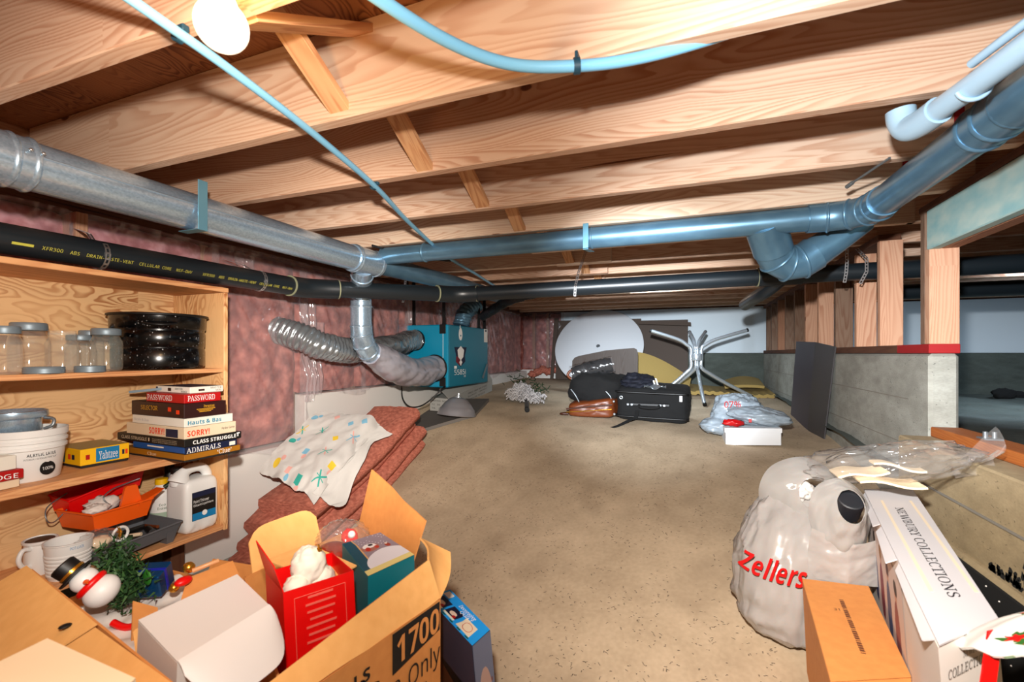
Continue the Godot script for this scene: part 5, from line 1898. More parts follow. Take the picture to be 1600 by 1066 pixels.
func build_big_bag() -> void:
	# large carrier bag: body, two handles standing up, print
	var t := thing("carrier_bag", "big pale grey plastic carrier bag with red lettering beside the long white box", "carrier bag", V(0.36, 0.2, 1.78))
	var st := mb()
	# rows: height, centre x, centre d, half width, half depth
	var rows := [[0.185, 0.34, 1.76, 0.03, 0.04], [0.190, 0.335, 1.76, 0.10, 0.10], [0.215, 0.33, 1.76, 0.150, 0.13], [0.27, 0.325, 1.77, 0.172, 0.15], [0.34, 0.33, 1.78, 0.178, 0.16], [0.41, 0.335, 1.79, 0.178, 0.155], [0.47, 0.345, 1.80, 0.170, 0.145], [0.53, 0.355, 1.81, 0.155, 0.125], [0.575, 0.37, 1.83, 0.140, 0.10], [0.61, 0.385, 1.85, 0.125, 0.075], [0.635, 0.395, 1.86, 0.11, 0.05], [0.64, 0.40, 1.86, 0.06, 0.02]]
	sheet(st, 96, 66, func(u: float, v: float) -> Vector3:
		var k: float = v * (rows.size() - 1)
		var i: int = min(int(k), rows.size() - 2)
		var f := k - i
		var a := TAU * u
		var q := []
		for e in 5:
			q.append(mix(rows[i][e], rows[i + 1][e], f))
		var c := cos(a)
		var s := sin(a)
		var n := pow(pow(absf(c), 2.6) + pow(absf(s), 2.6), -1.0 / 2.6)
		var w := 1.0 + 0.10 * n1.get_noise_3d(c * 1.3, v * 2.2, s * 1.3)
		# folds that run up to the handles
		var wander := 3.0 * n1.get_noise_2d(v * 1.5, 1.0) + 1.2 * n1.get_noise_2d(a * 0.8, v * 2.0)
		w += 0.085 * pow(1.0 - absf(sin(a * 5.5 + 1.6 * v + wander)), 3.0) * smoothstep(0.15, 0.85, v)
		w += 0.045 * pow(1.0 - absf(sin(a * 3.0 - 4.0 * v + 1.0 + wander)), 5.0)
		w -= 0.03 * smoothstep(0.3, 1.0, v)
		w += 0.09 * (absf(n1.get_noise_3d(c * 4.5 + v * 1.5, v * 1.3, s * 4.5)) - 0.12) + 0.05 * (absf(n1.get_noise_3d(c * 9.0 - v * 3.0, v * 2.2 + 4.0, s * 9.0)) - 0.1)
		# draped creases low on the side
		w += 0.042 * sin(v * 52.0 + 5.0 * s + 2.0 * c) * exp(-pow((v - 0.22) / 0.12, 2.0)) * clampf(0.4 - c * 0.8, 0, 1)
		return V(q[1] + c * n * q[3] * w, q[0] + 0.012 * n1.get_noise_2d(a * 2.0, v * 5.0), q[2] + s * n * q[4] * w), 0.0)
	put(st, "bag_body", M.bag, t)
	# handles: broad loops of film gathered at their feet
	for hd in [[0.431, 0.600, 0.078, 0.118, 0.447, 0.655, 0.033, 0.043, 1.612, 0.05], [0.368, 0.590, 0.128, 0.152, 0.392, 0.645, 0.050, 0.048, 1.745, 0.09]]:
		st = mb()
		sheet(st, 60, 14, func(u: float, v: float) -> Vector3:
			var a := TAU * u
			var inner := Vector2(hd[4] + cos(a) * hd[6], hd[5] + sin(a) * hd[7])
			var outer := Vector2(hd[0] + cos(a) * hd[2] * (1.0 + 0.06 * sin(3.0 * a)), hd[1] + sin(a) * hd[3])
			var p := inner.lerp(outer, v)
			var fold := 0.004 * sin(a * 7.0 + 4.0 * v) * v + 0.006 * n1.get_noise_2d(a * 1.2, v * 2.0 + hd[0]) + 0.012 * sin(PI * v)
			return V(p.x, p.y, hd[8] + hd[9] * v * v + fold + 0.02 * sin(a)), 0.0015)
		put(st, "handle", M.bag, t)
	# front panel of film hanging below the near handle
	st = mb()
	sheet(st, 30, 30, func(u: float, v: float) -> Vector3:
		var x := mix(0.365, 0.545, u) + 0.02 * sin(v * 2.0) * (u - 0.5)
		var y := mix(0.42, 0.545 + 0.05 * absf(u - 0.5), v)
		return V(x - (1.0 - v) * 0.02, y, 1.615 + 0.06 * absf(u - 0.5) + 0.008 * n1.get_noise_2d(u * 2.0, v * 1.5) + 0.006 * sin(u * 12.0 + v * 3.0) * v), 0.0)
	put(st, "gusset", M.bag, t)
	# red name on the flank that faces the camera, following the bulge
	var pr := thing_part_words("Zellers", [0.158, 0.405, 1.665], t)
	pr.name = "lettering"
	# crumpled white paper and a dark jar lid inside the handle
	st = mb()
	blob(st, V(0.350, 0.645, 1.79), 26, 16, func(d: Vector3) -> Vector3: return d * Vector3(0.040, 0.035, 0.035) * (1.0 + 0.5 * lump(d, 2.2, 3.0)))
	solo(st, "paper_wad", M.white_card, "crumpled white paper poking out of the top of the carrier bag", "paper")
	st = mb()
	lathe(st, [Vector2(0.0, 0.0), Vector2(0.034, 0.0), Vector2(0.034, 0.07), Vector2(0.030, 0.072), Vector2(0.030, 0.06), Vector2(0.0, 0.06)], 24, Transform3D(Basis(Vector3.RIGHT, 0.7), V(0.452, 0.618, 1.675)))
	solo(st, "dark_cup", M.hose, "dark cup glimpsed through the near handle of the carrier bag", "cup")
	# clear bag with flat cream pieces, lying over the bag and the end of the long box
	var c := thing("clear_bag", "clear plastic bag of pale flat pieces across the far end of the long white box", "plastic bag", V(0.6, 0.70, 1.8))
	st = mb()
	blob(st, V(0.585, 0.755, 1.80), 72, 30, func(d: Vector3) -> Vector3:
		var e := 1.0 + 0.22 * lump(d, 1.6, 2.0) + 0.18 * absf(lump(d, 3.5, 5.0)) + 0.08 * absf(lump(d, 8.0, 7.0))
		return d * Vector3(0.215, 0.052, 0.13) * e + Vector3(0, 0.045 * d.x, 0))
	put(st, "film", M.clear_bag, c)
	st = mb()
	sheet(st, 20, 10, func(u: float, v: float) -> Vector3:
		var x := mix(0.74, 0.84, u)
		return V(x, 0.76 + 0.06 * u * u + mix(-0.045, 0.05, v) * (0.6 + 0.6 * u) + 0.012 * sin(v * 11.0 + u * 4.0), 1.74 + 0.03 * sin(v * 7.0)), 0.0)
	put(st, "film_mouth", M.clear_bag, c)
	for q in [[0.50, 0.735, 1.74, 0.13, 0.05, 0.25], [0.60, 0.760, 1.74, 0.13, 0.022, -0.10], [0.56, 0.722, 1.70, 0.16, 0.05, 0.0]]:
		st = mb()
		sheet(st, 12, 6, func(u: float, v: float) -> Vector3:
			return V(q[0] + (u - 0.5) * q[3], q[1] + (u - 0.5) * q[5] * 0.12 + 0.006 * sin(u * 6.0), q[2] + (v - 0.5) * q[4] * 2.0), 0.006)
		put(st, "flat_piece", M.cream, c)


# lettering wrapped on the carrier bag: drawn flat, then bent with the bag's flank
func thing_part_words(text: String, at: Array, parent: Node3D) -> MeshInstance3D:
	var o := words(text, V(at[0], at[1], at[2]), Vector3(0.995, -0.03, 0.0), Vector3(0.28, 1.0, 0.0), 0.072, M.bag_red, parent, 0.165, bold)
	var old: Array = o.mesh.surface_get_arrays(0)
	var vs: PackedVector3Array = old[Mesh.ARRAY_VERTEX]
	var st := mb()
	for k in range(0, vs.size(), 3):
		# each triangle split so that it can follow the bulge
		var todo := [[vs[k], vs[k + 1], vs[k + 2]]]
		for step in 2:
			var next := []
			for t in todo:
				var ab: Vector3 = (t[0] + t[1]) * 0.5
				var bc: Vector3 = (t[1] + t[2]) * 0.5
				var ca: Vector3 = (t[2] + t[0]) * 0.5
				next.append_array([[t[0], ab, ca], [ab, t[1], bc], [ca, bc, t[2]], [ab, bc, ca]])
			todo = next
		for t in todo:
			var p := []
			for q in t:
				var s: float = clampf((q.x - 0.33) / 0.178, -1.0, 1.0)
				var n := pow(maxf(0.0, 1.0 - pow(absf(s), 2.6)), 1.0 / 2.6)
				p.append(Vector3(q.x, q.y, -(1.785 - 0.185 * n)))
			tri(st, p[0], p[1], p[2], Vector3(0, 0, 1), Vector3(0, 0, 1), Vector3(0, 0, 1))
	o.mesh = st.commit()
	o.mesh.surface_set_material(0, M.bag_red)
	return o


func build_near_boxes() -> void:
	# long white box with a doll maker's name
	var t := thing("long_white_box", "long white lidded box lettered NEWBURY COLLECTIONS beside the low ledge", "box", V(0.56, 0.2, 1.45))
	# top corners: far left, far right, near right, near left
	var a := V(0.545, 0.650, 1.83)
	var b := V(0.690, 0.650, 1.88)
	var c := V(0.512, 0.630, 1.068)
	var d := V(0.378, 0.628, 0.940)
	var drop := Vector3(0.02, -0.42, 0.02)
	var st := mb()
	hexa(st, [a + drop, b + drop, c + drop, d + drop, a, b, c, d])
	put(st, "box_body", M.white_card, t)
	var up := Vector3(0, 0.004, 0)
	st = mb()
	board(st, a + up + (a - b) * 0.02, b + up, c + up + (c - b) * 0.006, d + up + (d - a) * 0.006, 0.003, Vector3.UP)
	put(st, "lid", mat("lid_white", Color(0.82, 0.81, 0.82), 0.55), t)
	# torn tuck flaps along the long edge
	for q in [[0.02, 0.36, 0.018], [0.38, 0.62, 0.024], [0.64, 0.98, 0.016]]:
		st = mb()
		var p0 := a.lerp(d, q[0])
		var p1 := a.lerp(d, q[1])
		var outw: Vector3 = (a - b).normalized() * q[2] + Vector3(0, -0.012, 0)
		board(st, p0 + up * 0.9, p1 + up * 0.9, p1 + outw + (p0 - p1) * 0.08, p0 + outw * 0.7 + (p1 - p0) * 0.05, 0.0025, Vector3.DOWN)
		put(st, "tuck_flap", M.lid_white, t)
	var ldir := (d - a).normalized()
	var acr := (b - a).normalized()
	words("NEWBURY COLLECTIONS", a.lerp(d, 0.22) + acr * 0.060 + up + Vector3(0, 0.0035, 0), ldir, acr, 0.024, mat("grey_ink", Color(0.16, 0.16, 0.18), 0.6), t, 0.55, serif)
	# pale yellow laurel band round the name
	for s in [[0.14, 0.03, 0.66, 0.035], [0.14, 0.115, 0.76, 0.12]]:
		st = mb()
		var p: Vector3 = a.lerp(d, s[0]) + acr * s[1] + up + Vector3(0, 0.0032, 0)
		board(st, p, p + ldir * 0.60, p + ldir * 0.60 + acr * 0.008, p + acr * 0.008, 0.0004, Vector3.UP)
		put(st, "print_band", mat("laurel", Color(0.92, 0.86, 0.76), 0.6), t)
	# printed dolls on the long side and the name on the end
	var n_side := (a - b).normalized()
	var im := fill(256, 96, Color(0.86, 0.80, 0.78))
	for k in 4:
		var x := 40 + k * 56
		disc(im, x, 24, 9, 10, Color(0.80, 0.62, 0.54))
		disc(im, x, 19, 11, 8, [Color(0.25, 0.16, 0.12), Color(0.60, 0.42, 0.20), Color(0.35, 0.14, 0.10), Color(0.2, 0.15, 0.15)][k])
		disc(im, x, 66, 17, 34, [Color(0.22, 0.24, 0.42), Color(0.52, 0.22, 0.28), Color(0.30, 0.36, 0.52), Color(0.58, 0.34, 0.36)][k])
	var dm := mat("doll_print", Color.WHITE, 0.6, 0.0, as_tex(im))
	st = mb()
	var o := n_side * 0.0015
	sign_quad(st, a.lerp(d, 0.10) + o + drop * 0.10, a.lerp(d, 0.66) + o + drop * 0.10, a.lerp(d, 0.66) + o + drop * 0.62, a.lerp(d, 0.10) + o + drop * 0.62, n_side)
	put(st, "picture", dm, t)
	words("COLLECTIONS", d.lerp(c, 0.10) + drop * 0.13 + Vector3(0, 0, 0.002), (c - d), Vector3.UP, 0.016, M.grey_ink, t, 0.13, serif)
	words("NEWBURY", d.lerp(c, 0.36) + drop * 0.075 + Vector3(0, 0, 0.002), (c - d), Vector3.UP, 0.012, M.grey_ink, t, 0.06, serif)
	# brown cardboard box in front of the bag
	var k := thing("cardboard_box", "plain brown cardboard box with a brown top, in front of the carrier bag", "box", V(0.38, 0.15, 1.4))
	var e := [V(0.322, 0.425, 1.60), V(0.490, 0.425, 1.615), V(0.436, 0.425, 1.195), V(0.276, 0.425, 1.12)]
	var dn := Vector3(0.012, -0.27, 0.0)
	st = mb()
	hexa(st, [e[0] + dn, e[1] + dn, e[2] + dn, e[3] + dn, e[0], e[1], e[2], e[3]])
	put(st, "box_body", M.cardboard, k)
	st = mb()
	var l := Vector3(0, 0.003, 0)
	board(st, e[0] + l, e[1] + l, e[2] + l, e[3] + l, 0.002, Vector3.UP)
	put(st, "lid", M.cardboard, k)
	var s: Vector3 = (e[3] - e[0]).normalized()
	var w: Vector3 = (e[1] - e[0]).normalized()
	st = mb()
	for q in 26:
		var p: Vector3 = e[0] + s * (0.11 + q * 0.010) + w * 0.082 + l * 1.8
		box(st, p, Vector3(0.010, 0.0004, 0.0075 if q % 5 else 0.003), Basis(w, Vector3.UP, w.cross(Vector3.UP)), 0.0)
	put(st, "printed_line", mat("brown_ink", Color(0.40, 0.22, 0.12), 0.7), k)
	words("31", e[0] + s * 0.175 + w * 0.055 + l * 1.8, w, -s, 0.012, M.brown_ink, k)
	words("FRONT", e[3] + dn * 0.55 + (e[2] - e[3]) * 0.0 + Vector3(-0.002, 0, -0.10), Vector3(0.1, -0.2, 1), Vector3(0, 1, 0.1), 0.03, M.brown_ink, k, 0.08)
	# plate wrapped in poinsettia paper with a red ribbon, at the frame's corner
	var pim := fill(256, 256, Color(0.90, 0.89, 0.86))
	var pr := RandomNumberGenerator.new()
	pr.seed = 12
	for q in 7:
		var cc := Vector2(pr.randf_range(30, 226), 20 + q * 34)
		for m in 5:
			var dir := Vector2.from_angle(pr.randf() * TAU)
			for z in 16:
				disc(pim, cc.x + dir.x * (14 + z), cc.y + dir.y * (14 + z), 7.0 - z * 0.38, 7.0 - z * 0.38, Color(0.18, 0.38, 0.14))
		for m in 6:
			var dir := Vector2.from_angle(TAU * m / 6 + q)
			for z in 15:
				disc(pim, cc.x + dir.x * z * 1.2, cc.y + dir.y * z * 1.2, 7.5 - z * 0.45, 7.5 - z * 0.45, Color(0.82, 0.05, 0.05))
	var pm := mat("poinsettia", Color.WHITE, 0.4, 0.0, as_tex(pim))
	st = mb()
	sheet(st, 40, 24, func(u: float, v: float) -> Vector3:
		var a0 := PI * 2.0 * u
		var rr := 0.125 * v
		var y: float = 0.705 - 0.05 * v * v + 0.004 * sin(a0 * 9.0) * v
		return V(0.515, 0, 0.955) + Vector3(cos(a0) * rr * 0.78, y, sin(a0) * rr * 0.85) + Vector3(0, 0.05 * cos(a0 - 1.0) * v, 0), 0.004, Vector2(2.0, 1.0))
	solo(st, "gift_bowl", pm, "shallow bowl patterned with red poinsettias at the near end of the long white box", "bowl")
	st = mb()
	sheet(st, 10, 3, func(u: float, v: float) -> Vector3:
		return V(mix(0.452, 0.392, u) + (v - 0.5) * 0.024, mix(0.668, 0.545, u) + 0.004 * v, mix(0.945, 0.855, u) + (v - 0.5) * 0.012), 0.003)
	solo(st, "red_ribbon", M.red, "flat red ribbon hanging from the poinsettia bowl", "ribbon")
	# corner of a blue and white box at the frame's edge
	st = mb()
	hexa(st, [V(0.37, 0.30, 1.07), V(0.45, 0.30, 1.10), V(0.48, 0.30, 0.95), V(0.40, 0.30, 0.92), V(0.355, 0.448, 1.075), V(0.435, 0.448, 1.105), V(0.465, 0.448, 0.955), V(0.385, 0.448, 0.925)])
	solo(st, "blue_white_box", mat("pale_blue", Color(0.70, 0.78, 0.86), 0.6), "small pale blue box wedged between the cardboard box and the long white box", "box")


# ---------------------------------------------------------------- bookcase and what stands on it

const S2 := 1.036
const S3 := 0.690
const S4 := 0.352


# lettering bent round an upright cylinder; ang is the heading of its middle (0 along +x, growing towards the camera side -d)
func words_round(text: String, c: Vector3, r: float, ang: float, y: float, height: float, width: float, m: Material, parent: Node3D, f: Font = null) -> void:
	var o := words(text, Vector3(-width * 0.5, 0, 0), Vector3.RIGHT, Vector3.UP, height, m, parent, width, f)
	var vs: PackedVector3Array = o.mesh.surface_get_arrays(0)[Mesh.ARRAY_VERTEX]
	var st := mb()
	for k in range(0, vs.size(), 3):
		var p := []
		var n := []
		for q in 3:
			var a: float = ang - vs[k + q].x / r
			n.append(Vector3(cos(a), 0, sin(a)))
			p.append(c + Vector3(cos(a) * (r + 0.0006), y - c.y + vs[k + q].y, sin(a) * (r + 0.0006)))
		tri(st, p[0], p[1], p[2], n[0], n[1], n[2])
	o.mesh = st.commit()
	o.mesh.surface_set_material(0, m)


func build_bookcase() -> void:
	var t := thing("bookcase", "open plywood bookcase with three shelves against the left wall", "bookcase", V(-2.05, 0.0, 0.8))
	put(bx(-2.222, -2.212, 0.34, 1.386, 0.02, 1.475, 0.001), "back_panel", M.ply_back, t)
	put(bx(-2.212, -1.886, 0.330, 1.366, 1.456, 1.475, 0.002), "side", M.ply, t)
	put(bx(-2.212, -1.886, 0.330, 1.366, 0.02, 0.04, 0.002), "side", M.ply, t)
	put(bx(-2.212, -1.884, 1.367, 1.387, 0.02, 1.477, 0.002), "top", M.shelf_wood, t)
	for y in [S2, S3, S4]:
		put(bx(-2.211, -1.888, y - (0.018 if y != S3 else 0.026), y, 0.041, 1.455, 0.002), "shelf", M.shelf_wood, t)
	for d in [0.1, 1.40]:
		put(bx(-2.20, -2.14, 0.0, 0.333, d, d + 0.06, 0.002), "leg", M.old_plate, t)


func jar(label: String, at: Vector3, r: float, h: float, lid: bool) -> void:
	var t := thing("glass_jar", label, "jar", at, 0.0, "preserving jars on the top shelf")
	var st := mb()
	var k := r
	lathe(st, [Vector2(0.0, 0.004), Vector2(k * 0.80, 0.0), Vector2(k * 0.96, 0.006), Vector2(k, 0.016), Vector2(k, h * 0.66), Vector2(k * 0.97, h * 0.72), Vector2(k * 0.86, h * 0.79), Vector2(k * 0.80, h * 0.83), Vector2(k * 0.80, h * 0.985), Vector2(k * 0.83, h * 0.99), Vector2(k * 0.80, h), Vector2(k * 0.74, h)], 36)
	put(st, "glass", M.glass, t, true)
	st = mb()
	lathe(st, [Vector2(k * 0.81, h * 0.90), Vector2(k * 0.84, h * 0.90), Vector2(k * 0.825, h * 0.92), Vector2(k * 0.84, h * 0.94), Vector2(k * 0.81, h * 0.95)], 30)
	put(st, "thread", M.glass, t, true)
	if lid:
		st = mb()
		var prof := [Vector2(k * 0.86, h * 0.86), Vector2(k * 0.90, h * 0.865)]
		for q in 5:
			prof.append(Vector2(k * (0.905 + 0.012 * (q % 2)), h * (0.88 + 0.02 * q)))
		prof.append_array([Vector2(k * 0.90, h * 1.0), Vector2(k * 0.84, h * 1.02), Vector2(k * 0.72, h * 1.018), Vector2(0, h * 1.022)])
		lathe(st, prof, 36)
		put(st, "screw_lid", M.lid_zinc, t, true)


func build_shelf_top() -> void:
	var m := mat("glass", Color(0.80, 0.86, 0.84, 0.10), 0.04)
	m.transparency = BaseMaterial3D.TRANSPARENCY_ALPHA
	m.cull_mode = BaseMaterial3D.CULL_DISABLED
	mat("lid_zinc", Color(0.50, 0.56, 0.60), 0.45, 0.35)
	jar("lidded glass jar cut by the left edge of the photo", V(-1.95, S2, 0.785), 0.040, 0.145, true)
	jar("tall wide lidded glass jar, second from the left edge", V(-2.09, S2, 0.902), 0.052, 0.165, true)
	jar("open glass jar without its lid, behind the loose left lid", V(-1.99, S2, 0.945), 0.044, 0.142, false)
	jar("shortest lidded glass jar, behind the loose right lid", V(-2.08, S2, 1.040), 0.044, 0.130, true)
	jar("narrow lidded glass jar at the back of the row", V(-2.165, S2, 1.115), 0.040, 0.150, true)
	jar("lidded glass jar standing against the black pot", V(-1.985, S2, 1.070), 0.048, 0.152, true)
	for q in [[V(-1.925, S2, 0.868), 0.050, "loose grey jar lid lying before the open jar"], [V(-1.915, S2, 0.985), 0.042, "loose grey jar lid lying nearer the black pot"]]:
		var st := mb()
		var r: float = q[1]
		lathe(st, [Vector2(r * 0.95, 0.0), Vector2(r, 0.002), Vector2(r * 0.98, 0.006), Vector2(r, 0.010), Vector2(r * 0.98, 0.014), Vector2(r, 0.018), Vector2(r * 0.95, 0.022), Vector2(r * 0.86, 0.0215), Vector2(0.0, 0.0205)], 36, Transform3D(Basis(), q[0]))
		solo(st, "jar_lid", M.lid_zinc, q[2], "jar lid", "loose jar lids")
	# black speckled canning pot
	var im := fill(512, 512, Color(0.012, 0.013, 0.016))
	var r2 := RandomNumberGenerator.new()
	r2.seed = 99
	for k in 1500:
		var s := r2.randf()
		disc(im, r2.randi_range(3, 508), r2.randi_range(3, 508), 0.6 + s * s * 1.6, 0.6 + s * s * 1.2, Color.WHITE.darkened(0.25 + 0.6 * r2.randf()))
	var pm := mat("speckled_enamel", Color.WHITE, 0.2, 0.0, as_tex(im), Vector3(2.0, 0.7, 1))
	var t := thing("canning_pot", "large black enamel canning pot speckled white", "pot", V(-2.035, S2, 1.285))
	var st := mb()
	lathe(st, [Vector2(0, 0), Vector2(0.142, 0), Vector2(0.153, 0.006), Vector2(0.156, 0.015), Vector2(0.156, 0.082), Vector2(0.152, 0.087), Vector2(0.156, 0.092), Vector2(0.158, 0.150), Vector2(0.153, 0.157), Vector2(0.160, 0.164), Vector2(0.162, 0.215)], 64, Transform3D(Basis(), V(-2.035, S2, 1.285)))
	lathe(st, [Vector2(0.157, 0.215), Vector2(0.154, 0.10), Vector2(0.150, 0.012), Vector2(0, 0.010)], 64, Transform3D(Basis(), V(-2.035, S2, 1.285)))
	put(st, "body", pm, t)
	st = mb()
	var rim := []
	for k in 49:
		var a := TAU * k / 48
		rim.append(V(-2.035, S2 + 0.217, 1.285) + Vector3(cos(a), 0, sin(a)) * 0.166)
	tube(st, rim, 0.005, 8, false)
	put(st, "rim", M.black, t)
	st = mb()
	var hd := []
	for k in 12:
		var a := -0.32 + 0.64 * k / 11.0
		hd.append(V(-2.035, S2 + 0.183 - 0.008 * sin(PI * k / 11.0), 1.285) + Vector3(cos(a + 0.55), 0, sin(a + 0.55)) * (0.163 + 0.022 * sin(PI * k / 11.0)))
	tube(st, hd, 0.005, 8)
	put(st, "handle", M.black, t)
	# pail with a steel pan in its mouth
	t = thing("plastic_pail", "white ribbed plastic pail lettered in black on the middle shelf", "pail", V(-2.03, S3, 0.865))
	var c := V(-2.03, S3, 0.865)
	st = mb()
	lathe(st, [Vector2(0, 0.0), Vector2(0.082, 0.0), Vector2(0.086, 0.004), Vector2(0.0975, 0.100), Vector2(0.1025, 0.103), Vector2(0.1025, 0.112), Vector2(0.0990, 0.113), Vector2(0.0995, 0.122), Vector2(0.104, 0.124), Vector2(0.104, 0.132), Vector2(0.1005, 0.134), Vector2(0.101, 0.142), Vector2(0.105, 0.144), Vector2(0.106, 0.165), Vector2(0.102, 0.166), Vector2(0.098, 0.12), Vector2(0.084, 0.008), Vector2(0, 0.006)], 56, Transform3D(Basis(), c))
	put(st, "pail_body", M.white, t)
	var face := atan2(0.865, 2.03) - 0.12
	words_round("ACRYLIC LATEX", c, 0.0958, face - 0.32, S3 + 0.082, 0.012, 0.075, M.ink, t, bold)
	words_round("INTERIOR / EXTERIOR PAINT FLAT", c, 0.0950, face - 0.30, S3 + 0.072, 0.005, 0.085, M.ink, t)
	st = mb()
	lathe(st, [Vector2(0.0, 0.0), Vector2(0.022, 0.0), Vector2(0.022, 0.001), Vector2(0.0, 0.001)], 28, Transform3D(Basis(Vector3(0, 1, 0), -(face - 0.48)) * Basis(Vector3(0, 0, 1), -PI / 2), c + Vector3(cos(face - 0.48), 0, sin(face - 0.48)) * 0.0915 + Vector3(0, 0.040, 0)))
	put(st, "round_seal", M.ink, t)
	words_round("100%", c, 0.0935, face - 0.48, S3 + 0.035, 0.010, 0.030, M.white_print, t)
	t = thing("steel_pan", "small grey steel pan resting in the mouth of the white pail", "pan", V(-2.03, S3 + 0.15, 0.85))
	st = mb()
	lathe(st, [Vector2(0, 0), Vector2(0.060, 0.0), Vector2(0.066, 0.006), Vector2(0.069, 0.050), Vector2(0.083, 0.054), Vector2(0.085, 0.058), Vector2(0.083, 0.074), Vector2(0.078, 0.076), Vector2(0.066, 0.058), Vector2(0.062, 0.010), Vector2(0, 0.006)], 48, Transform3D(Basis(), V(-2.035, S3 + 0.150, 0.838)))
	put(st, "pan_body", M.galv, t)
	st = mb()
	tube(st, smooth_path([V(-1.975, S3 + 0.20, 0.89), V(-1.955, S3 + 0.195, 0.905), V(-1.95, S3 + 0.175, 0.90), V(-1.965, S3 + 0.165, 0.885)], 4), 0.005, 8)
	put(st, "ear", M.zinc, t)


# one games box: near corner at (x, d), reach to the left along a, to the right along b
func game(label: String, x: float, d: float, y0: float, y1: float, la: float, lb: float, m: Material, lid: float, top: Material = null) -> Array:
	var t := thing("game_box", label, "board game", V(x - la * 0.5, y0, d + 0.1), 0.0, "board games stacked on the middle shelf")
	var A := Vector3(-0.9982, 0, -0.06)
	var B := Vector3(0.06, 0, -0.9982)
	var o := V(x, 0, d)
	var st := mb()
	var add := func(to: SurfaceTool, g: float, ya: float, yb: float) -> void:
		var c: Vector3 = o + A * la * 0.5 + B * lb * 0.5 + Vector3(0, (ya + yb) * 0.5, 0)
		box(to, c, Vector3(la + g, yb - ya, lb + g), Basis(-A, Vector3.UP, -B), 0.0015)
	add.call(st, -0.005, y0, y0 + (y1 - y0) * lid + 0.002)
	put(st, "tray", M.game_tray, t)
	st = mb()
	add.call(st, 0.0, y0 + (y1 - y0) * lid, y1 - 0.0008)
	put(st, "lid", m, t)
	if top != null:
		st = mb()
		var p := o + Vector3(0, y1 - 0.0002, 0)
		sign_quad(st, p + A * la * 0.99 + B * 0.003, p + A * la * 0.99 + B * lb * 0.985, p + A * 0.003 + B * lb * 0.985, p + A * 0.003 + B * 0.003, Vector3.UP)
		put(st, "picture", top, t)
	return [t, o, A, B, la, lb, y0, y1]


# lettering on a game box's face: side 0 the left long face, 1 the right face; f0 and f1 as shares of its length
func on_game(g: Array, side: int, text: String, f0: float, f1: float, v0: float, v1: float, m: Material, f: Font = null) -> void:
	var h: float = g[7] - g[6]
	var y: float = g[6] + h * v0
	if side == 1:
		var o: Vector3 = g[1] + g[3] * g[5] * f0 - g[2] * 0.0012
		words(text, o + Vector3(0, y, 0), g[3], Vector3.UP, h * (v1 - v0), m, g[0], g[5] * (f1 - f0), f)
	else:
		var o: Vector3 = g[1] + g[2] * g[4] * (1.0 - f0) - g[3] * 0.0012
		words(text, o + Vector3(0, y, 0), -g[2], Vector3.UP, h * (v1 - v0), m, g[0], g[4] * (f1 - f0), f)


func patch(g: Array, side: int, f0: float, f1: float, v0: float, v1: float, m: Material, lift := 0.001) -> void:
	var h: float = g[7] - g[6]
	var d: Vector3 = g[3] if side == 1 else -g[2]
	var out: Vector3 = -g[2] if side == 1 else -g[3]
	var l: float = g[5] if side == 1 else g[4]
	var o: Vector3 = g[1] + out * lift + Vector3(0, g[6], 0)
	if side == 0:
		o += g[2] * l
	var st := mb()
	sign_quad(st, o + d * l * f0 + Vector3(0, h * v1, 0), o + d * l * f1 + Vector3(0, h * v1, 0), o + d * l * f1 + Vector3(0, h * v0, 0), o + d * l * f0 + Vector3(0, h * v0, 0), out)
	put(st, "print", m, g[0])


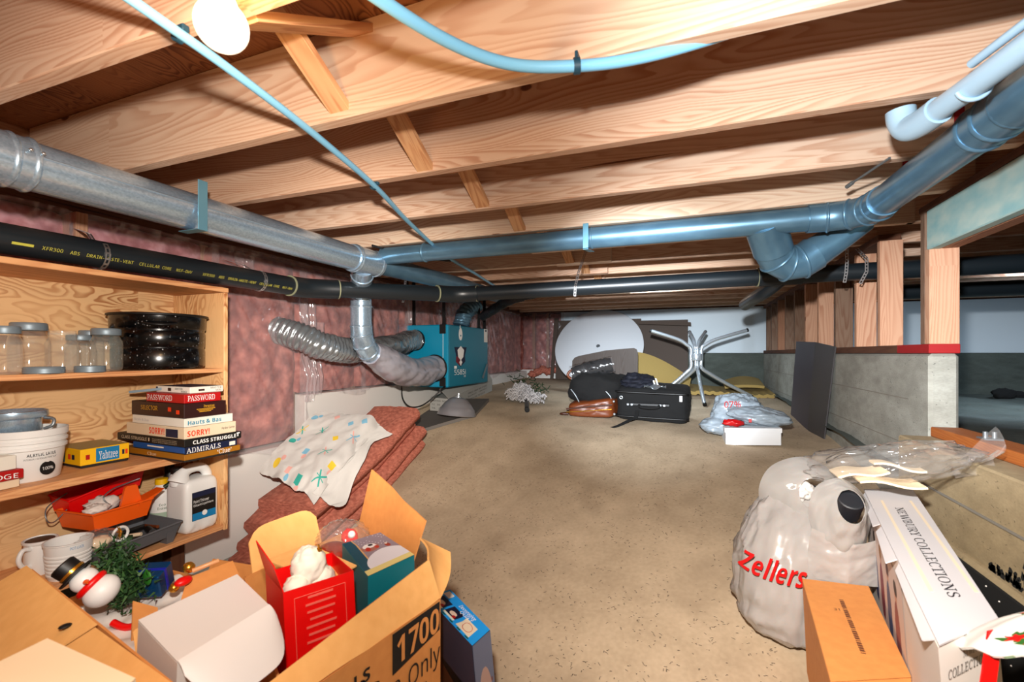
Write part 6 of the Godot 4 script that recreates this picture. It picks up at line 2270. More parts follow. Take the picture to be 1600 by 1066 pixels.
func build_shelf_games() -> void:
	mat("game_tray", Color(0.10, 0.09, 0.08), 0.7)
	mat("mustard", Color(0.62, 0.40, 0.05), 0.5)
	mat("sea_blue", Color(0.03, 0.30, 0.58), 0.5)
	mat("deep_blue", Color(0.04, 0.09, 0.22), 0.5)
	mat("soot", Color(0.045, 0.04, 0.038), 0.5)
	mat("ivory", Color(0.88, 0.80, 0.68), 0.55)
	mat("offwhite", Color(0.90, 0.88, 0.83), 0.55)
	mat("maroon", Color(0.17, 0.045, 0.04), 0.45)
	mat("box_red", Color(0.68, 0.03, 0.04), 0.45)
	mat("orange_ink", Color(0.88, 0.22, 0.02), 0.6)
	mat("teal_ink", Color(0.06, 0.50, 0.62), 0.6)
	mat("gold_ink", Color(0.85, 0.62, 0.12), 0.6)
	mat("yellow_card", Color(0.95, 0.74, 0.02), 0.5)
	mat("cyan_card", Color(0.02, 0.48, 0.70), 0.5)
	var X := -1.758
	var D := 1.198
	var g := game("mustard yellow board game box at the bottom of the stack", X, D, 0.6905, 0.7205, 0.41, 0.222, M.mustard, 0.25)
	on_game(g, 1, "‘Clue’", 0.56, 0.82, 0.32, 0.92, M.white_print, serif)
	on_game(g, 0, "Clue", 0.44, 0.58, 0.40, 0.80, M.ivory, serif)
	g = game("blue naval board game box, second from the bottom", X - 0.002, D + 0.001, 0.7208, 0.7465, 0.33, 0.207, M.sea_blue, 0.1)
	patch(g, 1, 0.0, 1.0, 0.0, 1.0, M.deep_blue)
	for x in [[X - 0.002]]:
		on_game([g[0], g[1] - g[2] * 0.0012, g[2], g[3], g[4], g[5], g[6], g[7]], 1, "ADMIRALS", 0.03, 0.66, 0.12, 0.85, M.white_print, serif)
	patch(g, 1, 0.84, 0.96, 0.15, 0.75, M.offwhite, 0.002)
	patch(g, 0, 0.30, 0.62, 0.55, 0.75, M.offwhite)
	g = game("black board game box with white capitals, third from the bottom", X + 0.002, D - 0.001, 0.7468, 0.7768, 0.442, 0.227, M.soot, 0.05)
	on_game(g, 1, "CLASS STRUGGLE", 0.13, 0.89, 0.26, 0.74, M.white_print, bold)
	on_game(g, 0, "CLASS STRUGGLE", 0.08, 0.47, 0.30, 0.72, M.ivory)
	for q in 3:
		on_game(g, 0, "the great game of owners and workers", 0.55, 0.90, 0.62 - q * 0.20, 0.74 - q * 0.20, M.ivory)
	patch(g, 1, 0.915, 0.935, 0.35, 0.85, M.white_print)
	patch(g, 1, 0.90, 0.96, 0.72, 0.88, M.white_print, 0.0014)
	patch(g, 0, 0.49, 0.505, 0.30, 0.75, M.ivory)
	g = game("cream board game box with orange lettering, in mid stack", X - 0.002, D + 0.001, 0.777, 0.8215, 0.375, 0.204, M.ivory, 0.0)
	on_game(g, 1, "SORRY!", 0.05, 0.46, 0.20, 0.68, M.orange_ink, bold)
	on_game(g, 1, "Parker Game", 0.70, 0.96, 0.40, 0.62, M.ink)
	on_game(g, 0, "SORRY!", 0.42, 0.68, 0.22, 0.78, M.orange_ink, bold)
	patch(g, 0, 0.70, 0.90, 0.08, 0.78, M.deep_blue)
	g = game("white board game box with turquoise lettering", X - 0.003, D + 0.002, 0.8218, 0.8550, 0.335, 0.190, M.offwhite, 0.0)
	on_game(g, 1, "Hauts & Bas", 0.06, 0.74, 0.22, 0.70, M.teal_ink, bold)
	on_game(g, 0, "Hauts & Bas", 0.04, 0.34, 0.35, 0.62, M.dust_grey, serif)
	g = game("tall dark maroon board game box", X - 0.004, D + 0.002, 0.8553, 0.9115, 0.340, 0.162, M.maroon, 0.0)
	on_game(g, 0, "SELECTOR", 0.20, 0.52, 0.42, 0.72, M.gold_ink)
	on_game(g, 1, "Pressman", 0.44, 0.70, 0.62, 0.82, M.gold_ink, serif)
	for q in 3:
		patch(g, 1, 0.28 + q * 0.03, 0.72 - q * 0.05, 0.52 - q * 0.09, 0.56 - q * 0.09, M.gold_ink)
	for q in [[0.74, 0.55], [0.89, 0.40]]:
		patch(g, 0, q[0] - 0.03, q[0] + 0.03, q[1] - 0.14, q[1] + 0.14, M.orange_ink)
	g = game("red word game box, second from the top", X - 0.005, D + 0.003, 0.9118, 0.9465, 0.240, 0.140, M.box_red, 0.0)
	on_game(g, 1, "PASSWORD", 0.08, 0.82, 0.22, 0.80, M.white_print, serif)
	on_game(g, 0, "PASSWORD", 0.04, 0.70, 0.22, 0.80, M.white_print, serif)
	g = game("white game box with a dark picture on its lid, topmost of the stack", X - 0.020, D + 0.035, 0.9468, 0.9715, 0.215, 0.130, M.offwhite, 0.0, M.deep_blue)
	on_game(g, 0, "MASTER", 0.58, 0.80, 0.48, 0.80, M.ink)
	on_game(g, 0, "MIND", 0.76, 0.92, 0.10, 0.40, M.ink)
	on_game(g, 1, "MASTER", 0.60, 0.94, 0.55, 0.85, M.ink)
	on_game(g, 1, "MIND", 0.76, 0.94, 0.14, 0.44, M.ink)
	patch(g, 0, 0.36, 0.46, 0.25, 0.75, M.maroon)
	patch(g, 1, 0.24, 0.42, 0.30, 0.60, M.maroon)
	patch(g, 0, 0.0, 0.06, 0.35, 0.85, M.deep_blue)
	var st := mb()
	box(st, V(-2.02, 0.955, 1.305), Vector3(0.20, 0.010, 0.15), Basis(Vector3.UP, 0.25) * Basis(Vector3(0, 0, 1), 0.10), 0.001)
	solo(st, "game_box", mat("pale_blue_card", Color(0.55, 0.64, 0.70), 0.5), "thin pale blue game board behind the topmost box of the stack", "board game", "board games stacked on the middle shelf")
	# yellow dice game box on its own
	g = game("flat yellow dice game box lying alone on the middle shelf", -2.012, 1.006, 0.6905, 0.7585, 0.185, 0.150, M.yellow_card, 0.14, mat("worn_top", Color(0.62, 0.55, 0.35), 0.6))
	patch(g, 1, 0.30, 0.78, 0.22, 0.94, M.cyan_card)
	on_game([g[0], g[1] - g[2] * 0.0012, g[2], g[3], g[4], g[5], g[6], g[7]], 1, "Yahtzee", 0.35, 0.74, 0.34, 0.78, M.white_print, serif)
	patch(g, 0, 0.02, 0.44, 0.22, 0.90, M.cyan_card)
	on_game([g[0], g[1] - g[3] * 0.0012, g[2], g[3], g[4], g[5], g[6], g[7]], 0, "Yahtzee", 0.06, 0.40, 0.42, 0.70, M.white_print, serif)
	for q in [[1, 0.10, 0.18, M.box_red], [1, 0.84, 0.89, M.deep_blue], [1, 0.91, 0.96, M.orange_ink], [0, 0.56, 0.66, M.orange_ink], [0, 0.70, 0.80, M.deep_blue]]:
		patch(g, q[0], q[1], q[2], 0.42, 0.68, q[3])
	# three little boxes at the frame's edge
	for q in [[0.691, 0.716, 0.0, M.ivory, "lowest of the three little boxes, cream coloured"], [0.7165, 0.746, 0.004, M.box_red, "red middle one of the three little boxes"], [0.7465, 0.790, -0.003, M.offwhite, "white topmost of the three little boxes before the pail"]]:
		var b := thing("small_box", q[4], "box", V(-1.945, q[0], 0.74), 0.0, "little boxes before the pail")
		st = mb()
		box(st, V(-1.945 + q[2], (q[0] + q[1]) * 0.5, 0.752 + q[2] * 2.0), Vector3(0.062, q[1] - q[0] - 0.001, 0.105), Basis(Vector3.UP, 0.12), 0.002)
		put(st, "carton", q[3], b)
		if q[3] == M.box_red:
			words("BRIDGE", V(-1.910, 0.724, 0.706), Vector3(0.12, 0, -1), Vector3.UP, 0.014, M.white_print, b, 0.09)


func build_shelf_paint() -> void:
	# white handled jug
	var t := thing("paint_thinner_jug", "large white plastic jug with built-in handle and a black and blue label", "jug", V(-1.96, S4, 1.365))
	var st := mb()
	var c := V(-1.972, S4 + 0.112, 1.378)
	blob(st, c, 64, 40, func(d: Vector3) -> Vector3:
		var q := pow(pow(absf(d.x), 7.0) + pow(absf(d.y), 7.0) + pow(absf(d.z), 7.0), -1.0 / 7.0)
		var p := d * q
		var flute := 0.0025 * sin(p.z * 60.0) * smoothstep(-0.5, -0.75, p.y)
		return Vector3(p.x * 0.066 + flute, p.y * 0.112, p.z * 0.073) * Vector3(1, 1, 1))
	put(st, "body", M.white, t)
	st = mb()
	# shoulder and arched handle
	tube(st, smooth_path([V(-1.96, S4 + 0.215, 1.312), V(-1.96, S4 + 0.252, 1.333), V(-1.96, S4 + 0.264, 1.372), V(-1.96, S4 + 0.258, 1.408), V(-1.96, S4 + 0.232, 1.430), V(-1.96, S4 + 0.195, 1.434)], 6), func(q: float, a: float) -> float: return 0.019 + 0.022 * exp(-q * q * 30.0), 20)
	put(st, "handle", M.white, t)
	st = mb()
	lathe(st, [Vector2(0.027, 0.20), Vector2(0.030, 0.235), Vector2(0.022, 0.252), Vector2(0.0, 0.252)], 24, Transform3D(Basis(), V(-1.985, S4, 1.325)))
	put(st, "neck", M.white, t)
	st = mb()
	lathe(st, [Vector2(0.024, 0.25), Vector2(0.025, 0.272), Vector2(0.022, 0.275), Vector2(0.0, 0.275)], 24, Transform3D(Basis(), V(-1.985, S4, 1.325)))
	put(st, "cap", M.black, t)
	put(bx(-1.9062, -1.9048, S4 + 0.055, S4 + 0.172, 1.330, 1.432, 0), "label_panel", M.soot, t)
	put(bx(-1.9050, -1.9042, S4 + 0.056, S4 + 0.085, 1.331, 1.431, 0), "label_panel", M.cyan_card, t)
	put(bx(-1.9050, -1.9042, S4 + 0.150, S4 + 0.171, 1.331, 1.431, 0), "label_panel", M.deep_blue, t)
	var o := V(-1.904, S4, 1.335)
	words("Paint Thinner", o + Vector3(0, 0.127, 0), Vector3(0, 0, -1), Vector3.UP, 0.013, M.white_print, t, 0.066)
	words("Diluant à peinture", o + Vector3(0, 0.110, 0), Vector3(0, 0, -1), Vector3.UP, 0.013, M.white_print, t, 0.085)
	st = mb()
	lathe(st, [Vector2(0, 0), Vector2(0.011, 0.0), Vector2(0.011, 0.001), Vector2(0, 0.001)], 20, Transform3D(Basis(Vector3(0, 0, 1), -PI / 2), V(-1.9040, S4 + 0.079, 1.382)))
	put(st, "emblem", M.white_print, t)
	# slim bottle with a yellow cap
	t = thing("yellow_capped_bottle", "slim white bottle with a yellow cap beside the big white jug", "bottle", V(-2.085, S4, 1.325))
	st = mb()
	lathe(st, [Vector2(0, 0), Vector2(0.040, 0), Vector2(0.043, 0.006), Vector2(0.043, 0.150), Vector2(0.038, 0.172), Vector2(0.022, 0.190), Vector2(0.020, 0.196), Vector2(0, 0.196)], 28, Transform3D(Basis(), V(-2.085, S4, 1.325)))
	put(st, "body", M.white, t)
	st = mb()
	lathe(st, [Vector2(0.021, 0.195), Vector2(0.024, 0.197), Vector2(0.023, 0.218), Vector2(0, 0.220)], 20, Transform3D(Basis(), V(-2.085, S4, 1.325)))
	put(st, "cap", M.yellow_card, t)
	var gr := mat("green_ink", Color(0.05, 0.30, 0.12), 0.6)
	words_round("Eco", V(-2.085, S4, 1.325), 0.0434, 0.50, S4 + 0.112, 0.010, 0.022, gr, t)
	words_round("Erase", V(-2.085, S4, 1.325), 0.0434, 0.50, S4 + 0.097, 0.011, 0.032, gr, t)
	st = mb()
	lathe(st, [Vector2(0.0436, 0.03), Vector2(0.0436, 0.085)], 28, Transform3D(Basis(), V(-2.085, S4, 1.325)))
	put(st, "label_band", mat("pale_green", Color(0.62, 0.70, 0.62), 0.6), t)
	# dark bottles at the back
	for q in [[-2.15, 1.40, 0.045, 0.25], [-2.16, 1.19, 0.035, 0.20]]:
		st = mb()
		lathe(st, [Vector2(0, 0), Vector2(q[2], 0), Vector2(q[2], q[3] * 0.65), Vector2(q[2] * 0.4, q[3] * 0.85), Vector2(q[2] * 0.4, q[3]), Vector2(0, q[3])], 20, Transform3D(Basis(), V(q[0], S4, q[1])))
		solo(st, "dark_bottle", M.black, "dark bottle at the back of the bottom shelf, %s" % ("behind the big white jug" if q[1] > 1.3 else "behind the orange tray"), "bottle")
	# grey roller tray
	t = thing("grey_paint_tray", "grey roller tray holding odds and ends at the front of the bottom shelf", "paint tray", V(-1.99, S4, 1.12))
	tray(t, V(-1.905, S4 + 0.012, 1.010), V(-1.905, S4 + 0.03, 1.262), V(-2.10, S4 + 0.03, 1.262), V(-2.10, S4 + 0.012, 1.010), 0.048, 0.016, mat("tray_grey", Color(0.36, 0.37, 0.39), 0.5))
	for d in [1.03, 1.245]:
		st = mb()
		hexa(st, [V(-1.91, S4, d - 0.012), V(-1.91, S4, d + 0.012), V(-1.95, S4, d + 0.012), V(-1.95, S4, d - 0.012), V(-1.895, S4 + 0.05, d - 0.02), V(-1.895, S4 + 0.05, d + 0.02), V(-1.95, S4 + 0.04, d + 0.02), V(-1.95, S4 + 0.04, d - 0.02)])
		put(st, "foot", M.tray_grey, t)
	var loose := [[-1.955, 1.20, 0.05, 0.012, "black tool handle lying in the grey tray", "tool", M.black, 0.4], [-2.02, 1.17, 0.07, 0.010, "thin dark brush lying across the grey tray", "brush", M.soot, 1.2], [-1.95, 1.10, 0.030, 0.016, "small green plastic piece in the grey tray", "plastic piece", M.green, 2.2], [-1.965, 1.14, 0.035, 0.007, "pale stick in the grey tray", "stick", M.ivory, -0.5], [-2.0, 1.23, 0.05, 0.006, "rusty rod at the right end of the grey tray", "rod", M.leather, 0.1]]
	for q in loose:
		st = mb()
		var dir: Vector3 = Vector3(cos(q[7]), 0.12, sin(q[7])) * q[2]
		tube(st, [V(q[0], S4 + 0.060, q[1]) - dir, V(q[0], S4 + 0.060, q[1]), V(q[0], S4 + 0.060, q[1]) + dir], q[3], 10)
		solo(st, "loose_tool", q[6], q[4], q[5])
	st = mb()
	blob(st, V(-1.955, S4 + 0.085, 1.03), 34, 20, func(d: Vector3) -> Vector3:
		return d * Vector3(0.05, 0.035, 0.055) * (1.0 + 0.35 * absf(lump(d, 3.0, 4.0)) + 0.2 * lump(d, 6.0, 2.0)))
	solo(st, "crumpled_plastic", M.clear_bag, "crumpled clear plastic bag on the left end of the grey tray", "plastic bag")
	st = mb()
	blob(st, V(-1.96, S4 + 0.075, 1.03), 20, 12, func(d: Vector3) -> Vector3: return d * Vector3(0.036, 0.022, 0.040) * (1.0 + 0.3 * lump(d, 2.0, 1.0)))
	solo(st, "pale_parcel", M.cream, "small cream parcel inside the crumpled clear plastic bag", "parcel")
	st = mb()
	var rg := []
	for k in 21:
		var a := TAU * k / 20
		rg.append(V(-1.93, S4 + 0.092 + 0.024 * sin(a), 1.085 + 0.024 * cos(a)))
	tube(st, rg, 0.005, 8, false)
	solo(st, "white_ring", M.white, "white tape ring standing in the grey tray", "ring")
	# orange deep tray on top, red tray behind
	t = thing("orange_paint_tray", "bright orange deep paint tray set on the grey tray", "paint tray", V(-2.03, S4 + 0.10, 1.1))
	var om := mat("orange_plastic", Color(0.93, 0.36, 0.06), 0.35)
	tray(t, V(-1.975, 0.466, 1.030), V(-1.965, 0.472, 1.195), V(-2.13, 0.472, 1.205), V(-2.14, 0.466, 1.015), 0.062, 0.013, om)
	st = mb()
	hexa(st, [V(-1.955, 0.518, 1.16), V(-1.955, 0.530, 1.205), V(-2.01, 0.530, 1.205), V(-2.01, 0.518, 1.16), V(-1.950, 0.530, 1.16), V(-1.952, 0.562, 1.252), V(-2.00, 0.562, 1.252), V(-2.01, 0.530, 1.16)])
	put(st, "handle", om, t)
	st = mb()
	prism(st, PackedVector2Array([Vector2(-0.036, 0), Vector2(0.036, 0), Vector2(0.020, 0.075), Vector2(0.014, 0.080), Vector2(-0.014, 0.080), Vector2(-0.020, 0.075)]), 0.012, Transform3D(Basis(Vector3(0.1, 0, -1).normalized(), Vector3.UP, Vector3(1, 0, 0.1).normalized()), V(-1.990, 0.518, 1.150)))
	put(st, "divider", om, t)
	for q in [[-2.06, 0.535, 1.10, 0.045], [-2.02, 0.53, 1.06, 0.032]]:
		st = mb()
		blob(st, V(q[0], q[1], q[2]), 20, 12, func(d: Vector3) -> Vector3: return d * q[3] * Vector3(1, 0.6, 1.2) * (1.0 + 0.4 * lump(d, 2.0, q[3] * 90.0)))
		solo(st, "paint_rag", M.white_card, "crumpled pale rag in the orange tray, %s one" % ("larger" if q[3] > 0.04 else "smaller"), "rag")
	st = mb()
	tube(st, smooth_path([V(-2.01, 0.53, 1.10), V(-2.02, 0.565, 1.08), V(-2.04, 0.585, 1.12), V(-2.06, 0.59, 1.18), V(-2.05, 0.60, 1.22)], 6), 0.0025, 6)
	solo(st, "wire", M.zinc, "thin wire looping out of the orange tray", "wire")
	st = mb()
	tube(st, smooth_path([V(-2.12, 0.53, 1.02), V(-2.11, 0.50, 0.98), V(-2.08, 0.52, 0.945), V(-2.10, 0.56, 0.955), V(-2.14, 0.585, 1.03)], 6), 0.0022, 6)
	solo(st, "wire_loop", M.zinc, "wire handle loop sticking out left of the red tray", "wire")
	st = mb()
	tube(st, [V(-2.03, 0.545, 1.30), V(-2.0, 0.585, 1.36)], func(q: float, _a: float) -> float: return 0.008 + 0.008 * q, 10)
	solo(st, "brush_handle", mat("bottle_green", Color(0.05, 0.16, 0.11), 0.4), "dark green brush handle to the right of the orange tray", "brush")
	t = thing("red_paint_tray", "glossy red paint tray tilted behind the orange tray", "paint tray", V(-2.16, 0.53, 1.15))
	tray(t, V(-2.12, 0.500, 1.03), V(-2.10, 0.560, 1.25), V(-2.195, 0.585, 1.26), V(-2.20, 0.515, 1.02), 0.060, 0.010, M.red)
	# white tub and mug at the left
	t = thing("white_tub", "white ribbed plastic tub with blue lettering at the left of the bottom shelf", "tub", V(-1.945, S4, 0.93))
	c = V(-1.955, S4, 0.945)
	st = mb()
	var prof := [Vector2(0, 0), Vector2(0.050, 0.0), Vector2(0.052, 0.004)]
	for k in 6:
		prof.append_array([Vector2(0.053 + k * 0.0011, 0.012 + k * 0.0125), Vector2(0.056 + k * 0.0011, 0.0145 + k * 0.0125), Vector2(0.056 + k * 0.0011, 0.019 + k * 0.0125), Vector2(0.0535 + k * 0.0011, 0.021 + k * 0.0125)])
	prof.append_array([Vector2(0.0605, 0.090), Vector2(0.062, 0.114), Vector2(0.065, 0.116), Vector2(0.065, 0.120), Vector2(0.060, 0.120), Vector2(0.056, 0.05), Vector2(0.0, 0.045)])
	lathe(st, prof, 48, Transform3D(Basis(), c))
	put(st, "tub_body", M.white, t)
	words_round("POT-LUCK", c, 0.0622, 0.10, S4 + 0.100, 0.009, 0.036, M.cyan_card, t)
	t = thing("white_mug", "white mug with a dark red inside behind the white tub", "mug", V(-2.09, S4, 0.94))
	st = mb()
	c = V(-2.075, S4, 0.925)
	lathe(st, [Vector2(0, 0), Vector2(0.040, 0), Vector2(0.044, 0.005), Vector2(0.040, 0.100), Vector2(0.046, 0.106), Vector2(0.046, 0.113), Vector2(0.042, 0.114), Vector2(0.036, 0.10)], 32, Transform3D(Basis(), c))
	put(st, "mug_body", M.white, t)
	st = mb()
	lathe(st, [Vector2(0.0375, 0.111), Vector2(0.0, 0.111)], 32, Transform3D(Basis(), c))
	put(st, "dried_paint", M.maroon, t)
	st = mb()
	tube(st, smooth_path([c + Vector3(0.02, 0.092, 0.034), c + Vector3(0.026, 0.097, 0.056), c + Vector3(0.030, 0.072, 0.068), c + Vector3(0.026, 0.045, 0.058), c + Vector3(0.020, 0.035, 0.036)], 6), 0.007, 10)
	put(st, "handle", M.white, t)


# open tray from four floor corners: tapered sides with a rim
func tray(parent: Node3D, a: Vector3, b: Vector3, c: Vector3, d: Vector3, h: float, flare: float, m: Material) -> void:
	var mid := (a + b + c + d) * 0.25
	var low := [a, b, c, d]
	var high := []
	for p in low:
		var out: Vector3 = p - mid
		high.append(p + Vector3(sign(out.x) * flare, h, sign(out.z) * flare))
	var st := mb()
	board(st, a, b, c, d, 0.003, Vector3.UP)
	put(st, "tray_floor", m, parent)
	for k in 4:
		var q := (k + 1) % 4
		st = mb()
		board(st, low[k], low[q], high[q], high[k], 0.003, mid + Vector3(0, h, 0) - low[k])
		put(st, "side", m, parent)
	st = mb()
	var loop := high.duplicate()
	loop.append(high[0])
	for k in 4:
		tube(st, [loop[k], loop[k + 1]], 0.004, 6)
	put(st, "rim", m, parent)


# ---------------------------------------------------------------- open boxes in the left foreground

func build_front_left() -> void:
	# tall open carton with bold lettering
	var FR := V(-0.545, 0.52, 0.97)
	var BR := V(-1.035, 0.52, 1.285)
	var FL := V(-0.615, 0.52, 0.585)
	var BL := V(-1.075, 0.52, 0.885)
	var dn := Vector3(0.0, -0.50, 0.0)
	var t := thing("open_carton", "open brown carton of holiday boxes with bold black lettering on its near side", "carton", V(-0.82, 0.02, 0.93))
	var walls := [[FL, FR, "side"], [FR, BR, "side"], [BR, BL, "side"], [BL, FL, "side"]]
	var mid := (FR + BR + FL + BL) * 0.25
	for q in walls:
		var st := mb()
		board(st, q[0], q[1], q[1] + dn, q[0] + dn, 0.005, mid - (q[0] + q[1]) * 0.5)
		put(st, q[2], M.cardboard, t)
	var st := mb()
	board(st, FL + dn, FR + dn, BR + dn, BL + dn, 0.005, Vector3.UP)
	put(st, "bottom", M.cardboard, t)
	# standing flap along the lettered side, torn towards the far end
	st = mb()
	sheet(st, 30, 6, func(u: float, v: float) -> Vector3:
		var p := FL.lerp(FR, u * 1.02 - 0.02)
		var wav := 0.010 * sin(u * 7.0) * (1.0 - v)
		var top := mix(0.036, 0.088, u)
		return p + Vector3(-0.030 * v, top * v + wav * 0.4, 0.0), 0.005)
	put(st, "flap", M.cardboard_pale, t)
	st = mb()
	sheet(st, 10, 6, func(u: float, v: float) -> Vector3:
		var low := FR.lerp(V(-0.585, 0.575, 1.095), u)
		var high := (FR + Vector3(-0.030, 0.088, 0.0)).lerp(V(-0.665, 0.610, 1.075), pow(u, 0.8))
		return low.lerp(high, v) + Vector3(0.012 * sin(PI * u), 0.0, 0.0), 0.005)
	put(st, "flap", M.cardboard_pale, t)
	# tall flap at the back right
	st = mb()
	sheet(st, 16, 10, func(u: float, v: float) -> Vector3:
		var p := BR.lerp(V(-0.70, 0.52, 1.085), u)
		var top: float = run([[0.0, 0.185], [0.22, 0.165], [0.5, 0.150], [0.85, 0.135], [1.0, 0.12]], u)
		return p + Vector3(0.03 * v + 0.012 * sin(u * 6.0) * v, top * v, -0.03 * v), 0.005)
	put(st, "flap", M.cardboard, t)
	# back left flap, folded out with a rounded corner
	st = mb()
	sheet(st, 14, 10, func(u: float, v: float) -> Vector3:
		var p := BL.lerp(BR, mix(0.06, 0.62, u))
		var l := 0.14 * (1.0 - pow(absf(u * 2.0 - 1.0), 6.0) * 0.3)
		return p + Vector3(-0.55, 0.62, -0.35) * v * l, 0.004)
	put(st, "flap", M.cardboard_pale, t)
	st = mb()
	board(st, V(-0.955, 0.60, 0.845), V(-0.905, 0.615, 0.93), V(-0.73, 0.60, 0.90), V(-0.76, 0.585, 0.83), 0.004, Vector3.DOWN)
	put(st, "inner_flap", M.cardboard_pale, t)
	# print on the lettered side
	var r := (FR - FL).normalized()
	var out := Vector3(1, 0, 0.1) * 0.002
	var at := func(f: float, y: float) -> Vector3: return FL.lerp(FR, f) + Vector3(0, y - 0.52, 0) + out
	var black := mat("print_black", Color(0.03, 0.02, 0.015), 0.7)
	st = mb()
	board(st, at.call(0.60, 0.432), at.call(0.985, 0.452), at.call(0.985, 0.517), at.call(0.60, 0.517), 0.0006, Vector3.RIGHT)
	put(st, "print_block", black, t)
	words("1700", at.call(0.63, 0.447) + out * 0.6, r + Vector3(0, 0.04, 0), Vector3(0, 1, 0), 0.056, M.cardboard, t, 0.135, bold)
	words("Only", at.call(0.72, 0.362), r + Vector3(0, 0.03, 0), Vector3(0.0, 1, 0.0), 0.060, black, t, 0.105)
	words("The", at.call(0.44, 0.385), r, Vector3(0.0, 1, 0.0), 0.042, black, t, 0.085, serif)
	words("Moving", at.call(0.46, 0.318), r, Vector3(0.0, 1, 0.0), 0.050, black, t, 0.16, serif)
	words("ROLLS", at.call(0.14, 0.462), r, Vector3(0.0, 1, 0.0), 0.026, black, t, 0.12, bold)
	words("Cart", at.call(0.74, 0.25), r, Vector3(0.0, 1, -0.1), 0.045, black, t, 0.09, serif)

	# red gift carton with a white bird ornament
	var rb := thing("red_carton", "open glossy red carton with pale print, standing in the open carton", "carton", V(-0.76, 0.40, 0.80))
	var a := V(-0.745, 0.628, 0.700)   # near left of the mouth
	var b := V(-0.675, 0.630, 0.822)   # near right
	var c := V(-0.785, 0.630, 0.880)
	var d := V(-0.850, 0.628, 0.752)
	var low := Vector3(0.012, -0.20, 0.0)
	var cen := (a + b + c + d) * 0.25
	for q in [[a, b], [b, c], [c, d], [d, a]]:
		st = mb()
		board(st, q[0], q[1], q[1] + low, q[0] + low, 0.002, cen - (q[0] + q[1]) * 0.5)
		put(st, "side", M.red, rb)
	st = mb()
	board(st, d, a, a + Vector3(-0.012, 0.055, 0.012), d + Vector3(-0.005, 0.075, 0.02), 0.002, Vector3.RIGHT)
	put(st, "flap", M.red, rb)
	var pale := mat("pale_red", Color(0.95, 0.42, 0.36), 0.5)
	var ab := (b - a).normalized()
	var nrm := ab.cross(Vector3.UP).normalized()
	if nrm.dot(a - cen) < 0:
		nrm = -nrm
	for k in 8:
		st = mb()
		var wd: float = [0.05, 0.06, 0.055, 0.045, 0.06, 0.052, 0.06, 0.04][k]
		var o := a.lerp(b, 0.5) - ab * wd * 0.5 + low * (0.12 + 0.075 * k) + nrm * 0.0015
		box(st, o + ab * wd * 0.5, Vector3(wd, 0.0045, 0.0006), Basis(ab, Vector3.UP, nrm), 0.0)
		put(st, "print_line", pale, rb)
	st = mb()
	for q in [[0.14, 0.09, 0.86, 0.09], [0.86, 0.09, 0.86, 0.8], [0.14, 0.09, 0.14, 0.8]]:
		var p0: Vector3 = a.lerp(b, q[0]) + low * q[1] + nrm * 0.002
		var p1: Vector3 = a.lerp(b, q[2]) + low * q[3] + nrm * 0.002
		tube(st, [p0, p1], 0.0008, 4, false)
	put(st, "print_frame", pale, rb)
	var bd := thing("bird_ornament", "white bird ornament in white padding inside the red carton", "ornament", V(-0.765, 0.58, 0.79))
	st = mb()
	blob(st, V(-0.768, 0.640, 0.790), 34, 22, func(q: Vector3) -> Vector3: return q * Vector3(0.036, 0.042, 0.036) * (1.0 + 0.16 * lump(q, 1.8, 6.0)))
	put(st, "body", M.cream_white, bd)
	for q in [V(-0.765, 0.610, 0.755), V(-0.745, 0.610, 0.805), V(-0.79, 0.61, 0.83)]:
		st = mb()
		blob(st, q, 24, 14, func(v: Vector3) -> Vector3: return v * Vector3(0.027, 0.026, 0.027) * (1.0 + 0.2 * lump(v, 2.2, q.x * 40.0)))
		put(st, "padding", M.cream_white, bd)
	st = mb()
	lathe(st, [Vector2(0.007, 0), Vector2(0.007, 0.008), Vector2(0.002, 0.010), Vector2(0.002, 0.016), Vector2(0.0, 0.016)], 12, Transform3D(Basis(), V(-0.750, 0.668, 0.800)))
	put(st, "cap", M.brass, bd)

	# teal gift box with a snow scene on its lid
	var im := fill(256, 256, Color(0.05, 0.28, 0.36))
	im.fill_rect(Rect2i(52, 0, 204, 236), Color(0.80, 0.62, 0.42))
	im.fill_rect(Rect2i(60, 0, 196, 228), Color(0.55, 0.50, 0.55))
	disc(im, 160, 240, 130, 90, Color(0.86, 0.86, 0.90))
	disc(im, 110, 110, 52, 34, Color(0.62, 0.40, 0.36))
	disc(im, 110, 96, 40, 20, Color(0.90, 0.88, 0.88))
	disc(im, 90, 120, 14, 16, Color(0.70, 0.16, 0.10))
	disc(im, 140, 122, 12, 14, Color(0.72, 0.20, 0.14))
	disc(im, 120, 90, 16, 10, Color(0.15, 0.12, 0.14))
	disc(im, 205, 132, 16, 18, Color(0.60, 0.20, 0.14))
	disc(im, 205, 116, 9, 8, Color(0.85, 0.80, 0.76))
	for k in 30:
		disc(im, 62 + (k * 67) % 190, (k * 41) % 110, 2.4, 2.4, Color(0.92, 0.92, 0.95))
	var tb := thing("teal_gift_box", "teal gift box with a snowy picture on its lid, standing in the open carton", "gift box", V(-0.74, 0.43, 0.95))
	var q0 := V(-0.845, 0.600, 0.985)
	var q1 := V(-0.800, 0.600, 1.085)
	var q2 := V(-0.632, 0.600, 0.995)
	var q3 := V(-0.668, 0.600, 0.862)
	var lw := Vector3(0.0, -0.17, 0.0)
	st = mb()
	hexa(st, [q0 + lw, q1 + lw, q2 + lw, q3 + lw, q0, q1, q2, q3])
	put(st, "body", mat("teal_card", Color(0.03, 0.45, 0.50), 0.45), tb)
	st = mb()
	var u3 := Vector3(0, 0.0015, 0)
	sign_quad(st, q0 + u3, q1 + u3, q2.lerp(q1, 0.12) + u3, q3.lerp(q0, 0.12) + u3, Vector3.UP)
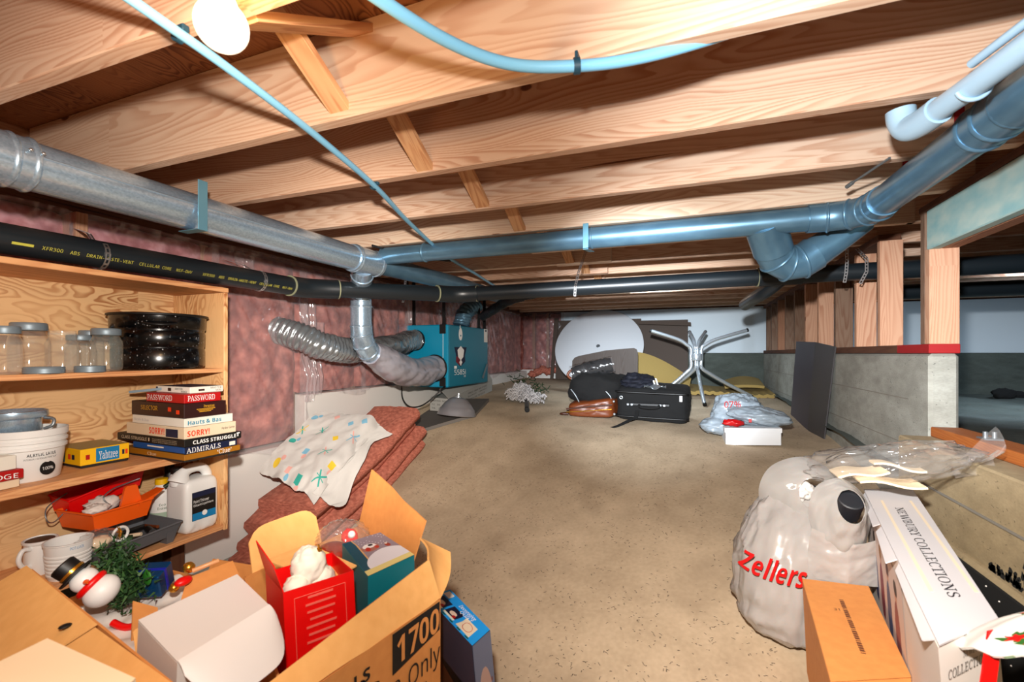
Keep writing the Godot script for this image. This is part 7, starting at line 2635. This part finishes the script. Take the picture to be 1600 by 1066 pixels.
	put(st, "picture", mat("snow_scene", Color.WHITE, 0.5, 0.0, as_tex(im)), tb)
	st = mb()
	sign_quad(st, q2.lerp(q1, 0.12) + u3, q2 + u3, q3 + u3, q3.lerp(q0, 0.12) + u3, Vector3.UP)
	put(st, "border", mat("pale_yellow", Color(0.86, 0.80, 0.52), 0.5), tb)
	# ornament bag at the back
	var ob := thing("ornament_bag", "crinkled clear bag with a red and white ornament in the back of the open carton", "plastic bag", V(-0.96, 0.52, 1.12))
	st = mb()
	blob(st, V(-0.965, 0.545, 1.130), 40, 24, func(v: Vector3) -> Vector3: return v * Vector3(0.075, 0.050, 0.065) * (1.0 + 0.25 * absf(lump(v, 2.2, 2.0)) + 0.10 * lump(v, 4.0, 5.0)))
	put(st, "film", M.clear_bag, ob)
	st = mb()
	blob(st, V(-0.93, 0.560, 1.115), 18, 12, func(v: Vector3) -> Vector3: return v * Vector3(0.026, 0.024, 0.02) * (1.0 + 0.25 * lump(v, 2.0, 2.0)))
	put(st, "ornament", M.red, ob)
	st = mb()
	blob(st, V(-0.915, 0.572, 1.106), 12, 8, func(v: Vector3) -> Vector3: return v * 0.011)
	put(st, "ornament_face", M.white, ob)
	st = mb()
	blob(st, V(-0.97, 0.515, 1.09), 20, 12, func(v: Vector3) -> Vector3: return v * Vector3(0.05, 0.03, 0.05))
	solo(st, "orange_ball", mat("terracotta", Color(0.55, 0.15, 0.05), 0.5), "dull orange ball under the ornament bag in the open carton", "ornament")

	# blue printed box on the floor to the right
	var pj := fill(256, 96, Color(0.10, 0.56, 0.86))
	pj.fill_rect(Rect2i(8, 8, 34, 26), Color(0.85, 0.84, 0.82))
	for k in 2:
		pj.fill_rect(Rect2i(20 + k * 66, 40, 56, 42), Color(0.05, 0.06, 0.18))
		disc(pj, 48 + k * 66, 64, 16, 9, Color(0.84, 0.74, 0.66))
		disc(pj, 62 + k * 66, 72, 8, 6, Color(0.65, 0.08, 0.06))
		pj.fill_rect(Rect2i(20 + k * 66, 78, 56, 8), Color(0.82, 0.82, 0.76))
	pj.fill_rect(Rect2i(158, 36, 66, 50), Color(0.84, 0.78, 0.68))
	disc(pj, 191, 61, 22, 18, Color(0.70, 0.30, 0.24))
	disc(pj, 191, 61, 20, 16, Color(0.84, 0.78, 0.68))
	for k in 6:
		disc(pj, 20 + k * 40, 90, 9, 3, Color(0.06, 0.30, 0.14))
	var bb := thing("blue_craft_box", "blue printed craft kit box standing on the floor against the open carton", "box", V(-0.57, 0.04, 1.11))
	var e0 := V(-0.690, 0.400, 1.195)
	var e1 := V(-0.662, 0.400, 1.215)
	var e2 := V(-0.466, 0.400, 1.082)
	var e3 := V(-0.480, 0.400, 1.008)
	var bl := Vector3(0.035, -0.355, 0.0)
	e0 = V(-0.700, 0.400, 1.165)
	e1 = V(-0.655, 0.400, 1.225)
	st = mb()
	hexa(st, [e0 + bl, e1 + bl, e2 + bl, e3 + bl, e0, e1, e2, e3])
	put(st, "body", mat("box_blue_grey", Color(0.22, 0.24, 0.32), 0.5), bb)
	st = mb()
	sign_quad(st, e1 + u3, e2 + u3, e3 + u3, e0 + u3, Vector3.UP)
	put(st, "top_print", mat("craft_print", Color.WHITE, 0.4, 0.0, as_tex(pj)), bb)
	var ed := (e3 - e0).normalized()
	var eb := (e1 - e0).normalized()
	words("Decorative", e0.lerp(e3, 0.36) + eb * 0.052 + u3 * 1.5, ed, eb, 0.012, M.white_print, bb, 0.085, serif)
	words("QUILT", e0.lerp(e3, 0.46) + eb * 0.038 + u3 * 1.5, ed, eb, 0.012, M.white_print, bb, 0.06)
	var im2 := fill(128, 256, Color(0.34, 0.37, 0.46))
	disc(im2, 64, 110, 46, 60, Color(0.62, 0.50, 0.46))
	disc(im2, 64, 190, 54, 76, Color(0.72, 0.16, 0.06))
	for k in 40:
		disc(im2, (k * 53) % 128, 70 + (k * 29) % 180, 5, 4, [Color(0.85, 0.80, 0.76), Color(0.40, 0.12, 0.08), Color(0.25, 0.22, 0.22)][k % 3])
	st = mb()
	var eo := (e2 - e3).cross(Vector3.UP).normalized()
	if eo.dot(e3 - e0) < 0:
		eo = -eo
	sign_quad(st, e3 + eo * 0.001, e2 + eo * 0.001, e2 + bl + eo * 0.001, e3 + bl + eo * 0.001, eo)
	put(st, "end_print", mat("craft_end", Color.WHITE, 0.45, 0.0, as_tex(im2)), bb)
	var im3 := fill(256, 256, Color(0.22, 0.20, 0.26))
	im3.fill_rect(Rect2i(0, 90, 256, 166), Color(0.06, 0.04, 0.04))
	for k in 256:
		im3.fill_rect(Rect2i(k, 90 + k / 6, 1, 50), Color(0.33, 0.17, 0.09))
		im3.fill_rect(Rect2i(k, 190 + k / 5, 1, 5), Color(0.50, 0.50, 0.52))
	st = mb()
	var so := (e0 - e3).cross(Vector3.UP).normalized()
	if so.dot(e0 - e1) < 0:
		so = -so
	sign_quad(st, e0 + so * 0.001, e3 + so * 0.001, e3 + bl + so * 0.001, e0 + bl + so * 0.001, so)
	put(st, "side_print", mat("craft_side", Color.WHITE, 0.45, 0.0, as_tex(im3)), bb)

	# black plastic bag at the lower edge
	st = mb()
	blob(st, V(-0.505, 0.452, 0.600), 40, 26, func(v: Vector3) -> Vector3: return v * Vector3(0.07, 0.098, 0.105) * (1.0 + 0.18 * lump(v, 2.0, 4.0) + 0.16 * absf(lump(v, 5.0, 7.0))))
	solo(st, "black_bag", mat("black_film", Color(0.018, 0.018, 0.02), 0.18), "shiny black plastic bag before the lettered carton at the photo's lower edge", "plastic bag")

	# white carton with a rounded tuck lid
	var wc := thing("white_lidded_carton", "clean white carton with a rounded tuck-in lid in the left foreground", "carton", V(-0.83, 0.53, 0.61))
	var wa := V(-0.918, 0.620, 0.544)
	var wb := V(-0.909, 0.620, 0.732)
	var wcc := V(-0.742, 0.620, 0.664)
	var wd2 := V(-0.738, 0.620, 0.492)
	var wl := Vector3(-0.006, -0.088, 0.0)
	st = mb()
	hexa(st, [wa + wl, wb + wl, wcc + wl, wd2 + wl, wa, wb, wcc, wd2])
	put(st, "box_body", M.white_card, wc)
	st = mb()
	board(st, wa + u3, wb + u3, wcc + u3, wd2 + u3, 0.002, Vector3.UP)
	put(st, "lid", M.lid_white2, wc)
	st = mb()
	sheet(st, 24, 10, func(u: float, v: float) -> Vector3:
		var p := wd2.lerp(wcc, mix(0.0, 1.0, u)) + u3 * 2.0
		var l := 0.080 * (1.0 - pow(absf(u * 2.0 - 1.0), 5.0) * 0.75)
		return p + Vector3(0.95, -0.34 - 0.5 * v, 0.05) * v * l, 0.002)
	put(st, "tuck_flap", M.lid_white2, wc)
	st = mb()
	board(st, wcc + u3, wcc + Vector3(-0.05, 0, -0.02), wcc + Vector3(-0.03, -0.07, -0.02), wcc + Vector3(0.025, -0.062, 0.02), 0.002, Vector3(0, 0, -1))
	put(st, "side_flap", M.white_card, wc)

	# carton of decorations behind
	var dc := thing("decoration_carton", "brown carton of decorations with raised flaps, before the bookcase", "carton", V(-1.33, 0.0, 0.78))
	put(bx(-1.60, -1.09, 0.005, 0.425, 0.645, 0.99, 0.004), "box_body", M.cardboard, dc)
	st = mb()
	board(st, V(-1.095, 0.41, 0.985), V(-1.36, 0.41, 0.985), V(-1.35, 0.475, 1.005), V(-1.17, 0.485, 1.00), 0.004, V(0, 0, 1))
	put(st, "flap", M.cardboard, dc)
	st = mb()
	board(st, V(-1.13, 0.435, 0.735), V(-1.09, 0.437, 0.92), V(-1.19, 0.520, 0.945), V(-1.25, 0.50, 0.86), 0.004, Vector3.DOWN)
	put(st, "flap", M.cardboard, dc)
	st = mb()
	board(st, V(-1.14, 0.41, 0.66), V(-1.14, 0.41, 0.72), V(-1.17, 0.50, 0.735), V(-1.225, 0.515, 0.715), 0.004, Vector3.LEFT)
	put(st, "flap", M.cardboard, dc)
	st = mb()
	sheet(st, 12, 8, func(u: float, v: float) -> Vector3:
		var p := V(-1.115, 0.470, 0.655).lerp(V(-1.06, 0.470, 0.70), u)
		return p + Vector3(0.085, -0.03, 0.035) * (v - 0.5) * (1.0 - 0.25 * pow(absf(u * 2.0 - 1.0), 5.0)) + Vector3(0, -0.02 * v, 0), 0.004)
	put(st, "tab", M.cardboard_pale, dc)
	st = mb()
	sheet(st, 20, 14, func(u: float, v: float) -> Vector3:
		return V(mix(-1.45, -1.12, u), 0.447 + 0.02 * n1.get_noise_2d(u * 3.0, v * 3.0), mix(0.66, 0.93, v)), 0.002)
	solo(st, "tissue_paper", M.white_card, "white tissue paper spread under the blue gift box", "paper")
	# snowman lying back, hat to the left
	var sn := thing("snowman", "white toy snowman with a black top hat and red scarf lying in the decoration carton", "ornament", V(-1.33, 0.47, 0.70))
	var ax := Vector3(-0.55, 0.62, 0.42).normalized()
	var sc := V(-1.315, 0.530, 0.700)
	var part := func(called: String, off: float, rad: Vector3, m: Material) -> void:
		var s := mb()
		var xf := along(ax, sc + ax * off)
		blob(s, Vector3.ZERO, 28, 18, func(v: Vector3) -> Vector3: return v * rad)
		var o := put(s, called, m, sn)
		o.transform = world_of(sn).affine_inverse() * xf
	part.call("body", 0.0, Vector3(0.038, 0.033, 0.038), M.white)
	part.call("head", 0.046, Vector3(0.028, 0.026, 0.028), M.white)
	st = mb()
	var hx := along(ax, sc + ax * 0.067)
	lathe(st, [Vector2(0.0, 0.0), Vector2(0.036, 0.0), Vector2(0.037, 0.004), Vector2(0.025, 0.006), Vector2(0.026, 0.036), Vector2(0.023, 0.039), Vector2(0.0, 0.039)], 30, hx)
	put(st, "hat", M.black, sn)
	st = mb()
	lathe(st, [Vector2(0.0252, 0.007), Vector2(0.0268, 0.008), Vector2(0.0268, 0.014), Vector2(0.0252, 0.015)], 30, hx)
	put(st, "hat_band", M.brass, sn)
	st = mb()
	var ringp := []
	for k in 25:
		var an := TAU * k / 24
		ringp.append(sc + ax * 0.027 + (hx.basis.x * cos(an) + hx.basis.z * sin(an)) * 0.027)
	tube(st, ringp, 0.008, 10, false)
	put(st, "scarf", M.red, sn)
	st = mb()
	tube(st, [sc + ax * 0.046 + Vector3(0.026, 0.004, 0.010), sc + ax * 0.046 + Vector3(0.044, 0.006, 0.016)], func(q: float, _a: float) -> float: return 0.006 * (1.0 - q) + 0.0005, 8)
	put(st, "nose", M.orange_plastic, sn)
	# green garland over it
	var gl := thing("garland", "bushy green garland sprig lying over the toy snowman", "garland", V(-1.30, 0.43, 0.76))
	st = mb()
	tube(st, smooth_path([V(-1.435, 0.572, 0.79), V(-1.40, 0.560, 0.78), V(-1.36, 0.540, 0.77), V(-1.32, 0.515, 0.76), V(-1.285, 0.490, 0.745)], 5), 0.010, 8)
	put(st, "stem", M.green, gl)
	st = mb()
	var st2 := mb()
	for k in 1300:
		var f := rng.randf()
		var p := V(mix(-1.425, -1.295, f), mix(0.568, 0.498, f), mix(0.787, 0.748, f)) + Vector3(clampf(rng.randfn(), -1.7, 1.7), clampf(rng.randfn(), -1.7, 1.7), clampf(rng.randfn(), -1.7, 1.7)) * 0.022
		var dd := Vector3(rng.randfn(), rng.randfn() + 0.3, rng.randfn()).normalized()
		var w := dd.cross(Vector3(rng.randfn(), rng.randfn(), rng.randfn())).normalized() * 0.0032
		var tip := p + dd * rng.randf_range(0.014, 0.028)
		var n := dd.cross(w).normalized()
		var s: SurfaceTool = st if k % 3 else st2
		tri(s, p - w, p + w, tip, n, n, n)
		tri(s, p - w - n * 0.0008, p + w - n * 0.0008, tip, -n, -n, -n)
	put(st, "needle", mat("needle_green", Color(0.10, 0.24, 0.09), 0.6), gl).set_meta("kind", "stuff")
	put(st2, "needle", mat("needle_pale", Color(0.22, 0.36, 0.17), 0.6), gl).set_meta("kind", "stuff")
	st = mb()
	blob(st, V(-1.290, 0.528, 0.785), 14, 10, func(v: Vector3) -> Vector3: return v * Vector3(0.016, 0.020, 0.005))
	solo(st, "green_leaf", mat("leaf_green", Color(0.16, 0.42, 0.12), 0.5), "single rounded green felt leaf at the right of the garland sprig", "leaf")
	st = mb()
	tube(st, smooth_path([V(-1.275, 0.462, 0.70), V(-1.24, 0.452, 0.71), V(-1.205, 0.462, 0.735), V(-1.20, 0.455, 0.75)], 5), 0.008, 8)
	solo(st, "red_twine", M.red, "red cord under the lower end of the garland sprig", "cord")
	# blue foil gift cube
	var bg := thing("blue_gift", "small shiny dark blue foil gift cube beside the garland", "gift", V(-1.30, 0.46, 0.84))
	st = mb()
	box(st, V(-1.325, 0.500, 0.822), Vector3(0.064, 0.062, 0.064), Basis(Vector3.UP, 0.5) * Basis(Vector3.RIGHT, 0.25), 0.003)
	put(st, "foil", mat("blue_foil", Color(0.02, 0.24, 0.42), 0.2, 0.35), bg)
	st = mb()
	box(st, V(-1.325, 0.500, 0.822), Vector3(0.066, 0.064, 0.010), Basis(Vector3.UP, 0.5) * Basis(Vector3.RIGHT, 0.25), 0.001)
	put(st, "ribbon", mat("blue_ribbon", Color(0.05, 0.12, 0.60), 0.3), bg)
	# gold bells with a red bow on the flap
	var gb := thing("gold_ornament", "little gold bells with a red bow on the raised cardboard flap", "ornament", V(-1.19, 0.5, 0.86))
	for q in [[V(-1.245, 0.528, 0.860), 0.015], [V(-1.235, 0.497, 0.815), 0.012]]:
		st = mb()
		blob(st, q[0], 18, 12, func(v: Vector3) -> Vector3: return v * q[1])
		put(st, "bell", M.brass, gb)
	st = mb()
	tube(st, smooth_path([V(-1.23, 0.522, 0.86), V(-1.21, 0.530, 0.885), V(-1.20, 0.533, 0.91)], 5), 0.006, 8)
	put(st, "streamer", mat("peach", Color(0.85, 0.62, 0.42), 0.4), gb)
	st = mb()
	blob(st, V(-1.225, 0.508, 0.832), 16, 10, func(v: Vector3) -> Vector3: return v * Vector3(0.015, 0.011, 0.022))
	put(st, "bow", M.red, gb)
	st = mb()
	for k in 6:
		var an := TAU * k / 6
		tube(st, [V(-1.44, 0.615, 0.81), V(-1.44, 0.615, 0.81) + Vector3(cos(an) * 0.5, sin(an), 0.3) * 0.022], func(q: float, _a: float) -> float: return 0.004 * (1.0 - q), 6)
	solo(st, "gold_star", M.brass, "small gold star at the upper end of the garland sprig", "ornament")

	# near carton whose flap fills the lower left corner
	var nc := thing("near_carton", "large tan carton flap with a torn slit close to the camera, lower left", "carton", V(-1.1, 0.2, 0.45))
	var r0 := V(-1.40, 0.62, 0.60)
	var r1 := V(-0.985, 0.62, 0.515)
	var r2 := V(-0.70, 0.62, 0.460)
	st = mb()
	board(st, r0, r1, V(-1.06, 0.555, 0.43), V(-1.48, 0.545, 0.50), 0.005, Vector3.DOWN)
	put(st, "flap", M.cardboard_pale, nc)
	st = mb()
	board(st, r1 + Vector3(0.006, -0.004, 0.004), r2, V(-0.72, 0.555, 0.375), V(-1.055, 0.552, 0.43), 0.005, Vector3.DOWN)
	put(st, "flap", M.cardboard_pale, nc)
	st = mb()
	board(st, V(-1.06, 0.555, 0.43), V(-1.48, 0.545, 0.50), V(-1.46, 0.40, 0.36), V(-1.04, 0.40, 0.30), 0.005, Vector3.DOWN)
	put(st, "side", M.cardboard_pale, nc)
	st = mb()
	board(st, r0 + Vector3(0.0, -0.012, -0.006), r2 + Vector3(0.0, -0.012, -0.006), r2 + Vector3(0.0, -0.6, -0.006), r0 + Vector3(0.0, -0.6, -0.006), 0.004, V(0, 0, 1))
	put(st, "side", M.cardboard, nc)
	st = mb()
	blob(st, V(-1.045, 0.6105, 0.500), 10, 8, func(v: Vector3) -> Vector3: return v * Vector3(0.008, 0.003, 0.010))
	put(st, "hand_hole", M.ink, nc)
	st = mb()
	hexa(st, [V(-0.88, 0.58, 0.40), V(-0.66, 0.58, 0.40), V(-0.58, 0.58, 0.20), V(-0.86, 0.58, 0.18), V(-0.862, 0.690, 0.392), V(-0.652, 0.690, 0.383), V(-0.56, 0.690, 0.20), V(-0.84, 0.690, 0.18)])
	solo(st, "cream_box", M.cream, "pale cream box corner nearest the camera at the lower left edge", "box")
